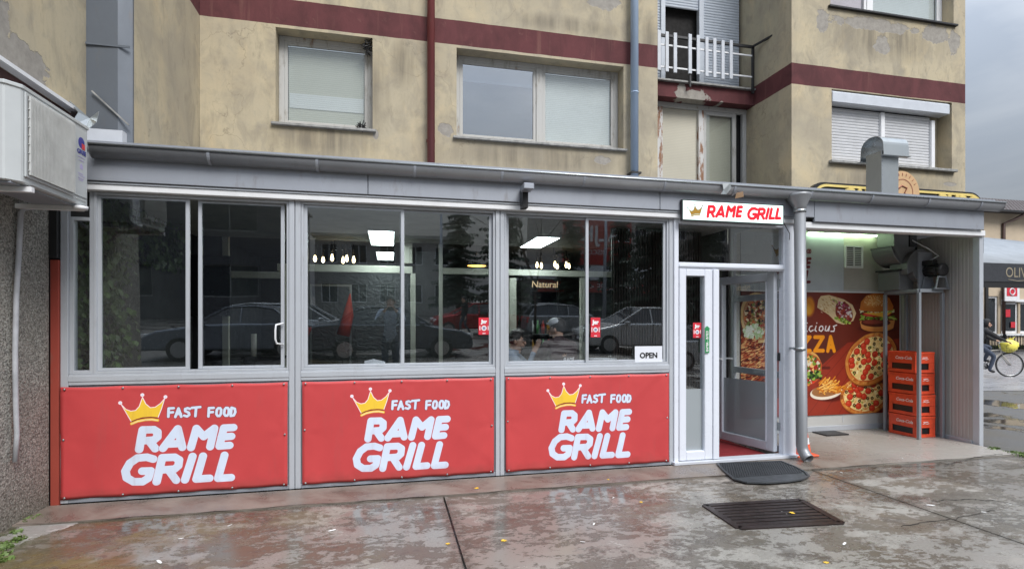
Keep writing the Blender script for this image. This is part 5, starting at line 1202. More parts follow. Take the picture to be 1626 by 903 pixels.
for k in range(5): MB().tube([(xq, 5.18, zz_[k]), (xq, 5.18, zz_[k+1])], [cr_(zz_[k]), cr_(zz_[k+1])], 20, cap=(k == 4)).build('cone_band', co if k % 2 == 0 else Mt['white'], cn)
bmt = MB().box(5.60, 5.95, 5.95, 6.2, .0145, .03).build('black_mat', Mt['black']); tag(bmt, 'small black mat against the bay wall behind the downpipe', 'mat')
# fallen leaves and scraps
yl = simple('yellow_leaf', (.72,.45,.04), .6, local=True); wl = simple('white_scrap', (.7,.7,.68), .6)
def leafmesh(kind):
    pts = [(0,-.5),(.2,-.25),(.42,-.2),(.3,.02),(.45,.3),(.12,.28),(0,.5),(-.12,.28),(-.45,.28),(-.3,.02),(-.42,-.2),(-.18,-.25)] if kind == 'l' else [(-.5,-.2),(.1,-.3),(.5,-.1),(.45,.2),(-.2,.3),(-.5,.1)]
    m = MB(); n = len(pts); vs = [(p[0], p[1], .06*math.sin(p[0]*6)+.04) for p in pts]+[(0, 0, 0)]
    m.add(vs, [(i, (i+1) % n, n) for i in range(n)]); return m
lfp = [(757,777,.05,'l'),(800,858,.05,'l'),(711,863,.04,'l'),(1018,797,.035,'l'),(966,763,.03,'l'),(1258,816,.05,'l'),(1312,893,.04,'l')]
scr2 = [(1477,802,.06,'s'),(1341,863,.05,'s'),(1245,814,.05,'s'),(943,832,.04,'s'),(527,842,.05,'s'),(365,834,.035,'s'),(253,892,.06,'s'),(287,855,.03,'s'),(1336,750,.03,'s'),(1562,813,.03,'s'),(974,790,.03,'s'),(925,860,.03,'s'),(1433,729,.03,'s'),(1602,800,.03,'s')]
wh = ['near the middle of the base wall','close to the bottom edge right of the slab joint','just left of the slab joint','below the right hand banner','at the foot of the right hand banner','lying on the iron grate','near the bottom edge below the grate']
l0 = None
for i, (a, b, s, k) in enumerate(lfp):
    if l0 is None: l0 = leafmesh('l').build('fallen_leaf', yl); o = l0; o.modifiers.new('thick', 'SOLIDIFY').thickness = .02
    else: o = l0.copy(); COL.objects.link(o)
    zg = .0145 if G(a, b)[1] > 4.66 else .0025
    if i == 5: zg = .012
    o.location = G(a, b)+(zg,); o.scale = (s, s*.9, s*.5); o.rotation_euler = (0, 0, random.uniform(0, 6)); tag(o, 'small yellow leaf on wet concrete '+wh[i], 'leaf', 'fallen yellow leaves')
sw = ['beyond the diagonal joint right of the grate','near the bottom below the grate','on the iron grate beside the leaf','below the third banner','below the middle banner','below the first banner','lowest at the bottom left','at bottom left below banner','behind the downpipe outlet','at the right edge','under the third banner','between joint and grate','at the service bay mouth','rightmost, near the weeds']
s0 = None
for i, (a, b, s, k) in enumerate(scr2):
    if s0 is None: s0 = leafmesh('s').build('litter_scrap', wl); o = s0; o.modifiers.new('thick', 'SOLIDIFY').thickness = .03
    else: o = s0.copy(); COL.objects.link(o)
    o.location = G(a, b)+(.015 if G(a, b)[1] > 4.66 else .003,); o.scale = (s*1.2, s*.6, s*.4); o.rotation_euler = (0, 0, random.uniform(0, 6)); tag(o, 'tiny pale scrap of litter, '+sw[i], 'litter', 'pale scraps on the ground')
# weeds in the left corner and moss
def blades(pts, n, h, spread, mat, name):
    m = MB()
    for (x, y) in pts:
        for _ in range(n):
            a = random.uniform(0, 6.28); r = spread*math.sqrt(random.random()); px_, py_ = x+r*math.cos(a), y+r*math.sin(a); hh = h*random.uniform(.3, 1); d = random.uniform(0, 6.28); l = hh*random.uniform(.4, 1.)
            w_ = random.uniform(.004, .010); cx2, cy2 = math.cos(d), math.sin(d)
            m.add([(px_-cy2*w_, py_+cx2*w_, 0), (px_+cy2*w_, py_-cx2*w_, 0), (px_+cx2*l*.5+cy2*w_*1.5, py_+cy2*l*.5-cx2*w_*1.5, hh*.8), (px_+cx2*l, py_+cy2*l, hh*.75), (px_+cx2*l*.5-cy2*w_*1.5, py_+cy2*l*.5+cx2*w_*1.5, hh*.8)], [(0,1,2,4),(2,3,4)])
    return tag(m.build(name, mat, None, fix=False), kind='stuff', label='low green weeds growing where the wall meets the concrete', cat='weeds')
wp = [G(*p) for p in ((15,862),(10,870),(25,845),(40,828),(48,822),(60,822),(8,890),(70,800),(30,856),(5,880),(80,798))]; wp = [(max(x, -2.69), y) for x, y in wp]
blades(wp, 22, .024, .045, simple('weed_green', (.10,.16,.035), .6, var=.4), 'weeds')
# pale lime wash patch along the wall foot
# ------------------------------------------------------------------ inside the restaurant
YI = 8.30
cream = simple('cream_frame', (.66,.64,.56), .5, var=.06); dark = simple('charcoal_wall', (.045,.045,.048), .7, var=.3, sc=2)
def plaster3d():
    t = NT('rippled_dark_wall'); n = t.noise(3.2, 3, .5, (1,1,1.6), 3); return t.set((.06,.064,.068), .5, bump=n, bs=.6, bd=.05)
inr = thing('dining_room', None, None, (1, 9, 0)); inr['kind'] = 'structure'
MB().box(-2.7, 4.38, F0+.06, YI+5.2, -.05, .013).build('room_floor', simple('dark_floor_tiles', (.06,.055,.05), .25), inr)
MB().box(-2.7, 6.2, 12.4, 12.6, 0, 2.95).build('back_wall', plaster3d(), inr)
MB().box(-2.95, -2.705, F0+.1, 12.6, 0, 2.95).build('left_wall', dark, inr); MB().box(6.2, 6.34, YM+.31, 12.6, 0, 2.95).build('right_wall', dark, inr)
MB().box(-2.7, 6.2, YI+.12, 12.4, 2.9, 2.95).build('room_ceiling', simple('grey_ceiling', (.16,.16,.16), .8), inr)
MB().box(4.30, 4.385, 6.33, YI, 0, 2.8).build('vestibule_wall', dark, inr)
# vertical dark slats on the vestibule side, seen through the side leaf and fanlight
slw = thing('slatted_screen', 'dark vertical timber slat screen behind the door glass', 'screen', (3.3, 5.9, 0)); s0_ = None
for i in range(34):
    if s0_ is None: s0_ = MB().box(-.010, .010, 0, .03, .02, 2.68).build('slat', dk, slw); s_ = s0_
    else: s_ = s0_.copy(); COL.objects.link(s_)
    s_.location = (2.72+i*.036, 6.22, 0)
MB().box(2.70, 3.95, 6.252, 6.27, .02, 2.68).build('slat_backing', Mt['black'], slw)
def IR(px0, px1, py0, py1, Y=YI): a = P(px0, py0, Y); b = P(px1, py1, Y); return a[0], b[0], b[1], a[1]
pt = thing('inner_partition', 'cream framed glazed partition inside the dining room', 'partition', (1, YI, 0))
def ibar(px0, px1, py0, py1, y0=0, m=cream, d=.07, name='frame_bar'):
    x0, x1, z0, z1 = IR(px0, px1, py0, py1); return MB().box(x0, x1, YI-y0, YI-y0+d, z0, z1).build(name, m, pt, bevel=.004)
ibar(440, 655, 418, 434); ibar(652, 660, 434, 700, .002); ibar(697, 703, 355, 700, .002); ibar(703, 1010, 425, 441); ibar(640, 655, 362, 418, .004)
ibar(430, 653, 356, 364, .0); ibar(780, 790, 441, 700, .003); ibar(809, 820, 441, 700, .004); ibar(922, 934, 441, 700, .003); ibar(700, 1010, 362, 370, .0)
ibar(353, 363, 370, 700, .005); ibar(360, 452, 430, 442, .0, cream); ibar(452, 458, 430, 700, .004)
# solid dark parts of the partition
for a in ((-2.7, P(352,0+500,YI)[0]), (P(458,500,YI)[0], P(489,500,YI)[0])): MB().box(a[0], a[1]-.002, YI+.01, YI+.09, .014, 2.72).build('dark_panel', simple('dark_grey_panel', (.035,.036,.04), .6) if 'dark_grey_panel' not in bpy.data.materials else bpy.data.materials['dark_grey_panel'], pt)
MB().box(-2.7, 4.3, YI-.01, YI+.0, 2.721, 2.95).build('header_panel', bpy.data.materials['dark_grey_panel'], pt)
a = IR(661, 697, 370, 700); MB().box(a[0], a[1]-.002, YI+.02, YI+.06, .014, 2.6).build('dark_panel', dark, pt)
a = IR(935, 1062, 445, 700); MB().box(a[0], a[1], YI+.03, YI+.07, .014, 2.2).build('dark_panel', dark, pt)
# door pull in the partition
xh = P(927, 520, YI)[0]; zh0, zh1 = P(927, 541, YI)[1], P(927, 516, YI)[1]
MB().tube([(xh+.03, YI, zh1), (xh-.02, YI-.06, zh1), (xh-.02, YI-.06, zh0), (xh+.03, YI, zh0)], .011, 8).build('door_pull', Mt['galv'], pt)
# TV, dispenser, alcove on the left dark part
tv = MB().box(*IR(265, 368, 405, 510)[:2], YI-.10, YI-.03, *IR(265, 368, 405, 502)[2:]).build('wall_screen', simple('screen_black', (.012,.012,.016), .15)); tag(tv, 'black wall mounted screen behind the first window', 'screen')
dsp = MB().box(*IR(184, 205, 470, 505)[:2], YI-.14, YI-.02, *IR(184, 205, 468, 508)[2:]).build('soap_dispenser', Mt['black'], bevel=.01); tag(dsp, 'small black dispenser on the dim wall left of the wall screen', 'dispenser')
# ivy wall
iv = MB()
for _ in range(3400):
    y = random.uniform(F0+.12, 6.15) if random.random() < .7 else random.uniform(6., 7.6); z = random.uniform(.1, 2.7) if y < 6.2 else random.uniform(2.15, 2.7); x = -2.70+random.uniform(0, .10)+.05*math.sin(y*9+z*7)
    if random.random() < .2: x += .1
    s = random.uniform(.022, .045); n_ = Vector((1, random.uniform(-.9,.9), random.uniform(-.4,.9))).normalized(); u = n_.cross(Vector((0,0,1))).normalized(); v = n_.cross(u); c = Vector((x, y, z))
    iv.add([c-u*s, c-v*s*.8, c+u*s, c+v*s*1.2], [(0,1,2,3)])
ivy = iv.build('ivy_foliage', Mt['leaf'], None, fix=False); tag(ivy, 'artificial green ivy covering the inner wall behind the leftmost glass', 'ivy', kind='stuff')
# LED panels on the ceiling
glow = emit('panel_glow', (.85,1,.95), 10)
def ledpanel(px0, py0, px1, py1, z, lab):
    def C(px, py): d = ray(px, py); t_ = (z-H)/d[2]; return (d[0]*t_, d[1]*t_)
    a, b = C(px0, py1), C(px1, py0); xc = (a[0]+b[0])/2
    x0, x1 = xc-.16, xc+.16; y0_, y1_ = C(px0, py0)[1], C(px0, py1)[1]; y0_, y1_ = min(y0_, y1_), max(y0_, y1_)
    r = thing('ceiling_light', lab, 'lamp', (xc, (y0_+y1_)/2, z), 'ceiling light panels'); MB().box(x0-.02, x1+.02, y0_-.02, y1_+.02, z-.015, z).build('lamp_housing', Mt['white'], r); MB().box(x0, x1, y0_, y1_, z-.02, z-.0155).build('diffuser', glow, r)
ledpanel(594, 365, 621, 387, 2.718, 'lit ceiling light panel, larger of the two behind the middle window')
ledpanel(603, 399, 622, 411, 2.899, 'lit ceiling light panel, smaller and farther one behind the middle window')
ledpanel(834, 374, 884, 391, 2.718, 'lit long ceiling light panel behind the third window')
# chandeliers
def chandelier(px, py, Y, sc, lab, nb=6):
    cx, cz = P(px, py, Y); r = thing('chandelier', lab, 'lamp', (cx, Y, cz), 'chandeliers with bare bulbs')
    m = MB().tube([(cx, Y, cz+.12), (cx, Y, 2.9)], .008, 6); m.bar((cx-sc, Y, cz+.16), (cx+sc, Y, cz+.16), .014); m.bar((cx, Y-.2, cz+.16), (cx, Y+.2, cz+.16), .014)
    pos = [(cx-sc*.98, Y), (cx-sc*.62, Y+.12), (cx-.02, Y-.15), (cx+.12, Y+.16), (cx+sc*.66, Y-.1), (cx+sc*.98, Y+.05)][:nb]
    for i, (x, y) in enumerate(pos):
        dz = random.uniform(-.03, .03); m.tube([(x, y, cz+.06+dz), (x, y, cz+.24+dz)], .014, 8); m.bar((x, y, cz+.16), (cx+(x-cx)*.8, Y, cz+.16), .012)
    m.build('lamp_frame', Mt['black'], r)
    for i, (x, y) in enumerate(pos):
        MB().tube([(x, y, cz+.06), (x, y, cz+.03), (x, y, cz-.01), (x, y, cz-.04), (x, y, cz-.055)], [.010, .016, .027, .019, .005], 12).build('bulb', bulb, r)
    return r
bulb = emit('warm_bulb', (1, .78, .42), 7)
chandelier(531, 411, 9.0, .30, 'black chandelier with warm bare bulbs behind the middle window')
chandelier(879, 421, 9.4, .32, 'black chandelier with warm bare bulbs behind the third window')
# pendant
cx, cz = P(757, 418, 9.2); r = thing('pendant_lamp', 'black dome pendant lamp glowing orange inside', 'lamp', (cx, 9.2, cz))
MB().tube([(cx, 9.2, cz+.16), (cx, 9.2, cz+.13), (cx, 9.2, cz+.06), (cx, 9.2, cz-.05)], [.02, .04, .13, .20], 22, cap=False).build('shade', Mt['black'], r); MB().tube([(cx, 9.2, cz+.15), (cx, 9.2, 2.9)], .006, 6).build('cord', Mt['black'], r)
MB().tube([(cx, 9.2, cz-.045), (cx, 9.2, cz-.04)], .16, 20).build('diffuser', emit('orange_glow', (1, .55, .10), 3.5), r)
# drinks cabinet with a lit header word
fx0, fx1, fz0, fz1 = IR(841, 888, 440, 590, 8.6)
fr_ = thing('drinks_fridge', 'tall black drinks fridge with a lit header behind the third window', 'fridge', ((fx0+fx1)/2, 8.9, 0))
MB().box(fx0, fx0+.04, 8.6, 9.2, .014, fz1).box(fx1-.04, fx1, 8.6, 9.2, .014, fz1).box(fx0+.04, fx1-.04, 8.6, 9.2, fz1-.24, fz1).box(fx0+.04, fx1-.04, 9.1, 9.2, .014, fz1-.24).build('cabinet', Mt['black'], fr_)
text(fr_, 'lettering', 'Natural', ((fx0+fx1)/2, 8.59, fz1-.12), .15, emit('fridge_letters', (1,.72,.42), .35), shear=.1)
for i in range(4):
    z = .35+i*.32; MB().box(fx0+.042, fx1-.042, 8.66, 9.09, z, z+.012).build('shelf', Mt['galv'], fr_)
btm = [simple('drink_green', (.1,.3,.1), .3), simple('drink_red', (.5,.05,.04), .3), simple('drink_amber', (.5,.25,.04), .3), simple('drink_white', (.6,.6,.6), .3)]
for i in range(4):
    m_ = None
    for k in range(5):
        x = fx0+.08+k*(fx1-fx0-.14)/4; z = .362+i*.32
        MB().tube([(x,8.72,z),(x,8.72,z+.14),(x,8.72,z+.18),(x,8.72,z+.23)], [.032,.032,.014,.013], 10).build('bottle', btm[(i+k) % 4], fr_)
# umbrella/red fabric glimpsed, dresser behind the middle window
ru = MB().tube([P(556,466,9.6)[:1]+(9.6, P(556,466,9.6)[1]), P(553,500,9.6)[:1]+(9.6, P(553,500,9.6)[1]), P(545,560,9.6)[:1]+(9.6, P(545,532,9.6)[1])], [.01, .09, .11], 12).build('folded_parasol', simple('red_cloth', (.6,.06,.03), .7)); tag(ru, 'folded bright red parasol standing in the back room', 'parasol')
fmr = MB(); x0, x1, z0, z1 = IR(492, 558, 451, 600, 9.9); fmr.box(x0, x0+.03, 9.9, 9.95, 0.02, z1).box(x1-.03, x1, 9.9, 9.95, 0.02, z1).box(x0+.03, x1-.03, 9.9, 9.95, z1-.03, z1); o = fmr.build('inner_door_frame', Mt['galv']); tag(o, 'thin metal door frame at the back of the room behind the middle window', 'door frame')
# tables & chairs
wood = simple('grey_table_top', (.16,.13,.10), .45); lea = simple('black_leather', (.03,.03,.032), .35)
def table(x, y, w2, d2, lab):
    r = thing('dining_table', lab, 'table', (x, y, 0), 'dining tables by the window')
    MB().box(x-w2, x+w2, y-d2, y+d2, .73, .76).build('tabletop', wood, r, bevel=.004)
    for sx_ in (-1, 1):
        for sy_ in (-1, 1): MB().box(x+sx_*(w2-.06)-.02, x+sx_*(w2-.06)+.02, y+sy_*(d2-.06)-.02, y+sy_*(d2-.06)+.02, .014, .729).build('leg', Mt['dark'], r)
    return r
table(.2, 6.15, .62, .38, 'grey dining table behind the middle window, left of the cream post')
table(2.02, 6.5, .42, .30, 'grey dining table behind the third window in front of the seated people')
def dchair(x, y, rz, lab, back=.98):
    r = thing('dining_chair', lab, 'chair', (0, 0, 0), 'black dining chairs')
    MB().box(-.22, .22, -.22, .22, .44, .49).build('seat', lea, r, bevel=.015); MB().box(-.22, .22, .20, .25, .50, back).build('backrest', lea, r, bevel=.015)
    for a in (-1, 1):
        for b in (-1, 1): MB().tube([(a*.19, b*.19, .44), (a*.21, b*.21, .014)], .013, 8).build('leg', Mt['dark'], r)
    r.location = (x, y, 0); r.rotation_euler.z = rz; return r
for o_ in (): pass
dchair(-1.3, 6.4, .5, 'black chair standing behind the first window beside the post', 1.12); dchair(1.05, 6.75, 2.9, 'black chair behind the middle window near the right edge', 1.16)
dchair(2.62, 6.35, -1.4, 'black chair near the door behind the third window', 1.08)
def napkins(px, py, Y, lab):
    x, z = P(px, py, Y); m = MB(); vs = []
    for i in range(16):
        a = 6.283*i/16; r = .085*random.uniform(.8, 1.15); vs.append((x+r*math.cos(a)*1.3, Y+r*math.sin(a), z+random.uniform(-.01,.03)))
    vs.append((x, Y, z+.05)); m.add(vs, [(i, (i+1) % 16, 16) for i in range(16)]); o = m.build('crumpled_napkins', paper, None, fix=False); o.modifiers.new('thick', 'SOLIDIFY').thickness = .004; tag(o, lab, 'napkins'); return o
napkins(593, 577, 5.75, 'crumpled white napkins on the table behind the middle window')
x, z = P(957, 569, 5.6)
pl_ = MB().tube([(x, 5.6, z-.025), (x, 5.6, z-.01), (x, 5.6, z)], [.09, .13, .16], 24).build('white_plate', paper); tag(pl_, 'white plate with a paper sheet on the table behind the third window', 'plate')
table(x+.1, 5.75, .36, .34, 'small dark dining table under the white plate by the third window').children[0].location.z = 0
# candle-like stand on the ledge in window one
lg_ = MB().box(*IR(382, 450, 565, 572, 6.6)[:2], 6.5, 6.8, 1.09, 1.12).build('wall_shelf', Mt['dark']); tag(lg_, 'dark narrow shelf with small items behind the first window', 'shelf')
o = MB().tube([P(403,530,6.6)[:1]+(6.6,1.12), P(403,530,6.6)[:1]+(6.6,1.38)], .03, 12).build('paper_cup_stack', cream); tag(o, 'tall stack of cream cups on the shelf behind the first window', 'cups')
# ------------------------------------------------------------------ people
skin = simple('skin', (.55,.33,.24), .55, var=.05, local=True); denim = simple('dark_denim', (.05,.065,.10), .8, local=True); blackc = simple('black_cloth', (.018,.018,.02), .8, local=True); hairm = simple('dark_hair', (.02,.015,.012), .6, local=True)
greyc = simple('grey_shirt', (.33,.40,.50), .8, local=True); shoe = simple('shoe_black', (.02,.02,.02), .5, local=True)
def person(label, J, mats, loc, rotz=0, face=0, hood=None, hair=hairm, group=None, extras=None, bulk=1.):
    """J: joints in local metres; one skinned surface from ankle to crown; mats: skin, top, legs, shoes."""
    names = ['pelvis','waist','chest','neck','skull','crown']
    E = [('pelvis','waist'),('waist','chest'),('chest','neck'),('neck','skull'),('skull','crown')]
    Rr = {'pelvis':(.155,.115),'waist':(.14,.10),'chest':(.165,.115),'neck':(.058,.062),'skull':(.078,.092),'crown':(.066,.078)}
    T = {'pelvis':2,'waist':1,'chest':1,'neck':0,'skull':0,'crown':0}
    for s in 'lr':
        E += [('chest','sh'+s),('sh'+s,'el'+s),('el'+s,'wr'+s),('wr'+s,'pa'+s),('pelvis','hi'+s),('hi'+s,'kn'+s),('kn'+s,'an'+s),('an'+s,'to'+s)]
        for n, r, t_ in (('sh',.068,1),('el',.050,1),('wr',.034,1),('pa',.036,0),('hi',.092,2),('kn',.064,2),('an',.046,2),('to',.040,3)): Rr[n+s] = (r, r); T[n+s] = t_
        # fingers: four unequal and a thumb
        p = Vector(J['pa'+s]); w_ = Vector(J['wr'+s]); d = (p-w_).normalized(); side = d.cross(Vector((0,0,1))); side = side.normalized() if side.length > .1 else Vector((1,0,0))
        curl = Vector(J.get('curl', (0,0,-1)))
        for k, ln in enumerate((.065,.078,.072,.055)):
            a = p+side*(k-1.5)*.019+d*.03; b_ = a+d*ln*.5+curl*ln*.15; c_ = b_+d*ln*.25+curl*ln*.45
            for nm, q_, r in (('f%da'%k, a, .0095), ('f%db'%k, b_, .0088), ('f%dc'%k, c_, .0075)): J[nm+s] = q_; Rr[nm+s] = (r, r); T[nm+s] = 0
            E += [('pa'+s, 'f%da'%k+s), ('f%da'%k+s, 'f%db'%k+s), ('f%db'%k+s, 'f%dc'%k+s)]
        a = p-side*.036+d*.0; b_ = a-side*.012+d*.035+curl*.012
        J['ta'+s] = a; J['tb'+s] = b_; Rr['ta'+s] = (.011,.011); Rr['tb'+s] = (.009,.009); T['ta'+s] = T['tb'+s] = 0; E += [('pa'+s,'ta'+s),('ta'+s,'tb'+s)]
    idx = {}; vs = []
    for n in Rr: idx[n] = len(vs); vs.append(tuple(J[n]))
    for n in Rr:
        if n in ('waist','chest','pelvis') or n[:2] in ('sh','el'): Rr[n] = (Rr[n][0]*bulk, Rr[n][1]*bulk)
    # extra rings so that limbs stay slim between joints
    me = bpy.data.meshes.new('tmp'); me.from_pydata(vs, [(idx[a], idx[b]) for a, b in E], []); o = bpy.data.objects.new('tmp', me); COL.objects.link(o)
    sk = o.modifiers.new('skin', 'SKIN'); sk.branch_smoothing = .3; sv = me.skin_vertices[0].data
    for n in Rr: sv[idx[n]].radius = Rr[n]; sv[idx[n]].use_root = (n == 'pelvis')
    sb = o.modifiers.new('sub', 'SUBSURF'); sb.levels = 2; sb.render_levels = 2
    bpy.context.view_layer.update(); ev = o.evaluated_get(bpy.context.evaluated_depsgraph_get()); m2 = bpy.data.meshes.new_from_object(ev); bpy.data.objects.remove(o)
    for mm in mats: m2.materials.append(mm)
    segs = [(Vector(J[a]), Vector(J[b]), T[b] if b not in ('neck',) else 1, a, b) for a, b in E]
    for p in m2.polygons:
        c = p.center; best = (9, 0)
        for a, b, t_, na, nb in segs:
            ab_ = b-a; q_ = max(0, min(1, (c-a).dot(ab_)/ab_.length_squared)); d = (c-(a+ab_*q_)).length-max(.02, Rr[nb][0]*.6)
            tt = t_
            if nb.startswith('pa'): tt = 0 if q_ > .25 else 1
            if nb == 'neck': tt = 0 if q_ > .8 else 1
            if nb.startswith('to'): tt = 3 if q_ > .05 else 2
            if nb == 'skull' and q_ <= .08: tt = 1
            if nb.startswith('sh') or nb.startswith('hi'): tt = 1 if nb.startswith('sh') else 2
            if d < best[0]: best = (d, tt)
        p.material_index = best[1]; p.use_smooth = True
    r = bpy.data.objects.new('person', m2); COL.objects.link(r); tag(r, label, 'person', group); r.location = loc; r.rotation_euler.z = rotz
    # face on the front (+x local) of the head
    sk_ = Vector(J['skull']); cr2 = Vector(J['crown']); up = (cr2-sk_).normalized(); mid = sk_.lerp(cr2, .35)
    fd = Vector((math.cos(face), math.sin(face), 0)); fd = (fd-up*fd.dot(up)).normalized(); sd = up.cross(fd)
    def kid(mb, name, mat): 
        k = mb.build(name, mat, None); k.parent = r; return k
    m = MB(); c = mid-up*.02+fd*.088; m.prism([(0,0),(1,0),(1,1)], 'x', 0, .001) if False else None
    rot = Matrix((sd, fd, up)).transposed()
    m.ell(mid-up*.035+fd*.088, (.014,.022,.026), 8, 6, rot=rot); m.ell(mid+sd*.083-up*.02, (.012,.02,.03), 8, 6, rot=rot); m.ell(mid-sd*.083-up*.02, (.012,.02,.03), 8, 6, rot=rot); m.ell(sk_-up*.028+fd*.055, (.045,.035,.03), 10, 6, rot=rot)
    kid(m, 'nose_and_ears', mats[0])
    m = MB()
    for s in (-1, 1): m.ell(mid+sd*s*.032+fd*.083+up*.003, (.013,.006,.007), 8, 6, rot=rot); m.ell(mid+sd*s*.032+fd*.084+up*.024, (.02,.006,.004), 8, 4, rot=rot)
    m.ell(sk_+fd*.092-up*.012, (.022,.006,.005), 8, 4, rot=rot); kid(m, 'eyes_and_mouth', simple('face_dark', (.08,.03,.025), .5) if 'face_dark' not in bpy.data.materials else bpy.data.materials['face_dark'])
    if hood:
        m = MB(); m.ell(mid-fd*.022+up*.01, (.118,.112,.142), 16, 12, rot=rot); hd = kid(m, 'hood', hood)
        bm = bmesh.new(); bm.from_mesh(hd.data); dele = [f for f in bm.faces if (f.calc_center_median()-mid).normalized().dot((fd-up*.1).normalized()) > .66]; bmesh.ops.delete(bm, geom=dele, context='FACES'); bm.to_mesh(hd.data); bm.free()
        so2 = hd.modifiers.new('thick', 'SOLIDIFY'); so2.thickness = .014
    elif hair:
        m = MB(); m.ell(mid+up*.022-fd*.016, (.090,.097,.105), 16, 12, rot=rot); hd = kid(m, 'hair', hair)
        bm = bmesh.new(); bm.from_mesh(hd.data); dele = [f for f in bm.faces if (f.calc_center_median()-(mid+up*.03)).normalized().dot((fd*.9-up*.6).normalized()) > .42]; bmesh.ops.delete(bm, geom=dele, context='FACES'); bm.to_mesh(hd.data); bm.free()
        hd.modifiers.new('thick', 'SOLIDIFY').thickness = .012
    if extras: extras(r, kid)
    return r
# cyclist: local x is the way he rides, local -y his right side towards the street corner
fwx, fwy = G(1603, 598.5, -.035); hd_ = -TH-math.radians(12)
dirv = Vector((math.cos(hd_), math.sin(hd_), 0)); org_ = Vector((fwx, fwy, -.018))-dirv*1.06
J = dict(pelvis=(.22,0,.90), waist=(.27,0,1.03), chest=(.38,0,1.22), neck=(.47,0,1.40), skull=(.505,-.01,1.47), crown=(.52,-.01,1.565),
    shl=(.40,.17,1.30), ell=(.64,.24,1.12), wrl=(.84,.22,1.02), pal=(.90,.21,1.0), shr=(.40,-.17,1.30), elr=(.62,-.25,1.11), wrr=(.83,-.23,1.02), par=(.89,-.22,1.0),
    hil=(.26,.10,.88), knl=(.66,.11,.83), anl=(.50,.10,.46), tol=(.62,.10,.42), hir=(.26,-.10,.88), knr=(.62,-.12,.58), anr=(.50,-.11,.18), tor=(.64,-.11,.13), curl=(.3,0,-.9))
def cyx(r, kid):
    m = MB(); m.tube([(.50,-.175,1.30),(.56,-.19,1.22)], .012, 6); 
    m = MB().box(.44,.52,-.245,-.235,1.19,1.20); kid(m, 'sleeve_stripe', Mt['white'])
cyc = person('cyclist in a black hooded jacket and dark jeans riding past on the road', J, [skin, blackc, denim, shoe], org_, hd_, face=-.75, hood=blackc, extras=cyx, bulk=1.35)
bk = thing('bicycle', 'old city bicycle with pale frame ridden by the hooded cyclist', 'bicycle', tuple(org_)); bk.rotation_euler.z = hd_
bfm = simple('bicycle_paint', (.50,.47,.42), .35); tyre = simple('tyre_rubber', (.015,.015,.015), .7); chrome = metal('chrome', (.6,.6,.6), .2, .9, 0)
def kidb(mb, name, mat, par=None):
    k = mb.build(name, mat, None); k.parent = par or bk; return k
def wheel(x):
    R_ = .335; m = MB(); m.tube([(x+R_*math.cos(a), 0, R_+R_*math.sin(a)) for a in [2*math.pi*i/40 for i in range(41)]], .019, 8, cap=False); w_ = kidb(m, 'wheel_tyre', tyre)
    m = MB(); m.tube([(x+(R_-.026)*math.cos(a), 0, R_+(R_-.026)*math.sin(a)) for a in [2*math.pi*i/40 for i in range(41)]], .011, 6, cap=False); m.tube([(x, -.04, R_), (x, .04, R_)], .022, 10); kidb(m, 'rim', chrome, w_)
    m = MB()
    for i in range(28):
        a = 2*math.pi*i/28; m.bar((x+.02*math.cos(a+.8*(-1)**i), .025*(-1)**i, R_+.02*math.sin(a+.8*(-1)**i)), (x+(R_-.03)*math.cos(a), 0, R_+(R_-.03)*math.sin(a)), .0028)
    kidb(m, 'spokes', chrome, w_)
wheel(0); wheel(1.06)
m = MB(); T_ = lambda *p: m.tube([Vector(q_) for q_ in p], .015, 8)
T_((.42,0,.29),(.27,0,.80)); T_((.42,0,.29),(.85,0,.66)); T_((.30,0,.70),(.84,0,.76)); T_((.83,0,.86),(.87,0,.62)); T_((0,.05,.335),(.42,.03,.29)); T_((0,-.05,.335),(.42,-.03,.29)); T_((0,.05,.335),(.29,.02,.72)); T_((0,-.05,.335),(.29,-.02,.72))
T_((.87,.0,.62),(.89,.05,.58),(1.06,.055,.335)); T_((.87,.0,.62),(.89,-.05,.58),(1.06,-.055,.335)); kidb(m, 'frame', bfm)
m = MB(); m.tube([(.83,0,.86),(.80,0,.98)], .012, 8); m.tube([(.86,.30,1.0),(.92,.22,.985),(.84,.06,.985),(.80,0,.98),(.84,-.06,.985),(.92,-.22,.985),(.86,-.30,1.0)], .011, 8); kidb(m, 'handlebar', chrome)
m = MB(); m.ell((.22,0,.82), (.14,.075,.03), 12, 6); kidb(m, 'saddle', blackc)
m = MB(); m.tube([(.42,-.05,.29),(.42,-.055,.29)], .095, 24); kidb(m, 'chainring', chrome)
m = MB(); m.tube([(.56,-.08,.15),(.42,-.07,.29),(.42,.07,.29),(.53,.08,.42)], .01, 6); kidb(MB().box(.52,.61,-.16,-.085,.14,.16), 'pedal', Mt['dark']); kidb(MB().box(.48,.58,.085,.16,.41,.43), 'pedal', Mt['dark']); kidb(m, 'cranks', Mt['dark'])
m = MB(); m.tube([(x_, 0, .335+.0) for x_ in ()] or [(0+.36*math.cos(a), 0, .335+.37*math.sin(a)) for a in [math.radians(q_) for q_ in range(20, 200, 12)]], .02, 6, sx=.4); kidb(m, 'mudguard', Mt['dark'])
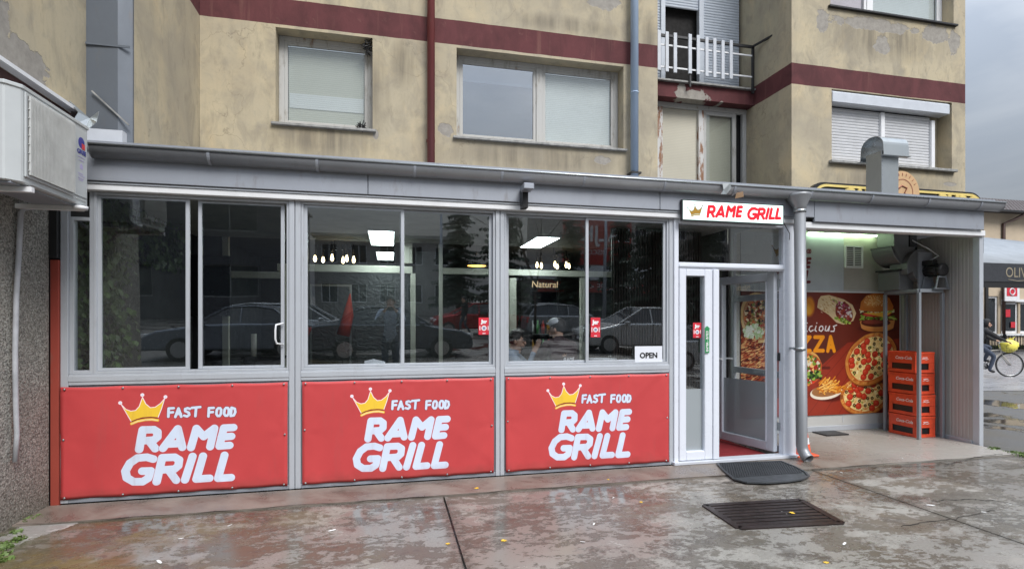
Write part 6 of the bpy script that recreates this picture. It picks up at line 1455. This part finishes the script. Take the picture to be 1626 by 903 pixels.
# wire basket and yellow bag
m = MB()
for z in (.66,.74,.82,.88): 
    for a, b in (((.90,-.14),(1.18,-.14)),((1.18,-.14),(1.18,.14)),((1.18,.14),(.90,.14)),((.90,.14),(.90,-.14))): m.bar((*a, z), (*b, z), .005)
for i in range(8): m.bar((.90+.04*i, -.14, .66), (.90+.04*i, -.14, .88), .004); m.bar((.90+.04*i, .14, .66), (.90+.04*i, .14, .88), .004)
kidb(m, 'basket', Mt['dark'])
m = MB(); n = 18; k = 12; vs = []; fs = []
for i in range(k+1):
    a = math.pi*i/k
    for j in range(n):
        b = 2*math.pi*j/n; rr_ = 1+.12*math.sin(b*5+i)+.08*math.sin(b*9-i*2)+random.uniform(-.04,.04)
        zt__ = .87+.19*math.cos(a)
        vs.append((1.04+.21*math.sin(a)*math.cos(b)*rr_, .17*math.sin(a)*math.sin(b)*rr_, zt__))
for i in range(k):
    for j in range(n): j2 = (j+1) % n; fs.append((i*n+j, (i+1)*n+j, (i+1)*n+j2, i*n+j2))
m.add(vs, fs, 0, True); m.add([(1.10,0,1.03),(1.16,.05,1.10),(1.2,.0,1.14),(1.14,-.05,1.09),(1.05,.02,1.10)], [(0,1,2),(0,2,3),(0,3,4)])
bag = m.build('plastic_bag', simple('yellow_plastic_bag', (.92,.80,.14), .4, local=True), None, fix=False); bag.location = tuple(org_); bag.rotation_euler.z = hd_; tag(bag, 'crumpled yellow plastic bag in the bicycle front basket', 'bag')
# seated employee seen from behind
maroon = simple('black_maroon_jacket', (.040,.016,.020), .7, local=True)
sxp, szp = P(893, 560, 5.78)
def seat(curl=(0,0,-1)): return dict(pelvis=(0,0,.56), waist=(.0,0,.74), chest=(.04,0,.98), neck=(.07,0,1.17), skull=(.11,.0,1.245), crown=(.11,.0,1.345),
    shl=(.05,.175,1.10), ell=(.16,.24,.86), wrl=(.38,.14,.84), pal=(.45,.11,.84), shr=(.05,-.175,1.10), elr=(.16,-.24,.86), wrr=(.38,-.14,.84), par=(.45,-.11,.84),
    hil=(.03,.10,.55), knl=(.45,.13,.55), anl=(.42,.13,.12), tol=(.55,.14,.06), hir=(.03,-.10,.55), knr=(.45,-.13,.55), anr=(.42,-.13,.12), tor=(.55,-.14,.06), curl=curl)
jl = Canvas(-.2, .2, .8, 1.1, 500, (0,0,0), 0.)
def Tj(x, y): return (-.085+(x-60)*.000195, .96-(y-350)*.000235)
def jx(r, kid):
    A, B = logo_letters(); m = MB()
    for l in A+B:
        for (x1_, y1_), (x2_, y2_) in zip(l[:-1], l[1:]):
            a, b = Tj(x1_, y1_), Tj(x2_, y2_); m.tube([(-.128, -a[0], a[1]), (-.128, -b[0], b[1])], .0052, 5)
    kid(m, 'lettering', whitep); m = MB(); m.add([(-.128, -Tj(*p)[0], Tj(*p)[1]) for p in CROWN], [tuple(range(len(CROWN)))]); k_ = kid(m, 'crown_print', simple('dull_gold', (.45,.28,.2), .6)); k_.modifiers.new('thick', 'SOLIDIFY').thickness = .003
    m = MB(); m.ell((.125,.0,1.345), (.10,.092,.062), 16, 8); m.ell((.20,.0,1.335), (.09,.075,.018), 12, 6); kid(m, 'paper_cap', paper)
emp = person('seated worker in a dark jacket with a white logo on the back', seat(), [skin, maroon, blackc, shoe], (sxp, 5.80, .16), math.pi/2+.25, face=.75, extras=jx, bulk=1.15)
dchair(sxp-.02, 5.68, math.pi/2+.25+math.pi/2-math.pi, 'black chair under the seated worker with the logo jacket', .92).location.z = .14
Js = seat((0,0,1)); Js.update(wrl=(.30,.08,1.12), pal=(.33,.05,1.18), wrr=(.30,-.08,1.12), par=(.33,-.05,1.18), ell=(.25,.2,.92), elr=(.25,-.2,.92))
gx_, gz_ = P(815, 560, 6.2)
gst = person('seated guest behind the grey post with raised clasped hands', Js, [skin, greyc, denim, shoe], (gx_-.06, 6.2, .02), -.35, face=-.2)
dchair(gx_-.10, 6.25, -.35-math.pi/2, 'black chair under the seated guest behind the grey post', .9)
# photographer and passer-by: both stand in front of the shop and are seen mirrored in the glass
def stand(curl=(0,0,-1)): return dict(pelvis=(0,0,.95), waist=(0,0,1.10), chest=(.01,0,1.34), neck=(.02,0,1.52), skull=(.045,0,1.60), crown=(.04,0,1.70),
    shl=(.0,.18,1.45), ell=(-.02,.23,1.17), wrl=(.05,.24,.92), pal=(.07,.24,.85), shr=(.0,-.18,1.45), elr=(-.02,-.23,1.17), wrr=(.05,-.24,.92), par=(.07,-.24,.85),
    hil=(0,.09,.90), knl=(.02,.10,.50), anl=(0,.10,.10), tol=(.14,.12,.04), hir=(0,-.09,.90), knr=(.02,-.10,.50), anr=(0,-.10,.10), tor=(.14,-.12,.04), curl=curl)
Jp = stand((-.3,0,.6)); Jp.update(ell=(.20,.26,1.25), elr=(.20,-.26,1.25), wrl=(.33,.13,1.43), wrr=(.33,-.13,1.43), pal=(.36,.085,1.475), par=(.36,-.085,1.475))
person('photographer in a blue-grey shirt holding up a phone opposite the restaurant', Jp, [skin, greyc, denim, shoe], (0, -.44, 0), math.pi/2, face=0)
ph = MB().box(-.08, .08, -.062, -.054, 1.462, 1.538).build('phone', Mt['black'], bevel=.003); tag(ph, 'black phone held sideways by the photographer', 'phone')
def vpos(px, z): d = ray(px, 513); return (d[0]*z, 2*F0-d[1]*z)
vx, vy = vpos(738, 24); Jw = stand(); Jw.update(knl=(.18,.10,.52), anl=(.12,.10,.12), tol=(.26,.10,.06), anr=(-.25,-.10,.16), tor=(-.12,-.10,.06))
person('pedestrian in dark clothes walking past the parked red car', Jw, [skin, blackc, denim, shoe], (vx, vy, -.03), math.pi*.9)
# ------------------------------------------------------------------ parked cars across the street (seen mirrored in the shop windows)
carglass = simple('car_glass', (.02,.025,.03), .06, spec=.8); lamp = simple('car_lamp', (.7,.7,.68), .15); tail = simple('tail_lamp', (.5,.02,.02), .2); alloy = metal('alloy', (.5,.5,.5), .3, .8, 0)
def make_car(col, kind, label, name='parked_car'):
    pm = simple('paint_'+name+str(len(bpy.data.materials)), col, .22, .4, var=.02, local=True)
    r = thing(name, label, 'car', (0,0,0), 'cars parked across the street')
    L2 = {'sedan': 2.25, 'hatch': 2.0, 'wagon': 2.3}[kind]; Wd = .87
    if kind == 'sedan': prof = [(-L2,.35),(-L2+.03,.75),(-L2+.12,.95),(-1.55,1.0),(-1.2,1.0),(.85,.98),(1.05,.93),(L2-.35,.80),(L2-.06,.66),(L2,.45),(L2-.05,.28),(-L2+.1,.28)]; gh = [(-1.5,.98),(-.95,1.38),(-.5,1.44),(.25,1.41),(1.0,.96)]
    elif kind == 'hatch': prof = [(-L2,.35),(-L2+.02,.8),(-L2+.10,.98),(.90,.98),(1.05,.94),(L2-.25,.80),(L2-.04,.62),(L2,.42),(L2-.05,.26),(-L2+.1,.26)]; gh = [(-L2+.12,.97),(-L2+.42,1.38),(-1.1,1.46),(.1,1.44),(.98,.96)]
    else: prof = [(-L2,.35),(-L2+.02,.8),(-L2+.1,1.0),(.85,.98),(1.1,.93),(L2-.3,.80),(L2-.05,.64),(L2,.44),(L2-.05,.27),(-L2+.1,.27)]; gh = [(-L2+.12,.99),(-L2+.35,1.40),(-1.4,1.47),(.2,1.44),(1.02,.95)]
    b = MB().prism(prof, 'y', -Wd, Wd).build('body', pm, r); bv = b.modifiers.new('b', 'BEVEL'); bv.width = .07; bv.segments = 3; bv.limit_method = 'ANGLE'
    n = len(gh); vs = []
    for s in (-1, 1): vs += [(x, s*(Wd-.08-(z-.96)*.42), z) for x, z in gh]
    m = MB(); m.add(vs, [tuple(range(n))[::-1], tuple(range(n, 2*n))]+[(i, (i+1) % n, n+(i+1) % n, n+i) for i in range(n)]); m.build('windows', carglass, r)
    m = MB()
    for s in (-1, 1):
        pp = [(x, s*(Wd-.075-(z-.96)*.42), z) for x, z in gh]
        for a, c in zip(pp[:-1], pp[1:]): m.bar(a, c, .05, .05)
        m.bar((-.15, s*(Wd-.075), .97), (-.15, s*(Wd-.075-.46*.42), 1.42), .045); 
    m.bar((gh[1][0]+.02, 0, gh[1][1]), (gh[2][0], 0, gh[2][1]+.01), 1.26, .03); m.bar((gh[2][0], 0, gh[2][1]+.005), (gh[3][0], 0, gh[3][1]+.005), 1.26, .04); m.build('roof', pm, r, bevel=.01)
    for s in (-1, 1):
        for x in (-1.3, 1.32):
            MB().tube([(x, s*(Wd-.22), .31), (x, s*(Wd+.01), .31)], .315, 26).build('wheel', tyre, r); MB().tube([(x, s*(Wd+.0), .31), (x, s*(Wd+.018), .31)], .21, 18).build('hubcap', alloy, r)
        m = MB()
        for x in (.92, -.15, -1.05): m.box(x-.006, x+.006, s*(Wd-.002), s*(Wd+.003), .36, .95)
        m.build('door_gap', Mt['black'], r)
        m = MB(); m.box(.68, .84, s*(Wd+.0), s*(Wd+.14), .95, 1.05); m.build('mirror', pm, r, bevel=.02); 
        for x in (.02, -.95): MB().box(x, x+.15, s*Wd, s*(Wd+.02), .82, .85).build('door_handle', pm, r)
        MB().box(L2-.28, L2-.0, s*.50, s*.82, .60, .72).build('headlight', lamp, r, bevel=.02); MB().box(-L2-.01, -L2+.14, s*.62, s*.86, .68, .90).build('tail_light', tail, r, bevel=.02)
    MB().box(L2-.04, L2+.012, -.45, .45, .36, .52).build('grille', Mt['black'], r); MB().box(L2+.012, L2+.02, -.26, .26, .40, .50).build('number_plate', Mt['white'], r)
    return r
specs = [(385, 15.0, 'sedan', (.20,.22,.25), 182, 'dark grey saloon parked opposite the first window'), (478, 17.5, 'wagon', (.55,.57,.58), 2, 'silver estate car parked left of the black saloon'),
    (622, 15.5, 'sedan', (.10,.11,.125), -4, 'black saloon parked opposite the middle window'), (752, 25.5, 'hatch', (.42,.02,.025), 178, 'red hatchback parked farther across the street'),
    (838, 27, 'wagon', (.40,.42,.44), 176, 'pale silver estate parked in the far row left of the white hatchback'), (902, 24, 'hatch', (.36,.37,.38), 4, 'silver hatchback in the far row behind the trees'),
    (1012, 18.0, 'hatch', (.55,.55,.54), 180, 'silver grey five door hatchback parked opposite the third window'), (1100, 24, 'sedan', (.5,.52,.55), 170, 'white saloon parked opposite the entrance door'), (1040, 33, 'hatch', (.5,.5,.5), 165, 'white hatchback far behind the silver grey one')]
for px, z, kd, c, rz, lab in specs:
    r = make_car(c, kd, lab); x, y = vpos(px, z); r.location = (x, y, -.035); r.rotation_euler.z = math.radians(rz)
# ------------------------------------------------------------------ trees across the street
bark = simple('bark', (.06,.045,.035), .9); needle = simple('conifer_green', (.022,.04,.022), .7, var=.5, sc=1)
def conifer(x, y, h, rad, lab):
    r = thing('conifer_tree', lab, 'tree', (x, y, 0), 'conifers across the street')
    MB().tube([(x, y, -.1), (x, y, h*.5), (x, y, h*.97)], [.22, .13, .02], 9).build('trunk', bark, r)
    m = MB(); lv = int(h*2.6)
    for i in range(lv):
        f = i/lv; z = h*(.14+.84*f); rr_ = rad*(1-f)**.8*random.uniform(.75, 1.1)+.15; nb = 15 if f < .7 else 8; a0 = random.uniform(0, 6)
        for k in range(nb):
            a = a0+6.283*k/nb+random.uniform(-.25,.25); L_ = rr_*random.uniform(.55, 1.25); z = h*(.14+.84*f)+random.uniform(-.45,.45); d = Vector((math.cos(a), math.sin(a), -.18-.2*(1-f))); p0 = Vector((x, y, z)); sd = Vector((-math.sin(a), math.cos(a), 0))
            ns_ = max(4, int(L_*6))
            for q_ in range(ns_):
                t_ = (q_+.5)/ns_; c = p0+d*L_*t_+Vector((0,0,.12*L_*t_*t_)); w_ = .30*L_*(1-t_*.7)*random.uniform(.4,1.2)
                for s in (-1, 1):
                    e = c+sd*s*w_+d*.25*w_+Vector((0,0,-.25*w_-random.uniform(0,.12))); m.add([c-d*.07, c+d*.10, e+d*.05, e-d*.03], [(0,1,2,3)])
                m.add([c-d*.08+Vector((0,0,.05)), c+d*.12, c+Vector((0,0,-.22*random.random()-.06))], [(0,1,2)])
    m.build('crown', needle, r, fix=False)
for px, z, h, rad, lab in ((800, 26, 8.6, 1.5, 'tall dark conifer at the left of the conifer row'), (906, 36, 9.6, 1.3, 'slim conifer standing beside the discount shop'), (985, 30, 8.2, 1.2, 'conifer in front of the discount shop sign'), (1040, 27, 9, 1.8, 'broad dark conifer at the right of the row'), (728, 40, 11.5, 1.8, 'conifer farthest to the left behind the red car'), (1115, 30, 10, 2.2, 'wide conifer opposite the entrance')):
    x, y = vpos(px, z); conifer(x, y, h, rad, lab)
def bare(x, y, h, lab):
    r = thing('bare_tree', lab, 'tree', (x, y, 0)); m = MB(); cr_m = MB()
    def br(p, d, L_, rd_, dep):
        e = p+d*L_; (m if dep > 3 else cr_m).tube([p, p.lerp(e, .5)+Vector((random.gauss(0,.03),random.gauss(0,.03),0)), e], [rd_, rd_*.85, rd_*.65], 6 if dep > 2 else 4)
        if dep == 0: return
        for _ in range(3 if dep > 1 else 2):
            dd = (d+Vector((random.gauss(0,.42),random.gauss(0,.42),random.uniform(-.05,.35)))).normalized(); br(e, dd, L_*random.uniform(.62,.82), rd_*.6, dep-1)
    br(Vector((x,y,-.1)), Vector((0,0,1)), h*.3, .06, 5); m.build('trunk', bark, r); cr_m.build('crown', bark, r)
x, y = vpos(850, 20); bare(x, y, 7, 'young leafless tree between the parked cars')
# ------------------------------------------------------------------ buildings across the street
def block(name, lab, x0, x1, y0, y1, h, col, floors, cols, face=1, cat='building', gm=None, fmat='white'):
    r = thing(name, lab, cat, ((x0+x1)/2, (y0+y1)/2, 0)); wm = simple('wall_'+name+str(len(bpy.data.materials)), col, .85, var=.1, sc=1.2)
    Y = y1 if face > 0 else y0; holes = []
    fh = h/floors; cwid = (x1-x0)/cols
    for f in range(floors):
        for c in range(cols): holes.append((x0+cwid*(c+.22), x0+cwid*(c+.78), f*fh+fh*.33, f*fh+fh*.82))
    wallgrid((x0, x1), (-.1, h), holes, Y-.3*face, Y).build('wall', wm, r)
    MB().box(x0, x0+.3, min(y0, y1), max(y0, y1)-.3 if face > 0 else max(y0, y1), -.1, h).box(x1-.3, x1, y0 if face > 0 else y0+.3, y1-.3 if face > 0 else y1, -.1, h).box(x0+.3, x1-.3, (y0 if face > 0 else y1-.3), (y0+.3 if face > 0 else y1), -.1, h).build('wall', wm, r)
    fr0 = None
    for (a, b, c, d) in holes:
        w2_, h2_ = (b-a)/2, (d-c)/2
        if fr0 is None:
            fr0 = MB().box(-w2_, -w2_+.07, -.04, .04, -h2_, h2_).box(w2_-.07, w2_, -.04, .04, -h2_, h2_).box(-.03, .03, -.04, .04, -h2_, h2_).box(-w2_+.07, w2_-.07, -.04, .04, h2_-.07, h2_).box(-w2_+.07, w2_-.07, -.04, .04, -h2_, -h2_+.07).build('window', Mt[fmat], r)
            pn0 = MB().box(-w2_+.07, w2_-.07, -.01, .01, -h2_+.07, h2_-.07).build('pane', carglass, fr0); fr_i, pn = fr0, pn0
        else:
            fr_i = fr0.copy(); COL.objects.link(fr_i); pn = pn0.copy(); COL.objects.link(pn); pn.parent = fr_i
        fr_i.location = ((a+b)/2, Y-.15*face, (c+d)/2)
    MB().box(x0-.3, x1+.3, y0-.3, y1+.3, h, h+.25).build('roof', Mt['sill'], r)
    return r
block('housing_block', 'long grey housing block across the street to the left', -34, -7.5, -44, -30, 9, (.085,.085,.09), 2, 4, fmat='sill')
block('low_block', 'low pale block across the street behind the red car', -6, 5.5, -46, -36, 6.5, (.34,.33,.31), 2, 5)
vx0, _ = vpos(868, 38); vx1, _ = vpos(1022, 38); vy = 2*F0-ray(940, 513)[1]*38
ds = thing('discount_shop', 'shop across the street with a big red fascia sign and strip of welcome lettering', 'shop', ((vx0+vx1)/2, vy-4, 0)); redf = simple('red_fascia', (.42,.05,.04), .5, var=.1)
MB().box(vx0-1, vx1+1, vy-10, vy, -.1, 3.0).build('wall', simple('shop_dark_wall', (.10,.10,.10), .6), ds)
MB().box(vx0-1.2, vx1+1.2, vy-10, vy+.3, 3.0, 4.0).build('fascia', Mt['white'], ds)
sx_0, sx_1 = vpos(888, 38)[0], vpos(1003, 38)[0]; MB().box(sx_0, sx_1, vy+.0, vy+.35, 4.02, 7.3).build('sign_board', redf, ds)
text(ds, 'lettering', 'BALJKO', ((sx_0+sx_1)/2, vy+.37, 6.1), 1.5, Mt['white'], rot=(math.pi/2, 0, math.pi), offset=.02, sx=.95); text(ds, 'lettering', 'DISCOUNT', ((sx_0+sx_1)/2-.6, vy+.37, 4.9), .5, Mt['white'], rot=(math.pi/2, 0, math.pi))
MB().box(vx0-.9, vx1+.9, vy+.01, vy+.1, 2.1, 2.95).build('welcome_band', redf, ds); text(ds, 'lettering', '<<< WELCOME <<< WELCOME', ((vx0+vx1)/2, vy+.12, 2.5), .62, Mt['white'], rot=(math.pi/2, 0, math.pi))
for i in range(6): X = vx0-.6+i*(vx1-vx0+1.2)/6; MB().box(X, X+(vx1-vx0)/6.5, vy+.01, vy+.05, .2, 2.05).build('shop_window', carglass, ds)
block('right_block', 'tall plain block across the street to the right', 18, 38, -60, -44, 13, (.33,.30,.27), 4, 8)
# awnings of the mirrored street side: a row of light poles
for px, z in ((700, 22), (960, 21)):
    x, y = vpos(px, z); r = thing('street_lamp', 'grey street lamp post standing among the parked cars' if px == 700 else 'grey street lamp post in front of the discount shop', 'lamp post', (x, y, 0), 'street lamps'); MB().tube([(x,y,-.1),(x,y,6)], [.08,.05], 10).build('pole', Mt['sheet'], r); MB().tube([(x,y,5.95),(x,y+.5,6.2),(x,y+1.3,6.25)], .04, 8).build('arm', Mt['sheet'], r); MB().box(x-.12,x+.12,y+1.2,y+1.8,6.19,6.27).build('lamp_head', Mt['sheet'], r)
# ------------------------------------------------------------------ the street to the right
def PZ(px, py, Y): return P(px, py, Y)
YA = 17.5
aw = thing('cafe_awning', 'pale sloping cafe awning with a black valance and gold lettering', 'awning', (14, 11, 2))
axx0 = P(1530, 400, YA)[0]; zv1, zv0 = P(1590, 418, YA)[1], P(1590, 447, YA)[1]
canv = simple('awning_canvas', (.25,.27,.29), .45, var=.14, sc=1.5); YAB = 22.0; zb1 = P(1590, 376, YAB)[1]
m = MB(); nn = 24
vs = []
for i in range(nn+1):
    x = axx0+(16)*i/nn; sag = .05*math.sin(i*1.9); vs += [(x, YA, zv1+.01), (x, (YA+YAB)/2, (zv1+zb1)/2-.04+sag), (x, YAB, zb1+(P(1555,366,YAB)[1]-zb1)*(1-(x-axx0)/6))]
m.add(vs, [f for i in range(nn) for f in ((3*i, 3*i+3, 3*i+4, 3*i+1), (3*i+1, 3*i+4, 3*i+5, 3*i+2))], 0, True); cv_ = m.build('canvas', canv, aw, fix=False); cv_.modifiers.new('thick', 'SOLIDIFY').thickness = .01
blackaw = simple('black_valance', (.025,.027,.032), .55, var=.2)
MB().box(axx0, axx0+16, YA-.02, YA, zv0, zv1).build('valance', blackaw, aw); MB().box(axx0, axx0+16, YA+.02, YA+.12, zv0-.25, zv0+.06).build('front_beam', Mt['black'], aw)
tx_, tz_ = P(1600, 433, YA)
text(aw, 'lettering', 'OLIVA', (tx_-.15, YA-.024, tz_), .60, simple('dull_gold_letters', (.26,.22,.15), .5), align='LEFT', sx=.9)
xo0 = tx_; MB().tube([(tx_+.0, YA-.023, tz_-.28), (tx_+.5, YA-.023, tz_-.34), (tx_+1.4, YA-.023, tz_-.28)], .015, 6).build('flourish', bpy.data.materials['dull_gold_letters'], aw)
for i in range(4): X = axx0+.2+i*5; MB().box(X, X+.08, YAB-.1, YAB-.02, -.03, zb1-.05).build('post', Mt['dark'], aw)
for X in (axx0+1.5,): MB().bar((X, YA+.1, zv0-.1), (X, YAB, zv0+.3), .05).build('arm', Mt['dark'], aw)
# far building with tiled roof
YG = 26.0
bd = thing('tiled_roof_building', 'beige two storey building with dark tiled roof and ground floor shop window', 'building', (38, 30, 0)); beige = simple('beige_render', (.50,.41,.30), .85, var=.08, sc=1.5)
bx0_ = 30.; bx1_ = 58.; ze = P(1600, 338, YG)[1]
wh_ = [(P(1568, 0, YG)[0], P(1587, 0, YG)[0]-.1, P(0+1580, 530, YG)[1], P(1580, 470, YG)[1]), (P(1590, 0, YG)[0], P(1617, 0, YG)[0], P(1600, 529, YG)[1], P(1600, 480, YG)[1]), (P(1620, 0, YG)[0], P(1660, 0, YG)[0], P(1620, 529, YG)[1], P(1620, 480, YG)[1])]
wallgrid((bx0_, bx1_), (-.1, ze), wh_, YG, YG+.3).build('wall', beige, bd); MB().box(bx0_, bx0_+.3, YG+.3, YG+12, -.1, ze).build('wall', beige, bd)
m = MB(); m.prism([(YG-.6, ze-.05), (YG+6, ze+2.6), (YG+12.6, ze-.05)], 'x', bx0_-.6, bx1_); rfm = simple('dark_roof_tiles', (.085,.07,.068), .7, var=.3, sc=8); rf = m.build('roof', simple('roof_felt', (.05,.045,.045), .8), bd)
sl_len = math.hypot(6.6, 2.65); ang = math.atan2(2.65, 6.6); t0 = None
# tiles laid in rows; the rows nearest the eave are single pieces
cnt = 0
mbt = MB()
for j in range(18):
    for i in range(64):
        x = bx0_-.6+i*.30+(.15 if j % 2 else 0); s = .02+j*.37; y = YG-.62+s*math.cos(ang); z = ze-.03+s*math.sin(ang)
        if j < 9 and 8 <= i < 40:
            if t0 is None: t0 = MB().add([(0,0,0),(.27,0,0),(.27,.40,.155),(0,.40,.155),(0,0,.05),(.135,0,.085),(.27,0,.05),(0,.40,.175),(.135,.40,.21),(.27,.40,.175)], [(0,1,6,5,4),(4,5,8,7),(5,6,9,8),(0,4,7,3),(1,2,9,6)]).build('roof_tile', rfm, bd, fix=False); tt = t0
            else: tt = t0.copy(); COL.objects.link(tt)
            tt.location = (x, y, z)
        else:
            mbt.add([(x,y,z),(x+.27,y,z),(x+.27,y+.40,z+.155),(x,y+.40,z+.155),(x,y,z+.05),(x+.135,y,z+.085),(x+.27,y,z+.05),(x,y+.40,z+.175),(x+.135,y+.40,z+.21),(x+.27,y+.40,z+.175)], [(0,1,6,5,4),(4,5,8,7),(5,6,9,8),(0,4,7,3),(1,2,9,6)])
tag(mbt.build('roof_tiles', rfm, bd, fix=False), kind='stuff')
MB().box(bx0_-.6, bx1_, YG-.75, YG-.62, ze-.12, ze).build('eaves_gutter', Mt['dark'], bd)
xd = P(1594, 350, YG-.1)[0]; MB().tube([(xd+1.1, YG-.65, ze-.1), (xd+.5, YG-.3, ze-.5), (xd, YG-.1, ze-.7), (xd, YG-.1, 0)], .09, 8).build('downpipe', simple('brown_pipe', (.10,.06,.05), .5), bd)
for k, (a, b, c, d) in enumerate(wh_):
    wn = MB().box(a, a+.12, YG+.08, YG+.2, c, d).box(b-.12, b, YG+.08, YG+.2, c, d).box(a+.12, b-.12, YG+.08, YG+.2, d-.12, d).box(a+.12, b-.12, YG+.08, YG+.2, c, c+.14).build('window', Mt['white'], bd); MB().box(a+.12, b-.12, YG+.12, YG+.14, c+.14, d-.12).build('pane', carglass, wn)
    MB().box(a-.1, b+.1, YG-.1, YG+.07, c-.15, c-.01).build('sill', Mt['white'], wn)
a, b, c, d = wh_[1]
MB().box(P(1563,0,YG)[0], P(1567,0,YG)[0], YG-.1, YG-.01, 0, 5).build('dark_post', Mt['dark'], bd)
for (q0, q1, r0_, r1_) in ((1598, 1606, 491, 503), (1607, 1614, 511, 520)): p0, p1 = P(q0, r0_, YG), P(q1, r1_, YG); MB().box(p0[0], p1[0], YG+.06, YG+.075, p1[1], p0[1]).build('window_sticker', redst, bd)
MB().box(P(1590,0,YG)[0], P(1670,0,YG)[0], YG-.12, YG-.01, P(1600,479,YG)[1], P(1600,475,YG)[1]).build('white_beam', Mt['white'], bd)
sg = thing('square_shop_sign', 'white square sign with a red field and white ring below the cafe awning', 'sign', (35, YG, 3)); p0, p1 = P(1596, 455, YG-.3), P(1619, 478, YG-.3)
MB().box(p0[0], p1[0], YG-.3, YG-.24, p1[1], p0[1]).build('sign_board', Mt['white'], sg); q0, q1 = P(1598.5, 456, YG-.3), P(1615, 470, YG-.3); MB().box(q0[0], q1[0], YG-.315, YG-.302, q1[1], q0[1]).build('red_field', redst, sg)
xc, zc = (q0[0]+q1[0])/2, (q0[1]+q1[1])/2; MB().tube([(xc+.2*math.cos(t), YG-.325, zc+.2*math.sin(t)) for t in [2*math.pi*i/24 for i in range(25)]], .035, 6, cap=False).build('ring', Mt['white'], sg)
# fence and grass verge
YFn = 22.5
fn = thing('iron_fence', 'low black iron railing fence along the far side of the road', 'fence', (35, YFn, 0)); b0_ = None; x = 29.
zfn = P(1600, 533, YFn)[1]
MB().box(29, 47, YFn-.02, YFn+.02, zfn-.05, zfn).box(29, 47, YFn-.02, YFn+.02, .12, .16).build('rail', Mt['black'], fn)
for i in range(90):
    if b0_ is None: b0_ = MB().box(-.015, .015, -.015, .015, 0, zfn+.02).build('fence_bar', Mt['black'], fn); b_ = b0_
    else: b_ = b0_.copy(); COL.objects.link(b_)
    b_.location = (29.1+i*.2, YFn-.04, 0)
for i in range(7): MB().box(30+i*2.6, 30.1+i*2.6, YFn-.05, YFn+.05, 0, zfn+.08).build('fence_post', Mt['black'], fn)
vg_ = MB()
for _ in range(9000):
    x = random.uniform(28, 48); y = random.uniform(YFn+.2, YFn+2.6); h = random.uniform(.08, .28); a = random.uniform(0, 6.28); vg_.add([(x-.03*math.cos(a), y-.03*math.sin(a), -.03), (x+.03*math.cos(a), y+.03*math.sin(a), -.03), (x+random.gauss(0,.05), y+random.gauss(0,.05), h)], [(0,1,2)])
tag(vg_.build('grass_verge', simple('grass', (.07,.11,.035), .8, var=.4), None, fix=False), 'strip of green grass behind the black iron fence', 'grass', kind='stuff')
MB().box(27, 49, YFn-.4, YFn-.2, -.03, .08).build('road_kerb', Mt['kerb'])['kind'] = 'structure'
# rough grass edge right of the pavement
blades([(6.98+random.uniform(-.03,.10), random.uniform(3.0, 5.0)) for _ in range(60)], 16, .03, .05, bpy.data.materials['weed_green'], 'weeds')
